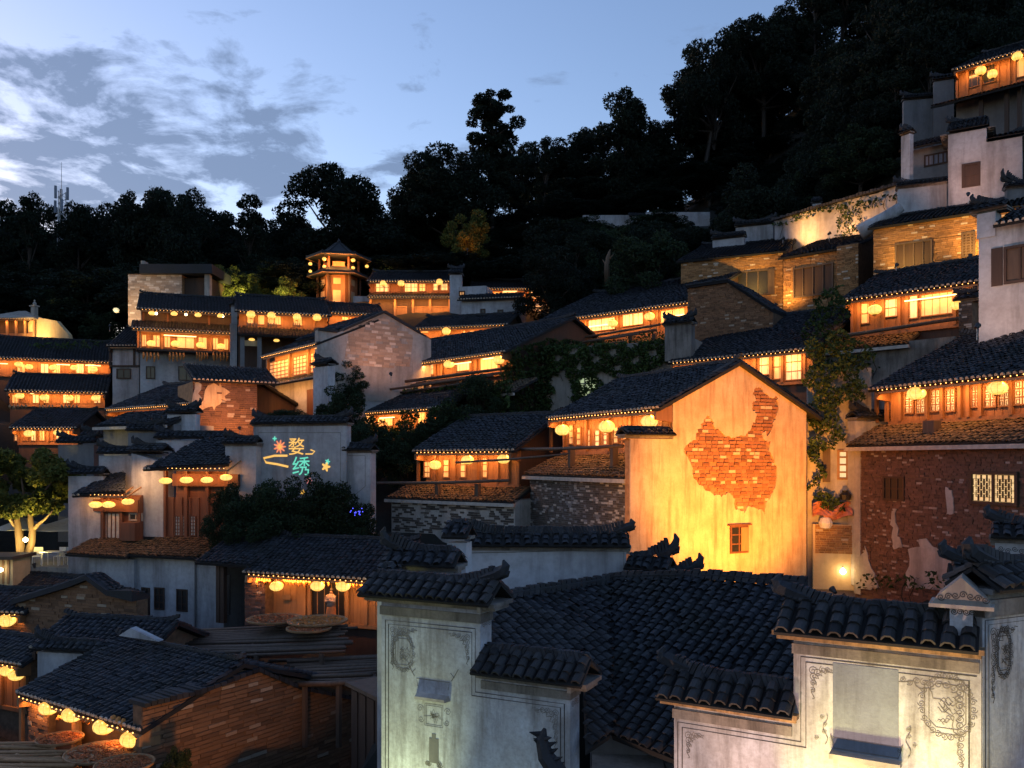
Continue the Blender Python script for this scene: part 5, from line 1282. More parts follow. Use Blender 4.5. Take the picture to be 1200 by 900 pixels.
def glyph(txt, x, y, hpx, mname):
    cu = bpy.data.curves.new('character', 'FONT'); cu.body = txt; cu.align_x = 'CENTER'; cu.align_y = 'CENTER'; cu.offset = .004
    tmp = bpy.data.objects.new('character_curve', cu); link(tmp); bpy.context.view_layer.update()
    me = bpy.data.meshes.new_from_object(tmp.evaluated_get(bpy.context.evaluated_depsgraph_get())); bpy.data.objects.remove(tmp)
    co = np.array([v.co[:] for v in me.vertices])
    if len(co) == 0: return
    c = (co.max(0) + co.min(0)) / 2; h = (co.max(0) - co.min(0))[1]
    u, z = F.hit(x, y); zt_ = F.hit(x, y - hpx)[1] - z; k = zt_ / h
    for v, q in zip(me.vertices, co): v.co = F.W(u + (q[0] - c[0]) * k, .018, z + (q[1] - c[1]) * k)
    me.materials.clear(); me.materials.append(MATS[mname]); o = bpy.data.objects.new('character', me); put(o, projection)
glyph('\u5a7a', 347.5, 523, 20, 'projected_yellow'); glyph('\u7ee3', 353, 546, 22, 'projected_teal')
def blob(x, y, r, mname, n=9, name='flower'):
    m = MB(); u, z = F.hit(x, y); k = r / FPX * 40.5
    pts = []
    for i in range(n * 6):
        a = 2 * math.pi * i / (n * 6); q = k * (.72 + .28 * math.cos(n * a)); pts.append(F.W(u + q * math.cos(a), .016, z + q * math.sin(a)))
    m.poly(pts); m.build(name, mname, projection)
blob(328, 523.5, 8.5, 'projected_orange'); blob(328, 523.5, 4, 'projected_yellow', 7); blob(382, 547, 6, 'projected_yellow', 5); blob(384, 541, 3.5, 'projected_teal', 5); blob(362, 563, 4.5, 'projected_pink', 6); blob(355, 577, 3.5, 'projected_yellow', 5); blob(322, 514, 3, 'projected_teal', 4, 'leaf')
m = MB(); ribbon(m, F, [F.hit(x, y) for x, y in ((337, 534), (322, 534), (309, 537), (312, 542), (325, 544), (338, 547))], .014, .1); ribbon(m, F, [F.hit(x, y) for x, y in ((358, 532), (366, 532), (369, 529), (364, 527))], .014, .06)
m.build('swoosh', 'projected_yellow', projection, kind='stuff')
u, z = F.hit(418, 600, 2); m = MB()
for i in range(14): m.lathe(F.W(u + rnd.uniform(-.35, .35), 2 + rnd.uniform(-.2, .2), z + rnd.uniform(-.2, .2)), [(0, -.03), (.03, 0), (0, .03)], 5)
m.single('string_light', 'blue_led', 'tiny blue string lights in the bush at the end of the lettered wall', 'string lights')

# ================================================================ open fronted house with maize under the eave
H = lit_house('timber_house', 'open timber house with maize hung under the eave and a robed figure inside', (289, 671.5, 449, 679.5), (35.6, 33.2), (365, 630), 727, 735, over=.9, pitch=26, wallm='wood_dark', front='wood_pale', wood='wood_pale',
              posts=(313, 316, 359, 365, 409, 431, 446), lanterns=[(324, 687), (372, 686.5), (402, 687), (438, 690)], lr=.33, phrase='open house with maize and the robed figure', W=12, c=.2)
F = H['F']; root = H['root']; ov = .9
a, b = F.u_at(364, -ov), F.u_at(404, -ov)
MB().box(F, a, b, -ov + .052, -ov + .06, H['zf'], H['ze'] - .35).build('dark_doorway', 'dark', root)
u0 = F.u_at(287, -.3); u1 = F.u_at(311, -.3)
pr = MB().box(F, u0, u1, -ov - .3, -.3, H['zf'] - 1, H['ze'] - .15).build('brick_pier', 'mortar', root); brick_joined(pr, F, [(u0, H['zf'] - 1), (u1, H['zf'] - 1), (u1, H['ze'] - .15), (u0, H['ze'] - .15)], -.3, 'brick', .28, .09, .025)
MB().box(F, F.u_at(332, -.8), F.u_at(342, -.8), -ov + .17, -ov + .2, F.hit(337, 702, -.8)[1], F.hit(337, 697, -.8)[1]).build('notice_board', 'wicker', root)
for (x0, x1) in ((300, 318), (332, 345), (345, 365), (378, 396), (410, 425), (424, 436)):
    drapes(H, [(x0, x1)], 677, 686 + rnd.uniform(-1, 5), 'bunch of orange maize tied under the eave of the open house', 'corn', n=-.25, per=6)
# bulb at the corner
u, z = F.hit(439.5, 683, .1); MB().lathe(F.W(u, .1, z), [(0, -.12), (.1, -.06), (.12, .03), (.05, .14), (0, .16)], 10).single('bulb', 'bulb', 'bare bright bulb at the corner of the open maize house', 'light bulb')
OH = H
# open shed to the left of it
F = fr_px(232, 292, 37.0, 35.8); ze = F.hit(260, 661)[1]
root = thing('open_shed', 'dark tiled shed roof on posts between the white house and the maize house', 'shed', F.W(F.L / 2, -1.5, ze - 3))
roof_slope(root, F, ze, R(24), [(-.2, 0), (F.L + .1, 0), (F.L + .1, 2.8), (-.2, 2.8)], lime=False)
for x in (257, 262): u = F.u_at(x, -.4); MB().box(F, u - .1, u + .1, -.5, -.3, ze - 2.6, ze).build('post', 'wood_dark', root)
box_wall(root, F, .9, F.L, -2.2, -2.0, ze - 2.6, ze + .6, 'plaster', 'back_wall'); MB().box(F, F.u_at(264, -2), F.u_at(270, -2), -2.0, -1.95, ze - 2.6, ze - .8).build('door', 'dark', root)
MB().box(F, .3, F.L, -1.6, -1.4, ze - .35, ze - .15).build('beam', 'wood_dark', root)
# ================================================================ robed figure in the doorway
F = OH['F']; fz = OH['zf'] + .02
up, _ = F.hit(388, 700, -.35); base = F.W(up, -.35, fz); H_ = 1.62
per = thing('person', 'person in a pale robe and orange skirt standing with folded arms in the doorway', 'person', base)
sk = {'pel': (0, 0, .92), 'sp': (0, 0, 1.12), 'ch': (0, .0, 1.3), 'nk': (0, .01, 1.42), 'hd': (.02, -.01, 1.52), 'ht': (.02, -.015, 1.6),
      'sl': (-.17, 0, 1.34), 'el': (-.23, -.08, 1.08), 'wl': (.02, -.2, 1.1), 'sr': (.17, 0, 1.34), 'er': (.23, -.08, 1.08), 'wr': (-.04, -.21, 1.14),
      'hl': (-.09, 0, .86), 'kl': (-.1, -.02, .48), 'al': (-.1, 0, .08), 'tl': (-.11, -.13, .03), 'hr': (.09, 0, .86), 'kr': (.1, -.03, .48), 'ar': (.1, 0, .08), 'tr': (.11, -.13, .03)}
ed = [('pel', 'sp'), ('sp', 'ch'), ('ch', 'nk'), ('nk', 'hd'), ('hd', 'ht'), ('ch', 'sl'), ('sl', 'el'), ('el', 'wl'), ('ch', 'sr'), ('sr', 'er'), ('er', 'wr'), ('pel', 'hl'), ('hl', 'kl'), ('kl', 'al'), ('al', 'tl'), ('pel', 'hr'), ('hr', 'kr'), ('kr', 'ar'), ('ar', 'tr')]
rad = {'pel': .15, 'sp': .13, 'ch': .15, 'nk': .055, 'hd': .095, 'ht': .08, 'sl': .07, 'el': .05, 'wl': .035, 'sr': .07, 'er': .05, 'wr': .035, 'hl': .1, 'kl': .07, 'al': .05, 'tl': .04, 'hr': .1, 'kr': .07, 'ar': .05, 'tr': .04}
ks = list(sk); fx, fn = F.u, F.n
me = bpy.data.meshes.new('body'); me.from_pydata([tuple(base + fx * sk[k][0] - fn * sk[k][1] + V((0, 0, sk[k][2]))) for k in ks], [(ks.index(a), ks.index(b)) for a, b in ed], [])
o = bpy.data.objects.new('body', me); put(o, per); me.materials.append(MATS['skin'])
sm = o.modifiers.new('Skin', 'SKIN')
for i, k in enumerate(ks): me.skin_vertices[0].data[i].radius = (rad[k], rad[k]); me.skin_vertices[0].data[i].use_root = (k == 'pel')
o.modifiers.new('Sub', 'SUBSURF').levels = 1
def loft(rings, name, mname, parent):
    m = MB(); seg = 14
    for (cx, cy, rx, ry, z) in rings:
        for j in range(seg):
            a = 2 * math.pi * j / seg; wv = 1 + .05 * math.sin(5 * a + z * 7)
            m.v.append(tuple(base + fx * (cx + rx * wv * math.cos(a)) - fn * (cy + ry * wv * math.sin(a)) + V((0, 0, z))))
    for i in range(len(rings) - 1):
        for j in range(seg): m.f.append((i * seg + j, i * seg + (j + 1) % seg, (i + 1) * seg + (j + 1) % seg, (i + 1) * seg + j))
    m.f.append(tuple(range(seg))); m.f.append(tuple((len(rings) - 1) * seg + j for j in range(seg)))
    return m.build(name, mname, parent, smooth=True)
loft([(0, 0, .30, .27, .05), (0, 0, .27, .24, .35), (0, 0, .23, .2, .7), (0, 0, .19, .17, .98)], 'skirt', 'skirt', per)
loft([(0, 0, .22, .2, .86), (0, 0, .2, .18, 1.02), (0, -.02, .23, .2, 1.15), (0, -.01, .24, .18, 1.3), (0, 0, .14, .12, 1.4), (0, 0, .08, .08, 1.44)], 'robe', 'robe', per)
for sx, a, b, c in ((1, 'sl', 'el', 'wl'), (-1, 'sr', 'er', 'wr')):
    q = [base + fx * sk[k][0] - fn * sk[k][1] + V((0, 0, sk[k][2])) for k in (a, b, c)]
    MB().tube([q[0], (q[0] + q[1]) / 2, q[1], (q[1] + q[2]) / 2, q[1] + (q[2] - q[1]) * .85], [.095, .09, .085, .08, .09], 8).build('sleeve', 'robe', per, smooth=True)
loft([(.02, .03, .085, .09, 1.5), (.02, .035, .115, .115, 1.58), (.02, .03, .1, .1, 1.66), (.02, .03, .04, .04, 1.71)], 'hair', 'hair', per)
m = MB(); hc = base + fx * .02 + V((0, 0, 1.54)) + fn * .1
for sx in (-.032, .032): m.lathe(hc + fx * sx, [(0, -.012), (.012, 0), (0, .012)], 6)
m.build('eyes', 'hair', per); per.scale = (.86, .86, .86)
MB().tube([hc + fn * -.01 + V((0, 0, .0)), hc + fn * .022 + V((0, 0, -.03))], [.01, .014], 5).build('nose', 'skin', per)

# ================================================================ slatted drying racks and baskets
def rack(label, P00, P10, P01, P11, n, r=.06, mname='wood_old', legs=2.0):
    """rows of long poles on cross beams"""
    P00, P10, P01, P11 = (V(q) for q in (P00, P10, P01, P11))
    t = thing('drying_rack', label, 'drying rack', (P00 + P11) / 2 - V((0, 0, legs)))
    for i in range(n):
        f = i / (n - 1); a = P00.lerp(P01, f) + V((rnd.uniform(-.5, .5), 0, rnd.uniform(-.04, .04))); b = P10.lerp(P11, f) + V((rnd.uniform(-.5, .5), 0, rnd.uniform(-.04, .04)))
        rr = r * rnd.uniform(.7, 1.25); MB().tube([a, a.lerp(b, .5) + V((0, 0, rnd.uniform(-.05, .02))), b], [rr, rr * .9, rr * .75], 6).build('pole', mname, t, smooth=True)
    for f in (.12, .5, .88):
        MB().tube([P00.lerp(P10, f) - V((0, 0, r * 1.7)), P01.lerp(P11, f) - V((0, 0, r * 1.7))], r * 1.1, 6).build('cross_beam', mname, t)
        for q in (P00.lerp(P10, f), P01.lerp(P11, f)): MB().tube([q - V((0, 0, r)), q - V((0, 0, legs))], r * 1.2, 6).build('leg', mname, t)
    return t
rack('weathered rack of long poles in front of the maize house', ray(205, 768, 30.4), ray(402, 762, 28.6), ray(185, 741, 34.6), ray(404, 731, 32.6), 13, .085)
rack('weathered rack of poles above the rubble brick gable', ray(345, 801, 27.0), ray(452, 797, 25.5), ray(330, 775, 30.5), ray(452, 768, 29.5), 11, .085)
rack('lamplit rack of poles under the corner lanterns', ray(-30, 912, 21.5), ray(118, 925, 19.5), ray(-40, 872, 24.5), ray(70, 868, 24.2), 13, .07, 'wood_pale')
def basket(px, py, Y, r, label, fill='chilli'):
    c = ray(px, py, Y); t = thing('drying_basket', label, 'basket', c)
    MB().lathe(c, [(0, 0), (r * .95, 0), (r, .03), (r * 1.01, .09), (r * .975, .095), (r * .95, .055), (0, .045)], 26).build('tray', 'wicker', t, smooth=False)
    m = MB(); n = 420
    for i in range(n):
        a = rnd.uniform(0, 6.283); q = r * .88 * math.sqrt(rnd.random()); p = c + V((q * math.cos(a), q * math.sin(a), .055 + rnd.uniform(0, .03)))
        d = V((rnd.gauss(0, 1), rnd.gauss(0, 1), rnd.gauss(0, .25))).normalized() * .045
        m.tube([p - d, p + d], [.02, .012], 4, False)
    m.build('drying_crop', fill, t, kind='stuff')
basket(322, 727, 32.4, 1.05, 'round basket of drying crop before the brick pier of the maize house')
basket(372, 729, 31.6, 1.1, 'round basket of drying crop before the robed figure', 'corn')
basket(362, 738, 30.6, .8, 'shallow basket overlapping the rack before the robed figure')
basket(70, 868, 24.0, .62, 'half-hidden basket at the post under the corner lanterns')
basket(119, 884, 22.6, .92, 'large basket of drying chilli under the corner lanterns')
basket(146, 898, 21.6, .72, 'basket of drying chilli touching the rubble brick corner')

# ================================================================ big roof at lower left with rubble brick gable
H = lit_house('corner_house', 'corner house with a broad bluish tile roof, rubble brick gable and drooping lanterns', (22, 812, 163, 856.5), (26.0, 22.4), (212, 762), 905, 960, over=.6, pitch=19, wallm='mortar', front='wood_dark', wood='wood_pale',
              posts=(30, 92, 160), lanterns=[(57, 829.5), (85, 837), (122, 851), (154, 866)], lr=.33, phrase='corner house with the rubble brick gable', W=9, ext=(.2, .1), c=.2, s=.22, dep=8.4, boards=False)
F = H['F']; root = H['root']; L = H['L']; CH = H
for px_ in range(-80, 440, 40): q_ = ray(px_, 945, 20.5); GROUND.append(tuple(q_))
for px_ in range(180, 460, 40): q_ = ray(px_, 800, 33); GROUND.append(tuple(q_))
drapes(H, [(68, 76), (97, 112), (132, 148)], 838, 848, 'small bunch of maize hung between the lanterns of the corner house', 'corn', n=-.1, per=3)
Gc = side(F, L + .02)
gp = [Gc.hit(x, y) for x, y in ((166, 920), (425, 920), (425, 822), (352, 808), (300, 786), (232, 812), (166, 828))]
gwl = MB().slab(Gc, gp, -.4, .0).build('gable_wall', 'mortar', root)
rest = brick_singles(gwl, Gc, gp, .001, 'brick_rubble', .52, .125, .03, .02, 300, .025)
if rest:
    mm = MB()
    for (u0, u1, z0, z1) in rest: mm.box(Gc, u0, u1, .0, max(.01, rnd.gauss(.03, .012)), z0, z1)
    mm.build('bricks', 'brick_rubble_s', gwl, kind='stuff')
for a, b in ((gp[6], gp[5]), (gp[5], gp[4]), (gp[4], gp[3]), (gp[3], gp[2])):
    m = MB(); n = 9
    for i in range(n):
        q0 = (a[0] + (b[0] - a[0]) * i / n, a[1] + (b[1] - a[1]) * i / n); q1 = (a[0] + (b[0] - a[0]) * (i + .86) / n, a[1] + (b[1] - a[1]) * (i + .86) / n); h = rnd.uniform(.1, .16)
        m.box8([Gc.W(q0[0], -.6, q0[1] - .01), Gc.W(q1[0], -.6, q1[1] - .01), Gc.W(q1[0], .16, q1[1] - .01), Gc.W(q0[0], .16, q0[1] - .01), Gc.W(q0[0], -.6, q0[1] + h), Gc.W(q1[0], -.6, q1[1] + h), Gc.W(q1[0], .16, q1[1] + h * .8), Gc.W(q0[0], .16, q0[1] + h)])
    m.build('verge_tiles', 'tile', root)
# stone side of its front at the left, and the post
m = MB().box(F, -.1, 1.1, -1.2, -.35, H['zb'], H['ze'] - .2); pr = m.build('stone_pier', 'mortar', root)
brick_joined(pr, F, [(-.1, H['zb']), (1.1, H['zb']), (1.1, H['ze'] - .2), (-.1, H['ze'] - .2)], -.35, 'brick_rubble_s', .4, .14, .03)
MB().tube([F.W(2.6, -.4, H['zb']), F.W(2.6, -.4, H['ze'] - .2)], .12, 8).build('round_post', 'wood_pale', root)
pl_ = bpy.data.lights.new('alley_lamp', 'SPOT'); 
flood(Gc.W(-1.0, 5.0, Gc.hit(250, 960)[1]), Gc.W(2.2, 0, Gc.hit(250, 870)[1]), 66, (1.0, .42, .10), 'alley floodlight below the rubble brick gable', 75, .5)
# dark timber block put in for the big shadowed door area
F = fr_px(412, 462, 23.5, 21.5); z1 = F.hit(430, 812)[1]; z0 = F.hit(430, 930)[1]
t = thing('shadow_block', 'dark timber block for the shadowed door area beside the left foreground wall', 'shed', F.W(F.L / 2, -.8, z0)); box_wall(t, F, 0, F.L, -1.6, 0, z0, z1, 'wood_dark'); MB().box(F, -.1, F.L + .1, -1.8, .15, z1, z1 + .1).build('roof', 'wood_old', t)  # the whole block, its roof included, stands in for the shadowed area
for i in range(5): MB().box(F, F.L * (i + .1) / 5, F.L * (i + .82) / 5, 0, .03, z0, z1 - .1).build('shadow_block_plank', 'wood_dark', t)

# ================================================================ roofs and gables behind it (left)
F = fr_px(18, 160, 37, 34.5)
gp = [F.hit(x, y) for x, y in ((18, 745), (160, 745), (160, 704), (130, 697), (106, 679), (86, 687), (18, 708))]
root = thing('brick_house', 'unlit brown brick gable with sagging tile edge below the white house', 'house', F.W(F.L / 2, -2, gp[0][1] - .5))
MB().slab(F, gp, -.6, -.02).build('wall', 'mortar', root); brick_joined(root, F, gp, -.02, 'brick_rubble_s', .45, .12, .03)
for i, (a, b) in enumerate(((gp[6], gp[5]), (gp[5], gp[4]), (gp[4], gp[3]), (gp[3], gp[2]))):
    k = .35 if i == 3 else .12
    MB().box8([F.W(a[0], -.7, a[1]), F.W(b[0], -.7, b[1]), F.W(b[0], .25, b[1]), F.W(a[0], .25, a[1]), F.W(a[0], -.7, a[1] + .2), F.W(b[0], -.7, b[1] + .2), F.W(b[0], .25, b[1] + k + .1), F.W(a[0], .25, a[1] + .2)]).build('verge_tiles', 'tile', root)
    verge_slope(root, F, *((a, b) if b[1] > a[1] else (b, a)), -.65, .1, lift=.2)
note_ground(F, 0, F.L, 0, -4, gp[0][1] - .3)
roofs = [('dark_house', 'unlit roof seen end-on above the corner house', (40, 762, 166, 764), (30.5, 29.5), (105, 724), 780, 800),
         ('dark_house', 'low bluish roof just left of the brown brick gable', (-40, 712, 62, 700), (41, 39), (20, 672), 740, 760)]
for nm, lb, e, Yy, rg, fl, bs in roofs:
    lit_house(nm, lb, e, Yy, rg, fl, bs, over=.5, pitch=24, wallm='mortar', front='mortar', wood='wood_dark', light=False, boards=False, phrase='x', posts=())
lit_house('timber_house', 'small lit house with upright boards and two lanterns behind the corner house', (-40, 771, 20, 776.5), (31.5, 30.2), (-5, 742), 822, 840, over=.5, pitch=24, wallm='mortar', wood='wood', lanterns=[(9, 786), (19, 791)], lr=.3, phrase='small board house behind the corner house', W=9)
lit_house('timber_house', 'sliver of a lit house with one lantern beside the unlit brown gable', (-40, 716, 23, 718.5), (37, 36.5), (-5, 690), 732, 750, over=.5, pitch=24, wallm='mortar', wood='wood', lanterns=[(8, 727)], lr=.42, phrase='sliver of a house beside the brown gable', W=8)
wall_thing('fire_wall', 'low whitish wall with slim cap and broken pillar above the corner house roof', 44, 116, 28.6, 28.2, 764, 800, thick=.35, lay=1, horns=(1, 0), mname='plaster')
F = fr_px(138, 186, 27.2, 27.0)
gp = [F.hit(x, y) for x, y in ((139, 745), (153, 736), (186, 752))]
MB().slab(F, gp, -.3, 0).single('gable_wall', 'plaster', 'tiny whitish gable peak poking up behind the corner house ridge', 'wall')

# ================================================================ terrace with the floodlit tree
tz = ray(0, 662, 45).z
F = fr_px(-60, 96, 46, 44); MB().box(F, 0, F.L, -6, .3, tz - 3, tz).single('terrace', 'stone', 'stone terrace carrying the floodlit tree', 'terrace')
note_ground(F, 0, F.L, 1, -5, tz - 2.4)
for (px, w, lb) in ((27, 1.5, 'small cream parasol behind the forked trunk'), (82, 2.1, 'wide grey parasol over the white chairs')):
    c = ray(px, 663, 47); c.z = tz; t = thing('parasol', lb, 'parasol', c)
    MB().tube([c, c + V((0, 0, 2.25))], .035, 6).build('pole', 'wood_pale', t); MB().lathe(c + V((0, 0, 1.75)), [(w, 0), (w * .98, .04), (w * .5, .32), (.05, .62), (0, .62), (.0, .5), (w * .5, .26), (w, 0)], 8).build('canopy', 'cloth', t)
    MB().lathe(c, [(.25, 0), (.25, .08), (.05, .12)], 8).build('base', 'stone', t)
for k, (px, lb) in enumerate(((70, 'white chair nearest the table on the terrace'), (77, 'white chair beside the wide grey parasol pole'), (44, 'white chair behind the forked tree trunk'))):
    c = ray(px, 662, 45.2); c.z = tz; f = Fr(c, c + V((1, .3 * (k - 1), 0))); t = thing('chair', lb, 'chair', c)
    MB().box(f, -.22, .22, -.2, .22, .42 + tz, .46 + tz).build('seat', 'white_paint', t); MB().box(f, -.22, .22, -.24, -.2, tz + .46, tz + .9).build('backrest', 'white_paint', t)
    for a in (-.2, .2):
        for b in (-.2, .2): MB().tube([f.W(a, b, tz), f.W(a, b, tz + .42)], .02, 5).build('leg', 'white_paint', t)
c = ray(62, 664, 44.8); c.z = tz; t = thing('table', 'small whitish table on the terrace among the chairs', 'table', c); f = Fr(c, c + V((1, 0, 0)))
MB().box(f, -.5, .5, -.35, .35, tz + .7, tz + .74).build('tabletop', 'white_paint', t)
for a in (-.42, .42):
    for b in (-.28, .28): MB().tube([f.W(a, b, tz), f.W(a, b, tz + .7)], .025, 5).build('leg', 'white_paint', t)
F = fr_px(-40, 15, 41, 41); z1 = F.hit(0, 655)[1]; z0 = F.hit(0, 684)[1]
t = thing('kiosk', 'lit slatted kiosk at the edge of the terrace', 'kiosk', F.W(1, -.5, z0 - 1)); box_wall(t, F, 0, F.L, -1.5, 0, z0 - 1, z1, 'ochre_plaster')
for i in range(9): MB().box(F, F.L * i / 9, F.L * i / 9 + .1, 0, .05, z0, z1).build('slat', 'wood_pale', t)
MB().box(F, -.2, F.L + .2, -1.7, .4, z1, z1 + .15).build('roof', 'wood_old', t)
u, z = F.hit(1, 668, .3); MB().lathe(F.W(u, .3, z), [(0, -.1), (.1, -.05), (.1, .05), (0, .12)], 8).build('lamp_bulb', 'bulb', t)
u, z = F.hit(2, 637, 0); MB().lathe(F.W(u, -2, z), [(0, -.14), (.12, -.05), (.12, .05), (0, .14)], 8).single('bulb', 'bulb', 'bare bright bulb over the slatted kiosk', 'light bulb')
TREE_LIT = ray(29, 655, 45.0); TREE_LIT.z = tz

# ================================================================ foreground: left wall of the courtyard house
def frame_lines(root, F, rings, n=.004, w=.018):
    m = MB()
    for (pts, cl) in rings: ribbon(m, F, pts, n, w, cl)
    return m.build('painted_border', 'ink', root)
def spiral(m, F, u, z, r, sx, sz, n=.004, w=.009, turns=1.6, ph=0.0):
    pts = []
    for i in range(26):
        t = i / 25; a = ph + turns * 2 * math.pi * t; q = r * (1 - .88 * t)
        pts.append((u + sx * q * math.cos(a), z + sz * q * math.sin(a)))
    ribbon(m, F, pts, n, w)
def corner_scroll(root, F, u, z, sx, sz, W_, H2, panel=None, mname='ink_soft'):
    """painted corner ornament: scrolls running out along both sides of the corner"""
    m = MB(); k = max(4, int(W_ / .085))
    for i in range(k):
        t = i / k; r = .05 * (1 - .55 * t) + .012; spiral(m, F, u + sx * (r + t * W_), z + sz * (r + .02 + .02 * math.sin(i * 2)), r, sx, sz * (1 if i % 2 else -1), ph=i)
    k = max(4, int(H2 / .085))
    for i in range(1, k):
        t = i / k; r = .05 * (1 - .55 * t) + .012; spiral(m, F, u + sx * (r + .02), z + sz * (r + t * H2), r, sx * (1 if i % 2 else -1), sz, ph=i * 1.3)
    pts = []
    for i in range(24):
        t = i / 23; q = (1 - t); wob = .03 * math.sin(i * 1.9)
        pts.append((u + sx * (W_ * (t ** 2.2) + .06 + wob), z + sz * (H2 * (q ** 2.2) + .06 + wob)))
    ribbon(m, F, pts, .004, .012)
    if panel:
        pu, pz, pw, ph_ = panel
        for s_ in (1, .8):
            oc = [(pu + s_ * pw * a, pz + s_ * ph_ * b) for a, b in ((-.6, -1), (.6, -1), (1, -.7), (1, .7), (.6, 1), (-.6, 1), (-1, .7), (-1, -.7))]; ribbon(m, F, oc, .004, .012, True)
        for i in range(22):
            q0 = (pu + rnd.uniform(-.5, .5) * pw, pz + rnd.uniform(-.6, .3) * ph_)
            ribbon(m, F, [(q0[0] + j * .013, q0[1] + .03 * math.sin(j * .7 + i)) for j in range(7)], .004, .008)
        for i in range(26):
            a = 2 * math.pi * i / 26; spiral(m, F, pu + pw * 1.14 * math.cos(a), pz + ph_ * 1.12 * math.sin(a), .045, 1, 1 if i % 2 else -1, ph=a)
    return m.build('painted_scroll', mname, root)
FA = fr_px(447, 668, 15.8, 14.15)
zA1 = FA.hit(503, 708)[1]; zA2 = FA.hit(612, 799)[1]; zA0 = FA.hit(560, 960)[1] - 3.0
rootA = thing('courtyard_wall', 'stepped white courtyard wall with painted corners and a small slot window', 'wall', FA.W(FA.L / 2, -.2, zA0))
uS = FA.u_at(563); LA = FA.L; TH = .42
MB().slab(FA, [(0, zA0), (LA, zA0), (LA, zA2), (uS, zA2), (uS, zA1), (0, zA1)], -TH, 0).build('wall', 'plaster_fore', rootA)
MB().box(FA, -.02, uS + .02, -TH - .02, .03, zA1 - .26, zA1 - .1).build('grey_band', 'cornice_grey', rootA)
MB().box(FA, uS + .021, LA + .02, -TH - .02, .03, zA2 - .2, zA2 - .06).build('grey_band', 'cornice_grey', rootA)
coping(rootA, FA.W(-.25, -TH / 2, zA1 + .12), FA.W(uS + .22, -TH / 2, zA1 + .12), half=.52, pitch=32, s=.215, h=.085, crest=.17, horn=.2, singles=True, c=.2, horns=(0, 1))
coping(rootA, FA.W(uS + .02, -TH / 2, zA2 + .12), FA.W(LA + .22, -TH / 2, zA2 + .12), half=.5, pitch=34, s=.215, h=.085, crest=.2, horn=0.0, singles=True, c=.2, horns=(0, 0))
zl = zA1 - .36; ll = .09
frame_lines(rootA, FA, [([(ll, zA0 + 1), (ll, zl), (uS - .1, zl), (uS - .1, zA2 - .28), (LA - .1, zA2 - .28), (LA - .1, zA0 + 1)], False), ([(ll + .07, zA0 + 1), (ll + .07, zl - .07), (uS - .17, zl - .07), (uS - .17, zA2 - .35), (LA - .17, zA2 - .35), (LA - .17, zA0 + 1)], False)])
corner_scroll(rootA, FA, ll + .09, zl - .09, 1, -1, .55, .75, (ll + .38, zl - .55, .2, .3), 'ink_soft')
corner_scroll(rootA, FA, uS - .19, zl - .09, -1, -1, .4, .5, None, 'ink_soft')
corner_scroll(rootA, FA, LA - .19, zA2 - .37, -1, -1, .45, .62, None, 'ink_soft')
# carved brackets at the ends of both caps
for (u, z, n) in ((uS, zA1, 'carved_bracket'), (LA, zA2, 'carved_bracket')):
    S_ = side(FA, u + .012)
    m = MB().slab(S_, [(-.12, z - .06), (TH + .12, z - .06), (TH + .12, z + .06), (TH / 2, z + .26), (-.12, z + .06)], -.02, .05); m.build(n, 'stone', rootA)
    m = MB()
    for i in range(5): spiral(m, S_, .02 + i * .1, z + .03, .045, 1, 1 if i % 2 else -1, .054, .012)
    for i in range(3): spiral(m, S_, .1 + i * .11, z - .28, .06, 1, 1 if i % 2 else -1, .002, .012)
    m.build('carving', 'ink_soft', rootA)
# hooded slot window in the middle of the wall
hu0, hz = FA.hit(487, 812); hu1, _ = FA.hit(528, 812)
m = MB(); m.box8([FA.W(hu0, 0, hz - .06), FA.W(hu1, 0, hz - .06), FA.W(hu1 - .05, .13, hz - .07), FA.W(hu0 + .05, .13, hz - .07), FA.W(hu0 + .04, 0, hz + .03), FA.W(hu1 - .04, 0, hz + .03), FA.W(hu1 - .06, .13, hz - .02), FA.W(hu0 + .06, .13, hz - .02)])
hood = m.build('window_hood', 'plaster_old', rootA)
m = MB(); ribbon(m, FA, [(hu0 + .05, hz + .13), (hu0 + .02, hz + .27), (hu1 - .02, hz + .27), (hu1 - .05, hz + .13)], .004, .014)
for sx, u in ((-1, hu0), (1, hu1)): ribbon(m, FA, [(u + sx * .02, hz + .3), (u + sx * .1, hz + .42), (u + sx * .16, hz + .52)], .004, .016); ribbon(m, FA, [(u + sx * .08, hz + .36), (u + sx * .0, hz + .44)], .004, .012)
a, z1 = FA.hit(498, 824); b, z0 = FA.hit(519, 853)
for d in (0, .03): ribbon(m, FA, [(a + d, z0 + d), (b - d, z0 + d), (b - d, z1 - d), (a + d, z1 - d)], .004, .012, True)
for i in range(14): ribbon(m, FA, [((a + b) / 2 + rnd.gauss(0, .06) + j * .012, (z0 + z1) / 2 + rnd.gauss(0, .05)) for j in range(4)], .004, .006)
spiral(m, FA, a - .1, z1 - .1, .07, 1, 1); spiral(m, FA, b + .1, z1 - .1, .07, -1, 1); spiral(m, FA, a - .08, z0 + .1, .06, 1, -1); spiral(m, FA, b + .08, z0 + .1, .06, -1, -1)
m.build('painted_panel', 'ink_soft', rootA)
a, z1 = FA.hit(503, 859); b, _ = FA.hit(514, 859); z0 = FA.hit(508, 894)[1]
MB().slab(FA, [(a, z0), (b, z0), (b, z1 - .08), ((a + b) / 2 + .04, z1 - .08), ((a + b) / 2 + .04, z1), ((a + b) / 2 - .04, z1), ((a + b) / 2 - .04, z1 - .08), (a, z1 - .08)], -.02, .006).build('slot_window', 'plaster_grey', rootA)
m = MB()
for s_ in (-.12, .12):
    for i in range(5): spiral(m, FA, (a + b) / 2 + s_ + rnd.gauss(0, .02), z0 - .03 + rnd.gauss(0, .02), .05, 1, 1 if i % 2 else -1)
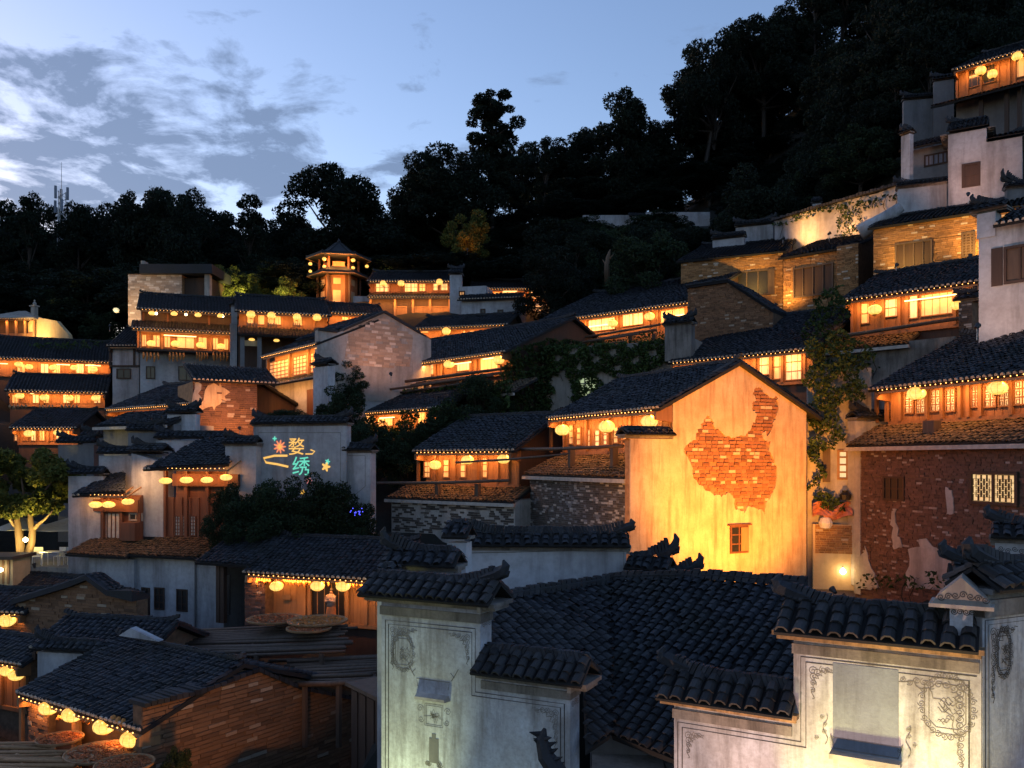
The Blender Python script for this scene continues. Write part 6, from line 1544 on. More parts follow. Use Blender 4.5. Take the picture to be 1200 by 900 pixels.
m.build('painted_leaf', 'ink_soft', rootA)
note_ground(FA, 0, LA, 1, -3, zA0 + .4)
flood(FA.W(.5, 1.7, zA0 + 1.2), FA.W(.55, 0, FA.hit(480, 890)[1]), 120, (.92, .95, .42), 'small floodlight at the foot of the left foreground wall', 50, 1.0)
flood(FA.W(2.3, 2.2, zA0 + 1.0), FA.W(2.4, 0, FA.hit(600, 900)[1]), 18, (.7, .9, .75), 'small floodlight below the painted flower pot', 45, 1.0)
# jagged plant ornament near the right end: a dragon-fish roof finial seen from above
a, z = FA.hit(645, 900, .5)
m = MB().tube([FA.W(a + .3, .5, z - .25), FA.W(a + .1, .5, z - .02), FA.W(a - .08, .5, z + .18), FA.W(a - .16, .5, z + .45), FA.W(a - .1, .5, z + .62)], [.15, .16, .14, .1, .03], 7)
for i in range(12): q = FA.W(a + .1 - .024 * i, .5, z - .1 + .055 * i); m.tube([q, q + FA.u * (.2 - .4 * (i % 2)) * rnd.uniform(.6, 1.2) + FA.n * rnd.uniform(-.1, .1) + V((0, 0, rnd.uniform(.02, .16)))], [.07, .006], 5)
m.single('roof_finial', 'tile', 'dark jagged dragon-fish finial in front of the left foreground wall', 'finial')

# ================================================================ foreground roof with its valley
za = -2.85; V0 = V((2.26, 19.7, za)); PT = R(28)
courtyard = thing('courtyard_roof', 'pair of dark tile roof slopes meeting in a valley above the courtyard', 'roof', V0 - V((0, 0, 6)))
def plane_roof(O, U, dn_h, poly_px, singles, top_cap=None, **kw):
    Vd = (-dn_h.normalized() * math.cos(PT) + V((0, 0, math.sin(PT)))).normalized(); N = U.cross(Vd).normalized()
    if N.z < 0: N = -N
    def uv(px, py):
        d = V(((px - 600) / FPX, 1, (HZ - py) / FPX)); t = O.dot(N) / d.dot(N); q = d * t - O; return q.dot(U), q.dot(Vd)
    poly = [uv(x, y) for x, y in poly_px]
    sl, P = roof_core(courtyard, O, U, Vd, N, poly, .235, .17, .085, 'tile', .12, 'roof_slope', False, singles, **kw)
    return sl, P, uv
sR, PR, uvR = plane_roof(V0, V((.74, -.67, 0)).normalized(), V((-.67, -.74, 0)), [(712, 681), (820, 679), (945, 688), (945, 905), (795, 892), (716, 861)], 170)
sL, PL_, uvL = plane_roof(V0, V((.74, .67, 0)).normalized(), V((.67, -.74, 0)), [(712, 684), (716, 861), (689, 879), (684, 765), (574, 765), (570, 714), (585, 703)], 130)
def capline(pts, P, uv, name='ridge_cap', w=.2, h=.2):
    q = [P(*uv(x, y)) for x, y in pts]
    for a, b in zip(q, q[1:]): ridge_cap(courtyard, a + V((0, 0, .08)), b + V((0, 0, .08)), w, h, .0, name)
capline([(712, 681), (820, 679), (945, 688)], PR, uvR); capline([(583, 704), (712, 684)], PL_, uvL)
m = MB(); q0, q1 = PR(*uvR(712, 684)), PR(*uvR(716, 861))
n = 40
for i in range(n):
    a = q0.lerp(q1, i / n); b = q0.lerp(q1, (i + .8) / n); jx = rnd.gauss(0, .02); m.box8([a + V((-.09 + jx, 0, -.03)), a + V((.09 + jx, 0, -.03)), b + V((.09 + jx, 0, -.03)), b + V((-.09 + jx, 0, -.03)), a + V((-.07 + jx, 0, .05)), a + V((.07 + jx, 0, .05)), b + V((.07 + jx, 0, .09)), b + V((-.07 + jx, 0, .09))])
m.build('valley_tiles', 'tile', courtyard)
# courtyard parapet slab below the eaves
q = q1 - V((0, 0, .35))
F = Fr((q.x - .35, q.y + .05), (q.x + 6.05, q.y - .5))
for k in range(5): MB().box(F, .02 + 1.28 * k, 1.27 + 1.28 * k, -.35, 1.3 + .002 * k, q.z - .35, q.z - .12 - .003 * k).build('stone_slab', 'stone', courtyard)
box_wall(courtyard, F, 0, 6.4, -.4, -.36, q.z - 1, q.z + .3, 'plaster_grey', 'parapet')
box_wall(courtyard, F, 0, 6.4, -2.2, 1.2, zA0, q.z - .36, 'plaster_grey', 'courtyard_wall_base')
note_ground(F, 0, 6, 1, -4, zA0 + .4)

# ================================================================ walls behind the courtyard roof
D1 = wall_thing('courtyard_back_wall', 'plain white back wall with painted border and long heavy tiled cap', 549, 734, 21.5, 21.2, 645, 720, thick=.5, lay=3, crest=.3, horn=.18, horns=(1, 1))
m = MB(); f = D1['F']; ribbon(m, f, [f.hit(x, y) for x, y in ((551.5, 720), (551.5, 648), (731, 644), (731, 720))], .004, .025); m.build('painted_border', 'ink_soft', D1['root'])
wall_thing('courtyard_back_wall', 'short dark capped step with an upturned end at the right of the back wall', 737, 782, 21.2, 20.8, 672, 720, thick=.5, horns=(0, 1), mname='plaster_grey', lay=2, horn=.4)
wall_thing('courtyard_back_wall', 'low horned cap peeping over the courtyard ridge before the orange gable', 783, 812, 21.0, 20.8, 690, 720, thick=.4, horns=(0, 1), mname='plaster_grey', lay=1, horn=.3)
wall_thing('courtyard_back_wall', 'dark capped wall step above the left foreground wall', 452, 532, 18.6, 18.2, 668, 730, thick=.5, horns=(1, 0), mname='plaster_grey', lay=2, crest=.22)
wall_thing('courtyard_back_wall', 'white pillar head between the two dark caps', 524, 546, 19.6, 19.5, 636, 700, thick=.5, horns=(0, 0), lay=1, horn=0)
wall_thing('courtyard_back_wall', 'short ornate white pillar head left of the foreground caps', 442, 456, 17.5, 17.4, 690, 740, thick=.5, horns=(0, 0), lay=2, horn=0)
# ---- foreground right wall
FB = fr_px(790, 1150, 13.1, 11.0)
zB1 = FB.hit(1040, 760)[1]; zB2 = FB.hit(860, 836)[1]; zB0 = FB.hit(1000, 960)[1] - 3; LB = FB.L
rootB = thing('courtyard_wall', 'stepped warm-lit courtyard wall with painted scrolls and an unlit blue-grey panel', 'wall', FB.W(LB / 2, -.2, zB0))
uS = FB.u_at(930)
MB().slab(FB, [(0, zB0), (LB, zB0), (LB, zB1), (uS, zB1), (uS, zB2), (0, zB2)], -TH, 0).build('wall', 'plaster_fore', rootB)
MB().box(FB, uS - .02, LB - .02, -TH - .02, .03, zB1 - .2, zB1 - .06).build('grey_band', 'cornice_grey', rootB)
MB().box(FB, -.02, uS - .021, -TH - .02, .03, zB2 - .2, zB2 - .06).build('grey_band', 'cornice_grey', rootB)
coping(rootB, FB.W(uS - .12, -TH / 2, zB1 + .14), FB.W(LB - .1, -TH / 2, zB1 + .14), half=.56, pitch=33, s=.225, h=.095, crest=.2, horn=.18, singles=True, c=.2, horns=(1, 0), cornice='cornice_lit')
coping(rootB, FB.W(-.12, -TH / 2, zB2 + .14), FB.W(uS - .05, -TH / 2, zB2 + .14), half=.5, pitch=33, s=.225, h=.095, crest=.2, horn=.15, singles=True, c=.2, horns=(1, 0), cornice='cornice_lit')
zl = zB1 - .24
frame_lines(rootB, FB, [([(.06, zB0 + 1), (.06, zB2 - .26), (uS + .1, zB2 - .26), (uS + .1, zl), (LB - .05, zl)], False), ([(.13, zB0 + 1), (.13, zB2 - .33), (uS + .17, zB2 - .33), (uS + .17, zl - .07), (LB - .14, zl - .07), (LB - .14, zB0 + 1)], False)])
corner_scroll(rootB, FB, uS + .2, zl - .1, 1, -1, .3, .42)
pu, pz = FB.hit(1110, 828)
corner_scroll(rootB, FB, LB - .17, zl - .1, -1, -1, .9, 1.3, (pu, pz, .27, .36))
corner_scroll(rootB, FB, .16, zB2 - .36, 1, -1, .26, .36)
a, z1 = FB.hit(976, 774); b, _ = FB.hit(1053, 774); z0 = FB.hit(1015, 884)[1]
bw = MB().box(FB, a, b, -.02, .006, z0, z1 - .03).build('unlit_panel', 'shade_panel_blue', rootB)  # area the warm light misses, its shade put into a blue colour
m = MB().box(FB, a - .02, b + .04, 0, .2, z0 - .08, z0 - .01); m.box(FB, a + .03, b - .01, .0, .14, z0 - .15, z0 - .081); m.box(FB, a + .1, b - .08, 0, .1, z0 - .2, z0 - .151); m.build('sill', 'plaster_old', bw)
m = MB(); ribbon(m, FB, [(a - .03, z0 + .2), (a + .02, z0 + .02), (b + .0, z0 + .02), (b + .05, z0 + .2)], .01, .014); ribbon(m, FB, [(a - .02, z0 + .17), (b + .04, z0 + .17)], .01, .008)
for u in (a - .1, b + .12):
    for i in range(4): ribbon(m, FB, [(u + .03 * math.sin(i * 2.1 + j * .5), z0 + .05 + .1 * i + .025 * j) for j in range(6)], .01, .009); spiral(m, FB, u + rnd.gauss(0, .05), z0 + .12 + .1 * i, .03, 1, 1, .01, .008)
m.build('painted_balcony', 'ink_soft', bw)
# corner post with carved capital
u0, u1 = FB.u_at(1113, .1), FB.u_at(1140, .1); zc0 = FB.hit(1127, 747, .1)[1]; zc1 = FB.hit(1127, 708, .1)[1]
cp = MB().box(FB, u0, u1, -.3, .12, zc0, zc1).build('corner_post', 'plaster_fore', rootB)
zc2 = FB.hit(1127, 676, .1)[1]
MB().slab(FB, [(u0 - .2, zc1 + .0), (u1 + .2, zc1 + .0), (u1 + .14, zc1 + .1), ((u0 + u1) / 2, zc2), (u0 - .14, zc1 + .1)], -.34, .16).build('carved_capital', 'plaster_old', cp)
MB().box(FB, u0 - .24, u1 + .24, -.36, .2, zc1 - .05, zc1 - .001).build('moulding', 'stone', cp)
m = MB()
for i in range(7): spiral(m, FB, u0 - .1 + i * .085, zc1 + .08 + .05 * (3 - abs(i - 3)) / 3, .045, 1, 1 if i % 2 else -1, .164, .012)
for i in range(4): spiral(m, FB, u0 + .05 + i * .07, zc1 - .1, .04, 1, 1 if i % 2 else -1, .124, .01)
m.build('carving', 'ink', cp)
# wall returning to the right of the corner
c = FB.W(LB, 0, 0); FC = Fr((c.x + .02, c.y + .01), (c.x + 1.6, c.y + .75))
zC1 = FC.hit(1152, 722)[1]
rootC = thing('courtyard_wall', 'bluish shaded courtyard wall turning away past the carved corner post', 'wall', FC.W(.8, -.2, zB0))
box_wall(rootC, FC, .0, FC.L + 1.5, -.4, 0, zB0, zC1, 'plaster_fore')
MB().box(FC, -.0, FC.L + 1.5, -.45, .035, zC1 - .02, zC1 + .2).build('grey_band', 'cornice_grey', rootC)
m = MB(); ribbon(m, FC, [(.05, zB0), (.05, zC1 - .06), (3, zC1 - .06)], .004, .02); ribbon(m, FC, [(.12, zB0), (.12, zC1 - .12), (3, zC1 - .12)], .004, .012); m.build('painted_border', 'ink', rootC)
pu, pz = FC.hit(1176, 765); corner_scroll(rootC, FC, .14, zC1 - .14, 1, -1, .5, .95, (pu, pz, .13, .28), 'ink')
coping(rootC, FC.W(.22, -.25, zC1 + .34), FC.W(FC.L + 1.5, -.25, zC1 + .34), half=.42, pitch=32, s=.225, h=.09, crest=.2, horn=.2, singles=True, c=.2, horns=(1, 0))
note_ground(FB, 0, LB, 1, -3, zB0 + .4)
for (u, z, lb) in ((.9, .0, 'floodlight warming the right foreground wall beside its step'), (2.9, -.1, 'floodlight warming the right foreground wall below the unlit panel')):
    flood(FB.W(u, 3.4, zB0 + .9), FB.W(u + .7, 0, zB0 + 4.2), 130, (1.0, .56, .36), lb, 80, .25)
for i, (px, py) in enumerate(((960, 890), (1085, 810), (1130, 900), (1010, 850))):
    u, z = FB.hit(px, py); flood(FB.W(u - .2, 1.6, zB0 + 1.5 + .1 * i), FB.W(u, 0, z), 95, (1.0, .80, .24), 'small yellow accent light at the foot of the right foreground wall', 30, 1.0, .04, 'accent lights of the right foreground wall')
# further ornate wall end, right
w_ = wall_thing('fire_wall', 'carved white wall end with a curled cap before the brick house', 1166, 1240, 19.0, 18.4, 636, 720, thick=.5, horns=(1, 0), lay=3, crest=.2, horn=.22)
f = w_['F']; m = MB()
for i in range(9): spiral(m, f, .12 + i * .13, w_['z1'] - .12 - .05 * (i % 2), .06, 1, 1 if i % 2 else -1, .006, .014)
m.build('carving', 'ink', w_['root'])
wall_thing('fire_wall', 'long dark horned cap below the red brick lower storey', 1118, 1235, 15.0, 14.4, 690, 760, thick=.5, horns=(1, 0), lay=2, crest=.22, horn=.22, mname='plaster_grey')
# ================================================================ alley between the map-patch house and the brick house
F = fr_px(955, 1003, 35.5, 35.0)
z = lambda y: F.hit(980, y)[1]
root = thing('alley_house', 'narrow vine-hung house front in the gap beside the map-patch gable', 'house', F.W(F.L / 2, -1, z(690)))
box_wall(root, F, -.3, F.L + .6, -3, 0, z(705), z(505), 'plaster_old'); box_wall(root, F, -.29, F.L + .59, -3, -.05, z(505), z(432), 'stone', 'upper_wall')
brick_joined(root, F, [(.0, z(648)), (F.L + .3, z(648)), (F.L + .3, z(615)), (.0, z(615))], .35, 'brick_ochre', .28, .09, .03)
MB().box(F, -.1, F.L + .4, 0, .34, z(690), z(614)).build('low_wall', 'ochre_plaster', root)
window(root, F, F.u_at(981), F.u_at(1004), z(562), z(527), .0, 'glow_green', 2, 4, .1, 'wood_pale')
MB().box(F, F.u_at(964), F.u_at(973), .0, .08, z(565), z(525)).build('shutter', 'wood_old', root)
u = F.u_at(987); t = thing('bulb', 'glaring bare bulb low on the wall in the gap beside the map-patch gable', 'light bulb', F.W(u, .5, z(668)))
MB().lathe(F.W(u, .5, z(668)), [(0, -.12), (.11, -.06), (.13, .02), (.06, .13), (0, .16)], 10).build('glass', 'bulb', t); MB().tube([F.W(u, .45, z(668)), F.W(u, .34, z(662))], .02, 5).build('bracket', 'metal', t)
pl_ = bpy.data.lights.new('alley_lamp', 'POINT'); pl_.energy = 6; pl_.color = (1, .55, .14); pl_.shadow_soft_size = .13; o = bpy.data.objects.new('alley_lamp', pl_); put(o, t, F.W(u, .75, z(668)))
m = MB(); pts = []
for i in range(9):
    for j in range(6):
        a = F.u_at(952) + (F.u_at(998) - F.u_at(952)) * i / 8; pts.append(F.W(a, .45 + .25 * math.sin(i * 1.3 + j), z(590) - (z(590) - z(606)) * j / 5 + .12 * math.sin(i * 1.1)))
m.add(pts, [(i * 6 + j, i * 6 + j + 1, (i + 1) * 6 + j + 1, (i + 1) * 6 + j) for i in range(8) for j in range(5)]); m.single('draped_cloth', 'pink_cloth', 'pink cloth hung out below the green lit window in the gap', 'cloth')
c = F.W(F.u_at(967), .5, z(612)); m = MB().lathe(c, [(.05, -.25), (.22, -.2), (.28, 0), (.2, .2), (.0, .3)], 10); m.single('jar', 'white_paint', 'pale jar standing on the low wall in the gap', 'jar')
c = F.W(F.u_at(990), .45, z(585)); m = MB().lathe(c, [(.0, 0), (.2, .0), (.24, .2), (.12, .32), (.14, .38), (0, .38)], 10); m.single('pot', 'dark', 'dark round pot above the pink cloth', 'pot')
note_ground(F, 0, F.L, .5, -2, z(695)); 

# ================================================================ top right: white tower walls and lantern house
H = lit_house('timber_house', 'highest lit house with an orange eave and hanging lanterns at the forest edge', (1119, 83, 1215, 52), (57, 53.8), (1165, 60), 108, 145, over=.8, pitch=26, wallm='wood_dark', posts=(1122, 1134, 1150, 1170, 1183, 1190, 1212),
              panes=[(1135, 1168, 76, 100, 'dark_glass', (2, 1)), (1191, 1210, 66, 90, 'glow_warm', (1, 1))], lanterns=[(1149, 83), (1163, 87), (1192, 66)], lr=.36, lk='globe', phrase='highest lit house at the forest edge', W=13)
F = H['F']; root = H['root']
pent(root, H, H['zf'] + .1, -.8, 1.9, u=(-1.2, H['L'] + .3), pitch=20, tile='tile', gutter=False)
box_wall(root, F, 0, H['L'], -3, -.3, H['zb'] - 1, H['zf'] - .3, 'plaster_grey', 'lower_wall')
for x in (1150, 1180, 1195): u = F.u_at(x, .3); MB().box(F, u - .12, u + .12, .2, .45, H['zb'], H['zf'] - .4).build('post', 'wood_dark', root)
W1 = wall_thing('white_house', 'white tower house with a dark square window, glowing orange at its right side', 1111, 1156, 49.0, 48.0, 158, 255, thick=3, cat='house', horns=(1, 0), lay=3)
F = W1['F']; root = W1['root']
u1 = F.u_at(1198); zz2 = F.hit(1160, 166)[1]
box_wall(root, F, F.L, u1, -3, -.003, W1['z0'], zz2, 'plaster', 'lower_step')
coping(root, F.W(F.L + .1, -1.5, zz2 + .15), F.W(u1, -1.5, zz2 + .15), half=1.7, pitch=18, horns=(0, 1), lay=3)
window(root, F, F.u_at(1127), F.u_at(1149), F.hit(1138, 219)[1], F.hit(1138, 191)[1], .0, 'wood_dark', 2, 2, .12, 'wood_dark')
flood(F.W(u1 - .6, 1.8, F.hit(1190, 246)[1]), F.W(u1 - 1.6, 0, F.hit(1180, 205)[1]), 260, (1.0, .34, .06), 'floodlight at the foot of the white tower house', 120, 1.0)
flood(F.W(1.2, 3.2, F.hit(1130, 246)[1]), F.W(1.2, 0, F.hit(1130, 190)[1]), 70, (1.0, .5, .34), 'added bounce light before the dark square window of the white tower', 110, 1.0)  # added lamp giving the tower wall a pinkish bounce
t = wall_thing('fire_wall', 'curly horned ridge end before the white tower house', 1180, 1230, 45, 44.5, 222, 245, thick=.4, horns=(1, 0), lay=2, horn=.6, mname='plaster_grey')
for (xl, xr, yt, yb, Yl, Yr, lb) in ((1059, 1096, 118, 175, 64, 63.5, 'lower dim grey step of the highest fire wall at the forest edge'), (1094, 1118, 96, 175, 63, 62.5, 'upper dim grey step of the highest fire wall at the forest edge')):
    wall_thing('fire_wall', lb, xl, xr, Yl, Yr, yt, yb, thick=.5, lay=1, mname='plaster_grey', horns=(1, 0))
W2 = wall_thing('white_house', 'dim house with a barred window strip under a dark eave beside the white tower', 1062, 1112, 53, 51.5, 178, 240, thick=3, cat='house', cap=False, mname='plaster_grey')
F = W2['F']; roof_slope(W2['root'], F, W2['z1'], R(24), [(-.3, 0), (F.L, 0), (F.L, 2.6), (-.3, 2.6)], n0=.6, lime=False)
window(W2['root'], F, F.u_at(1083), F.u_at(1111), F.hit(1095, 194)[1], F.hit(1095, 178)[1] - .1, .0, 'shade_panel_blue', 5, 1, .09, 'wood_dark')
wall_thing('fire_wall', 'thin white pillar wall with a stepped cap left of the barred window strip', 1056, 1066, 51.5, 51, 160, 240, thick=.35, lay=1, horns=(1, 0))
W3 = wall_thing('garden_wall', 'long sloping white wall with creepers, lit orange from below', 908, 1062, 60.5, 52, 282, 290, thick=.5, lay=2, cap=False)
F = W3['F']; root = W3['root']
za, zb_ = F.hit(908, 258)[1], F.hit(1062, 214)[1]
MB().slab(F, [(0, W3['z0']), (F.L, W3['z0']), (F.L, zb_), (F.L * .8, F.hit(1030, 226)[1]), (F.L * .5, F.hit(985, 236)[1]), (0, za)], -.6, .03).build('sloping_wall', 'plaster', root)
m = MB(); n = 40
for i in range(n):
    t0, t1 = i / n, (i + .85) / n; a, b = F.L * t0, F.L * t1; q0 = za + (zb_ - za) * t0 + .02; q1 = za + (zb_ - za) * t1 + .02; h = rnd.uniform(.12, .2)
    m.box8([F.W(a, -.9, q0), F.W(b, -.9, q1), F.W(b, .35, q1 - .1), F.W(a, .35, q0 - .1), F.W(a, -.9, q0 + h), F.W(b, -.9, q1 + h), F.W(b, .35, q1 + h - .1), F.W(a, .35, q0 + h - .1)])
m.build('wall_cap', 'tile', root)
flood(F.W(2.5, 2.0, F.hit(930, 290)[1] + .2), F.W(3.5, 0, F.hit(950, 262)[1]), 130, (1.0, .42, .10), 'floodlight at the low end of the sloping creeper wall', 130, 1.0)
flood(F.W(6, 1.8, F.hit(990, 282)[1] + .2), F.W(7, 0, F.hit(1000, 250)[1]), 90, (1.0, .42, .12), 'floodlight at the high end of the sloping creeper wall', 130, 1.0)
SLW = W3
wall_thing('fire_wall', 'short white wall step with a horned cap at the end of the sloping wall', 1052, 1112, 50.2, 49.2, 222, 262, thick=.5, lay=2, horns=(1, 0))
wall_thing('fire_wall', 'low stepped white wall at the low end of the sloping creeper wall', 835, 872, 61, 60, 282, 312, thick=.5, lay=1, horns=(1, 0))
wall_thing('fire_wall', 'white capped wall block above the open shuttered brick house', 862, 906, 62, 61, 267, 312, thick=.5, lay=1, horns=(1, 1))
wall_thing('fire_wall', 'slim white chimney-like wall head above the sloping creeper wall', 952, 962, 62, 61.8, 239, 270, thick=.7, lay=1, horns=(0, 0), horn=0)
f = fr_px(1013, 1066, 49.5, 48.6); m = MB(); a = f.hit(1022, 272); 
tube = [f.W(*[f.hit(x, y)[0], .3, f.hit(x, y)[1]]) for x, y in ((1008, 274), (1022, 266), (1036, 258), (1056, 244))]
m.tube(tube, [.5, .45, .4, .3], 10); m.single('white_duct', 'plaster', 'fat white plastered scroll of wall sloping down to the brick roof', 'wall scroll', smooth=True)
f = fr_px(683, 832, 96, 96); t = wall_thing('garden_wall', 'long faint white wall high in the dark wood', 683, 742, 97, 97, 252, 264, thick=.4, lay=1, horns=(0, 0), horn=0, cap=False, mname='plaster')
wall_thing('garden_wall', 'faint white wall in the dark wood, longer half beyond the little gatehouse', 757, 832, 96, 96, 248.5, 263, thick=.4, cap=False)
f = fr_px(741, 758, 95.5, 95.5); z0, z1 = f.hit(750, 266)[1], f.hit(750, 253)[1]; t = thing('gatehouse', 'little dark gatehouse between the two faint white walls', 'gatehouse', f.W(.8, -1, z0)); box_wall(t, f, 0, f.L, -2, 0, z0 - 1, z1, 'plaster_grey'); roof_slope(t, f, z1, R(28), [(-.3, 0), (f.L + .3, 0), (f.L + .3, 1.5), (-.3, 1.5)], lime=False)
note_ground(f, -6, 8, 2, -2, z0 - .5)

# ================================================================ ground
gp_ = np.array(GROUND); gpx = 600 + FPX * gp_[:, 0] / gp_[:, 1]; grow = HZ - FPX * gp_[:, 2] / gp_[:, 1]
def ground_z(x, y):
    d2 = (gp_[:, 0] - x) ** 2 + (gp_[:, 1] - y) ** 2 + .3
    w = 1 / d2 ** 1.6; z = float((w * gp_[:, 2]).sum() / w.sum())
    px = 600 + FPX * x / max(y, 6.0)
    if y > 60:                               # the wooded slope: low on the left, steep on the right
        t = min(1.0, (y - 60) / 30.0)
        sl = np.interp(px, [-300, 100, 350, 500, 600, 800, 950, 1200, 1600], [14, 15, 17, 24, 30, 36, 52, 70, 85]); zt = np.interp(y, [60, 97, 118, 190, 400], [z, z + max(0, sl - z) * np.interp(px, [500, 650, 860, 1000], [.63, .0, .0, .63]), max(z, sl), max(z, sl) + np.interp(px, [0, 600, 1200], [-6, 4, 24]), sl * .6])
        z = z * (1 - t) + zt * t
    if y < 62:                               # ground never rises in front of a house foot behind it
        pc = min(1290.0, max(-90.0, px)); k = (gp_[:, 1] > y - .3) & (np.abs(gpx - pc) < 55) & (gp_[:, 1] < 66)
        if k.any(): z = min(z, (HZ - grow[k].max() - 16) / FPX * y - .1)
    if y < 11: z = min(z, -8.5)
    return z
xs = np.concatenate([np.linspace(-260, -62, 14), np.linspace(-60, 62, 82), np.linspace(64, 260, 14)]); ys = np.concatenate([np.linspace(-40, 8, 8), np.linspace(9, 100, 92), np.linspace(104, 420, 34)])
gv = [(x, y, ground_z(x, y) - .25) for y in ys for x in xs]; nx_ = len(xs)
gf = [(j * nx_ + i, j * nx_ + i + 1, (j + 1) * nx_ + i + 1, (j + 1) * nx_ + i) for j in range(len(ys) - 1) for i in range(nx_ - 1)]
g = np_obj('ground', gv, gf, 'soil', None, smooth=True); g['kind'] = 'structure'
for t_ in FLOODS:                            # lamps stand on the ground, not in it
    gz = ground_z(t_.location.x, t_.location.y) - .25 + .3
    if t_.location.z < gz: t_.location.z = gz
# far plain carried out to the horizon
np_obj('terrain', [(-3000, -3000, -24), (3000, -3000, -24), (3000, 3000, -24), (-3000, 3000, -24)], [(0, 1, 2, 3)], 'soil')['kind'] = 'structure'

# ================================================================ trees
def leaf_mesh(name, centers, radii, per, size, mname, flat=0.0, squash=.8, droop=0.0, shell=.55):
    """leaf-sized faces spread through clumps"""
    vs = []; 
    for (c, r) in zip(centers, radii):
        k = int(per * (r ** 2) / np.mean([q * q for q in radii])); k = max(6, k)
        d = RG.normal(size=(k, 3)); d /= np.linalg.norm(d, axis=1)[:, None]
        q = r * (shell + (1 - shell) * RG.random(k)[:, None] ** .5) * (0.85 + .3 * RG.random(k)[:, None]); p = np.array(c) + d * q * np.array([1, 1, squash]); 
        a = RG.normal(size=(k, 3)); a[:, 2] *= (1 - flat); a /= np.linalg.norm(a, axis=1)[:, None]
        b = np.cross(a, RG.normal(size=(k, 3))); b /= np.linalg.norm(b, axis=1)[:, None]
        s = size * (.55 + .8 * RG.random(k))[:, None]; a = a * s; b = b * s * .5
        p[:, 2] -= droop * RG.random(k)
        vs.append(np.stack([p - a, p - b * .9 + a * .1, p + a, p + b], 1))
    vs = np.concatenate(vs); n = len(vs)
    fs = np.arange(n * 4).reshape(n, 4)
    return np_mesh(name, vs.reshape(-1, 3), fs, mname)
def tree_proto(kind, seed, leaves='leaf_far', barkm='bark', lsize=.26, per=170, fine=1.0):
    r = random.Random(seed); Ht = 14.0; m = MB(); cs = []; rs = []
    def limb(a, b, r0, r1, bend=.4):
        a, b = V(a), V(b); mid = a.lerp(b, .5) + V((r.uniform(-bend, bend), r.uniform(-bend, bend), r.uniform(0, bend))); m.tube([a, mid, b], [r0, (r0 + r1) / 2, r1], 6)
        return b
    if kind == 'broad':
        top = V((r.uniform(-.5, .5), r.uniform(-.5, .5), Ht * .55)); limb((0, 0, -1.5), top, .34, .22, .5)
        for i in range(64):
            a = r.uniform(0, 6.283); el = r.uniform(-.75, 1.25); rr = r.uniform(1.6, 4.8); c = V((math.cos(a) * math.cos(el) * rr, math.sin(a) * math.cos(el) * rr, Ht * .62 + math.sin(el) * rr * 1.15)); cs.append(tuple(c)); rs.append(r.uniform(.7, 1.5))
            if i % 2 == 0: limb(top - V((0, 0, r.uniform(0, 3))), c, .13, .03)
    elif kind == 'tall':
        top = V((r.uniform(-.4, .4), r.uniform(-.4, .4), Ht * .95)); limb((0, 0, -1.5), top, .3, .06, .5)
        for i in range(66):
            t = r.uniform(.12, 1.0); w = (2.9 * math.sin(math.pi * min(1, .15 + t * .8)) + .5) * r.uniform(.5, 1.1); a = r.uniform(0, 6.283); c = V((math.cos(a) * w, math.sin(a) * w, Ht * t)); cs.append(tuple(c)); rs.append(r.uniform(.65, 1.25))
            if i % 2 == 0: limb((0, 0, Ht * t * .85), c, .09, .02)
    elif kind == 'pine':
        top = V((r.uniform(-.6, .6), 0, Ht)); limb((0, 0, -1.5), top, .28, .05, .5)
        for i in range(84):
            t = .5 + .5 * (i % 7) / 6 + r.uniform(-.02, .02); w = (3.9 - 5.0 * max(0, t - .72) - 2.0 * max(0, .72 - t)) * r.uniform(.1, 1.0); a = r.uniform(0, 6.283); c = V((math.cos(a) * w, math.sin(a) * w, Ht * t + r.uniform(-.3, .3))); cs.append(tuple(c)); rs.append(r.uniform(.55, 1.0)); limb((top.x * t, 0, Ht * t - .5), c, .08, .02, .2)
    elif kind == 'feather':
        top = V((0, 0, Ht * .8)); limb((0, 0, -1.5), top, .25, .05, .4)
        for i in range(46):
            a = r.uniform(0, 6.283); t = r.uniform(.3, 1.05); w = r.uniform(.6, 3.6) * (1.25 - t); c = V((math.cos(a) * w, math.sin(a) * w, Ht * t)); cs.append(tuple(c)); rs.append(r.uniform(.35, .85)); limb((0, 0, Ht * t * .75), c, .06, .015, .2)
    elif kind == 'bush':
        for i in range(58):
            a = r.uniform(0, 6.283); el = r.uniform(-.75, 1.4); rr = r.uniform(1.2, 3.4); c = V((math.cos(a) * math.cos(el) * rr, math.sin(a) * math.cos(el) * rr, 2.2 + math.sin(el) * rr * 1.05)); cs.append(tuple(c)); rs.append(r.uniform(.5, 1.0))
            if i % 3 == 0: limb((0, 0, -.8), c, .09, .02)
    lm = leaf_mesh('crown', cs, rs, per, lsize, leaves, squash=.5 if kind == 'pine' else .8, flat=.6 if kind == 'pine' else 0)
    tm = bpy.data.meshes.new('trunk'); tm.from_pydata(m.v, [], m.f); tm.materials.append(MATS[barkm]); tm.update()
    return lm, tm
PROT = {}
for i, (k, sd, per, ls) in enumerate((('broad', 1, 430, .17), ('broad', 2, 330, .17), ('broad', 9, 300, .19), ('tall', 3, 300, .17), ('tall', 4, 300, .17), ('pine', 5, 330, .15), ('feather', 6, 190, .15), ('feather', 8, 190, .15))): PROT[f'{k}{sd}'] = tree_proto(k, sd, per=per, lsize=ls)
PROT['bush1'] = tree_proto('bush', 11, 'leaf_mid', 'bark', .11, 330); PROT['bush2'] = tree_proto('bush', 12, 'leaf_mid', 'bark', .13, 260)
PROT['midbroad'] = tree_proto('broad', 13, 'leaf_mid', 'bark', .2, 260); PROT['warm'] = tree_proto('broad', 14, 'leaf_warm', 'bark', .22, 230)
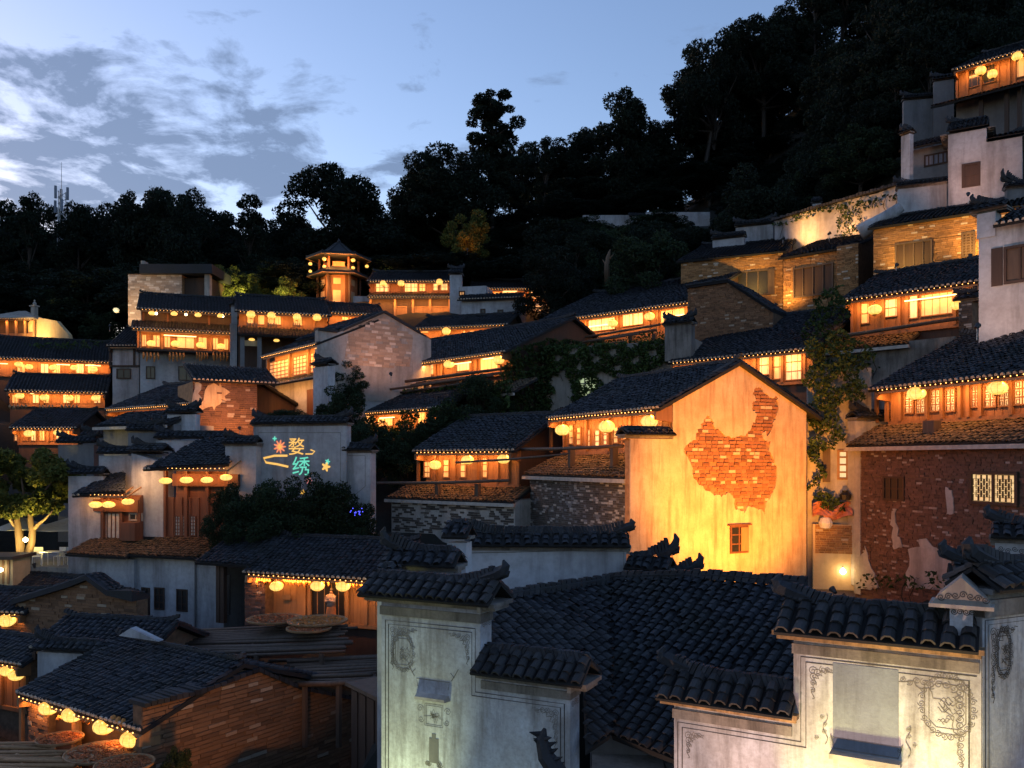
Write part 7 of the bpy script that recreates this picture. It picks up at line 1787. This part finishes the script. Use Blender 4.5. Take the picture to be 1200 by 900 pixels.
def tree(key, pos, s, label, group=None, sz=None, name='tree', cat='tree'):
    lm, tm = PROT[key]; t = thing(name, label, cat, pos, group); t.rotation_euler = (0, 0, rnd.uniform(0, 6.28)); t.scale = (s, s, sz or s)
    for nm, me in (('crown', lm), ('trunk', tm)):
        o = bpy.data.objects.new(nm, me); link(o); o.parent = t
    return t
def tree_px(key, px, ytop, Y, label, group=None, width=None, hfac=14.0, **kw):
    """tree standing on the ground whose top reaches the given pixel row"""
    x = (px - 600) / FPX * Y; gz = ground_z(x, Y) - .25; zt = (HZ - ytop) / FPX * Y; h = max(2.0, zt - gz)
    full = {'broad': 13.9, 'tall': 14.6, 'pine': 15.0, 'feather': 15.0, 'bush': 6.0, 'midbroad': 13.9, 'warm': 13.9}[key.rstrip('0123456789')]
    sz = h / full; s = sz if not width else width
    return tree(key, V((x, Y, gz)), s, label, group, sz, **kw)
# skyline, individually recognisable
tree_px('broad1', 405, 200, 96, 'broad rounded tree rising above the pavilion tower', width=1.35)
tree_px('pine5', 578, 106, 104, 'tall pine with flat tiers standing clear against the sky', width=1.1)
tree_px('feather6', 35, 226, 98, 'feathery tree left of the mast', width=1.0)
tree_px('tall3', 728, 104, 112, 'tall tree with a knobbly top on the ridge of the wooded slope', width=1.15)
tree_px('tall4', 800, 86, 116, 'pale-edged tall tree leaning out of the steep wood', width=1.2)
tree_px('feather8', 292, 226, 95, 'spiky feathery tree left of the broad rounded tree', width=1.05)
tree_px('broad9', 175, 216, 98, 'domed tree between the mast and the feathery tree', width=1.0)
tree_px('broad2', 205, 226, 95, 'lower domed tree behind the pale brick building', width=.95)
SK = [(-30, 245), (5, 235), (62, 245), (95, 238), (125, 236), (150, 224), (235, 238), (262, 246), (320, 258), (345, 252), (445, 250), (470, 244), (490, 200), (505, 182), (530, 176), (545, 190), (610, 165), (640, 160), (665, 165), (690, 150), (755, 140), (775, 150), (830, 50), (850, 60), (868, 40), (895, 25), (915, 14), (935, 5), (955, -15), (990, -40), (1025, -50), (1060, -60), (1100, -70), (1150, -80), (1200, -90), (1245, -110)]
keys = ['broad1', 'tall3', 'broad2', 'tall4', 'broad9', 'feather6']
for i, (px, yt) in enumerate(SK):
    tree_px(keys[i % 6] if px < 800 else keys[i % 5], px, yt, 100 + (i * 37 % 11) + (12 if px > 560 else 0), 'dark tree in the unbroken skyline wood behind the village', 'skyline trees', width=rnd.uniform(.85, 1.2))
k = 0
for row, (Yb, dy) in enumerate(((84, 0), (92, 20), (104, 40), (112, 70), (122, 90))):
    for px in range(-60, 1290, 44):
        px2 = px + rnd.uniform(-18, 18); x = (px2 - 600) / FPX * Yb; top = np.interp(px2, [-60, 300, 480, 600, 740, 820, 950, 1250], [275, 275, 262, 225, 200, 130, 70, 0])
        mid = np.interp(px2, [-60, 300, 480, 600, 700, 850, 1000, 1100, 1250], [330, 320, 305, 300, 262, 262, 215, 110, 40])
        y_ = mid + (top - mid) * (row + .0) / 4.0 + rnd.uniform(-10, 10)
        if px2 > 1040 and row < 1: continue
        if 670 < px2 < 845 and row < 2: continue
        tree_px(keys[k % 6], px2, y_, Yb + rnd.uniform(-3, 3) + (6 if px2 > 800 else 0), 'dark tree massed in the wood on the slope above the village', 'massed trees of the wood', width=rnd.uniform(.9, 1.3)); k += 1
for i in range(130):                          # lower fringe of the wood on the steep right slope
    px2 = rnd.uniform(640, 1120); Yb = rnd.uniform(66, 86); x = (px2 - 600) / FPX * Yb; gz = ground_z(x, Yb) - .3
    hz_ = rnd.uniform(6.5, 10.5); py = HZ - FPX * (gz + hz_) / Yb
    if py > np.interp(px2, [640, 700, 850, 1000, 1060, 1120], [330, 300, 262, 222, 150, 85]): continue
    if 660 < px2 < 850 and py < 262 and Yb < 97 and HZ - FPX * gz / Yb > 262: continue
    tree(keys[i % 6], V((x, Yb, gz)), hz_ / 14 * rnd.uniform(.85, 1.1), 'dark tree massed in the wood on the slope above the village', 'massed trees of the wood', hz_ / 14)
for i in range(26):                          # the wood closing in behind the highest houses
    px2 = 980 + i * 11; tree_px(keys[i % 5], px2, rnd.uniform(-60, 60) if px2 > 1040 else rnd.uniform(40, 110), rnd.uniform(70, 96), 'dark tree massed in the wood on the slope above the village', 'massed trees of the wood', width=rnd.uniform(.75, 1.0))
for i in range(16):
    px2 = 690 + i * 11; tree_px('bush2', px2, rnd.uniform(268, 290), rnd.uniform(76, 92), 'low dark shrub below the faint white wall in the wood', 'shrubs below the faint white wall', width=rnd.uniform(.8, 1.2))
# nearer, individually described
tree_px('midbroad', 78, 340, 83, 'dark leafy tree shading the cream garden wall', width=.62)
tree_px('midbroad', 118, 366, 80, 'small dark tree beside the globe lamp', width=.4)
tree_px('bush2', 770, 272, 62, 'rounded bushy tree above the long lit shopfront', width=1.05)
tree_px('midbroad', 1012, 150, 66, 'soft green tree behind the sloping creeper wall', width=.6)
tree_px('midbroad', 935, 205, 72, 'dim tree above the brick houses with shutters', width=.5)
tree_px('bush2', 690, 290, 70, 'low dark shrubs around the pale dead stump', width=.8)
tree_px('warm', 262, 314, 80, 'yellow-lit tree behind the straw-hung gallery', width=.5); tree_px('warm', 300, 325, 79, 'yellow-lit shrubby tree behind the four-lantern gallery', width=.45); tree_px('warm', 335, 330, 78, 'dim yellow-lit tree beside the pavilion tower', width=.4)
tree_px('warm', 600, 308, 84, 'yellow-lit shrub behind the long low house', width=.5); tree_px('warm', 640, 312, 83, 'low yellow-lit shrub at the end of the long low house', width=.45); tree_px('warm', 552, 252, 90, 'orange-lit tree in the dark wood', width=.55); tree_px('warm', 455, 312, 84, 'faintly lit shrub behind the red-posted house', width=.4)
def glow(px, py, Y, tpx, tpy, tY, e, col, lb): flood(ray(px, py, Y), ray(tpx, tpy, tY), e, col, lb, 100, 1.0)
glow(275, 350, 76, 280, 325, 80, 260, (1, .8, .22), 'garden floodlight under the yellow-lit tree'); glow(330, 352, 75.5, 335, 330, 78, 90, (1, .8, .25), 'garden floodlight beside the pavilion tower')
glow(610, 335, 80, 615, 315, 83, 420, (1, .66, .14), 'garden floodlight behind the long low house'); glow(548, 292, 86, 556, 262, 89.5, 45, (1, .26, .035), 'garden floodlight under the orange-lit tree'); glow(455, 322, 80, 460, 308, 84, 70, (1, .75, .25), 'garden floodlight behind the red-posted house')
# bushes in front of the lettered wall
def bush_at(key, px, ytop, ybase, Y, w, label):
    x = (px - 600) / FPX * Y; z0 = (HZ - ybase) / FPX * Y; zt = (HZ - ytop) / FPX * Y; full = 6.0 if key.startswith('bush') else 13.9
    return tree(key, V((x, Y, z0)), w, label, None, (zt - z0) / full, name='bush', cat='bush')
bush_at('bush1', 268, 568, 648, 39.3, .36, 'dark bush covering the edge of the larger porch'); bush_at('bush1', 335, 562, 650, 39.3, .55, 'big dark bush below the glowing lettering'); bush_at('bush2', 376, 557, 650, 39.2, .52, 'taller dark bush rising beside the teal character'); bush_at('bush1', 302, 580, 650, 39.0, .5, 'low dark bush at the ridge of the maize house'); bush_at('bush2', 412, 585, 650, 38.6, .36, 'bush with blue string lights at the end of the lettered wall')
bush_at('bush2', 206, 875, 930, 21.5, .12, 'small dark shrub at the foot of the rubble brick wall')
bush_at('bush1', 440, 495, 560, 44.5, .5, 'dark shrub hanging below the creeper-hidden house'); bush_at('bush2', 530, 470, 545, 45, .6, 'dark thicket between the logs and the low timber house'); bush_at('bush1', 480, 500, 570, 44, .5, 'dense dark shrub beside the low timber house roof'); bush_at('bush2', 405, 425, 470, 52, .45, 'dark shrub against the pink-white gable'); bush_at('bush1', 565, 440, 500, 48, .5, 'dark ivy thicket at the end of the logs'); bush_at('bush1', 345, 480, 500, 47, .45, 'low dark shrub before the orange lattice house'); bush_at('bush2', 395, 455, 520, 47.5, .5, 'dark shrub below the short white fire wall')
bush_at('bush1', 655, 395, 425, 54, .35, 'dark shrub on the roof edge left of the long shopfront')
# floodlit tree with a forked pale trunk
m = MB(); T0 = TREE_LIT
def tp(px, py, Y=45.0): return ray(px, py, Y)
m.tube([T0 - V((0, 0, .2)), tp(25, 645), tp(23, 632), tp(21, 618), tp(19, 600), tp(14, 585)], [.3, .24, .2, .17, .13, .08], 8); m.tube([T0 - V((0, 0, .1)), tp(33, 648), tp(37, 636), tp(38, 622), tp(36, 612), tp(35, 596), tp(40, 575)], [.26, .22, .19, .17, .15, .11, .06], 8)
m.tube([tp(38, 622), tp(45, 614), tp(52, 609, 44.5), tp(62, 598, 44)], [.13, .1, .07, .04], 6); m.tube([tp(21, 618), tp(15, 614), tp(10, 606, 44.6), tp(2, 596, 44.2)], [.12, .09, .06, .03], 6); m.tube([tp(35, 600), tp(28, 580, 44.5), tp(25, 560, 44.3)], [.1, .07, .03], 6); m.tube([tp(40, 590), tp(55, 572, 45.3), tp(66, 560, 45.4)], [.09, .06, .03], 6)
tt = thing('tree', 'floodlit spreading tree with a forked pale trunk on the terrace', 'tree', T0); m.build('trunk', 'bark_pale', tt, smooth=True)
cs = []; rs = []
for i in range(60):
    a = rnd.uniform(0, 6.283); q = math.sqrt(rnd.random()); px = 32 + 54 * q * math.cos(a); py = 568 + 40 * q * math.sin(a); Yd = 45 + rnd.uniform(-2.0, 2.0); cs.append(tuple(tp(px, py, Yd))); rs.append(rnd.uniform(.35, .75))
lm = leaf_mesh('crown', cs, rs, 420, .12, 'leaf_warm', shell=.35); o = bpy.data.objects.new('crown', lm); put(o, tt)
flood(tp(40, 661, 43.4), tp(30, 585, 45), 300, (1.0, .72, .2), 'ground floodlight at the foot of the forked tree', 110, 1.0)
flood(tp(5, 664, 44.0), tp(8, 585, 45), 150, (1.0, .75, .22), 'ground floodlight lighting the left limb of the forked tree', 100, 1.0)
# pale dead stump and the mast
m = MB().tube([ray(712, 335, 66), ray(711, 312, 66), ray(713, 300, 66), ray(715, 292, 66)], [.26, .2, .15, .03], 8); m.tube([ray(712, 306, 66), ray(719, 298, 65.8)], [.12, .03], 6); m.tube([ray(711, 312, 66), ray(706, 304, 66.2)], [.1, .02], 6); m.single('tree_stump', 'bark_pale', 'pale broken dead trunk above the long shopfront', 'dead tree', smooth=True)
base = ray(72, 300, 104); t = thing('radio_mast', 'slim lattice radio mast with bluish panel antennas above the left wood', 'mast', base)
top = ray(72, 212, 104); r_ = .45; m = MB()
legs = [V((r_ * math.cos(a), r_ * math.sin(a), 0)) for a in (0.3, 2.4, 4.5)]; Lh = ray(72, 225, 104).z - base.z
for l in legs: m.tube([base + l * 1.6, base + l + V((0, 0, Lh))], .06, 5)
for i in range(10):
    for a, b in zip(legs, legs[1:] + legs[:1]): m.tube([base + a * 1.3 + V((0, 0, Lh * i / 10)), base + b * 1.3 + V((0, 0, Lh * (i + 1) / 10))], .035, 4)
m.build('lattice', 'metal', t); MB().tube([base + V((0, 0, Lh - 1)), V((top.x, top.y, ray(72, 190, 104).z))], [.06, .025], 5).build('lightning_rod', 'metal', t)
for i in range(6):
    a = i * 1.05; c = base + V((.75 * math.cos(a), .75 * math.sin(a), Lh - .2 - 1.6 * (i % 2))); MB().tube([c - V((0, 0, .75)), c + V((0, 0, .75))], .16, 6).build('antenna_panel', 'shade_panel_blue', t)

# ================================================================ ivy and creepers on walls
def ivy(label, F, pts, n, dens, size=.11, mname='leaf_vine', spread=.25, hang=0.0, name='ivy'):
    """leaves scattered over an outline on a wall plane, thicker towards the middle"""
    uz = [F.hit(x, y, n) for x, y in pts]; us = [a for a, b in uz]; zs = [b for a, b in uz]; A = abs(sum(a[0] * b[1] - b[0] * a[1] for a, b in zip(uz, uz[1:] + uz[:1]))) / 2
    want = int(A * dens); out = []; 
    while len(out) < want:
        u, z = rnd.uniform(min(us) - .2, max(us) + .2), rnd.uniform(min(zs) - .2, max(zs) + .2); uu = u + .18 * math.sin(z * 4.1) + .1 * math.sin(z * 9 + u * 7)
        if any(a <= z <= b for a, b in vspan(uz, uu)) and (math.sin(u * 5.3 + 1.7 * z) + math.sin(z * 6.1 - 2.1 * u) > -1.25): out.append((u, z))
    P = np.array([F.W(u, n + abs(rnd.gauss(0, spread)) * .6 + .02, z) for u, z in out]); k = len(P)
    a = RG.normal(size=(k, 3)); a /= np.linalg.norm(a, axis=1)[:, None]; b = np.cross(a, RG.normal(size=(k, 3))); b /= np.linalg.norm(b, axis=1)[:, None]; s = size * (.6 + .7 * RG.random(k))[:, None]
    vs = np.stack([P - a * s, P - b * s * .5, P + a * s, P + b * s * .5], 1).reshape(-1, 3); c = V(((vs[:, 0].min() + vs[:, 0].max()) / 2, (vs[:, 1].min() + vs[:, 1].max()) / 2, vs[:, 2].min()))
    t = thing(name, label, 'climbing plant', c); np_obj('leaves', vs, np.arange(k * 4).reshape(k, 4), mname, t)
    m = MB()
    for i in range(max(3, int(A / 2))):
        u, z = out[rnd.randrange(len(out))]; q = [F.W(u + .15 * math.sin(j * 1.7 + i), n + .03, z - j * .35) for j in range(4)]; m.tube(q, .018, 4)
    m.build('stems', 'bark', t, kind='stuff')
f = IVW['F']
ivy('ivy sheet smothering the old retaining wall', f, [(590, 470), (594, 425), (600, 408), (720, 402), (780, 398), (790, 420), (770, 430), (745, 448), (720, 440), (708, 436), (700, 470), (672, 478), (668, 440), (648, 440), (646, 485), (640, 492), (636, 465), (622, 440), (615, 480), (600, 492)], .06, 260, .12)
ivy('creeper spilling over the lean-to of the long shopfront', IV['F'], [(605, 405), (700, 398), (780, 388), (782, 408), (700, 415), (620, 420)], 1.2, 60, .13)
f = LG['F']
ivy('creeper filling the space below the projecting logs', f, [(380, 470), (420, 462), (600, 446), (600, 500), (520, 520), (505, 478), (420, 490), (400, 520), (385, 500)], 1.25, 150, .14)
ivy('creeper draped across the small lit house', CR['F'], [(420, 492), (440, 486), (445, 502), (468, 500), (470, 482), (490, 480), (488, 510), (505, 478), (535, 470), (540, 540), (420, 545)], .25, 170, .12)
ivy('ivy over the dark gable end of the house above the logs', side(LG['F'], LG['L'] + .3), [(590, 500), (588, 430), (600, 412), (640, 396), (680, 400), (690, 440), (680, 500)], .05, 170, .13)
f = HV['F']
ivy('vine column hanging from the tube-lit house', f, [(945, 375), (968, 340), (985, 335), (1000, 365), (980, 385), (985, 400), (960, 420), (945, 405)], .95, 190, .11)
ivy('thick vine hanging down beside the map-patch gable', fr_px(950, 1005, 36.2, 35.6), [(945, 400), (985, 385), (1020, 405), (1008, 470), (985, 470), (984, 525), (962, 530), (964, 575), (985, 585), (984, 600), (955, 598), (948, 480)], 1.0, 330, .1)
ivy('vine trailing on the white corner of the tube-lit house lean-to', f, [(955, 425), (1030, 412), (1025, 440), (1005, 445), (1000, 470), (960, 470)], .72, 90, .1)
ivy('straggling creeper on the sloping white wall', SLW['F'], [(975, 246), (1000, 240), (1062, 222), (1062, 232), (1015, 246), (1010, 268), (990, 285), (975, 280), (985, 258)], .08, 60, .12)
ivy('dark creeper along the top of the sloping white wall', SLW['F'], [(905, 262), (960, 244), (1020, 232), (1020, 238), (960, 252), (905, 268)], .1, 60, .13)
ivy('weeds along the foot of the brick house wall', RB['F'], [(1005, 690), (1015, 672), (1090, 676), (1098, 665), (1108, 676), (1150, 690)], .75, 60, .1)
ivy('moss and weeds on the roof above the cream wall', fr_px(-10, 120, 72, 72), [(-10, 404), (60, 402), (120, 398), (120, 408), (-10, 412)], 0, 40, .16)
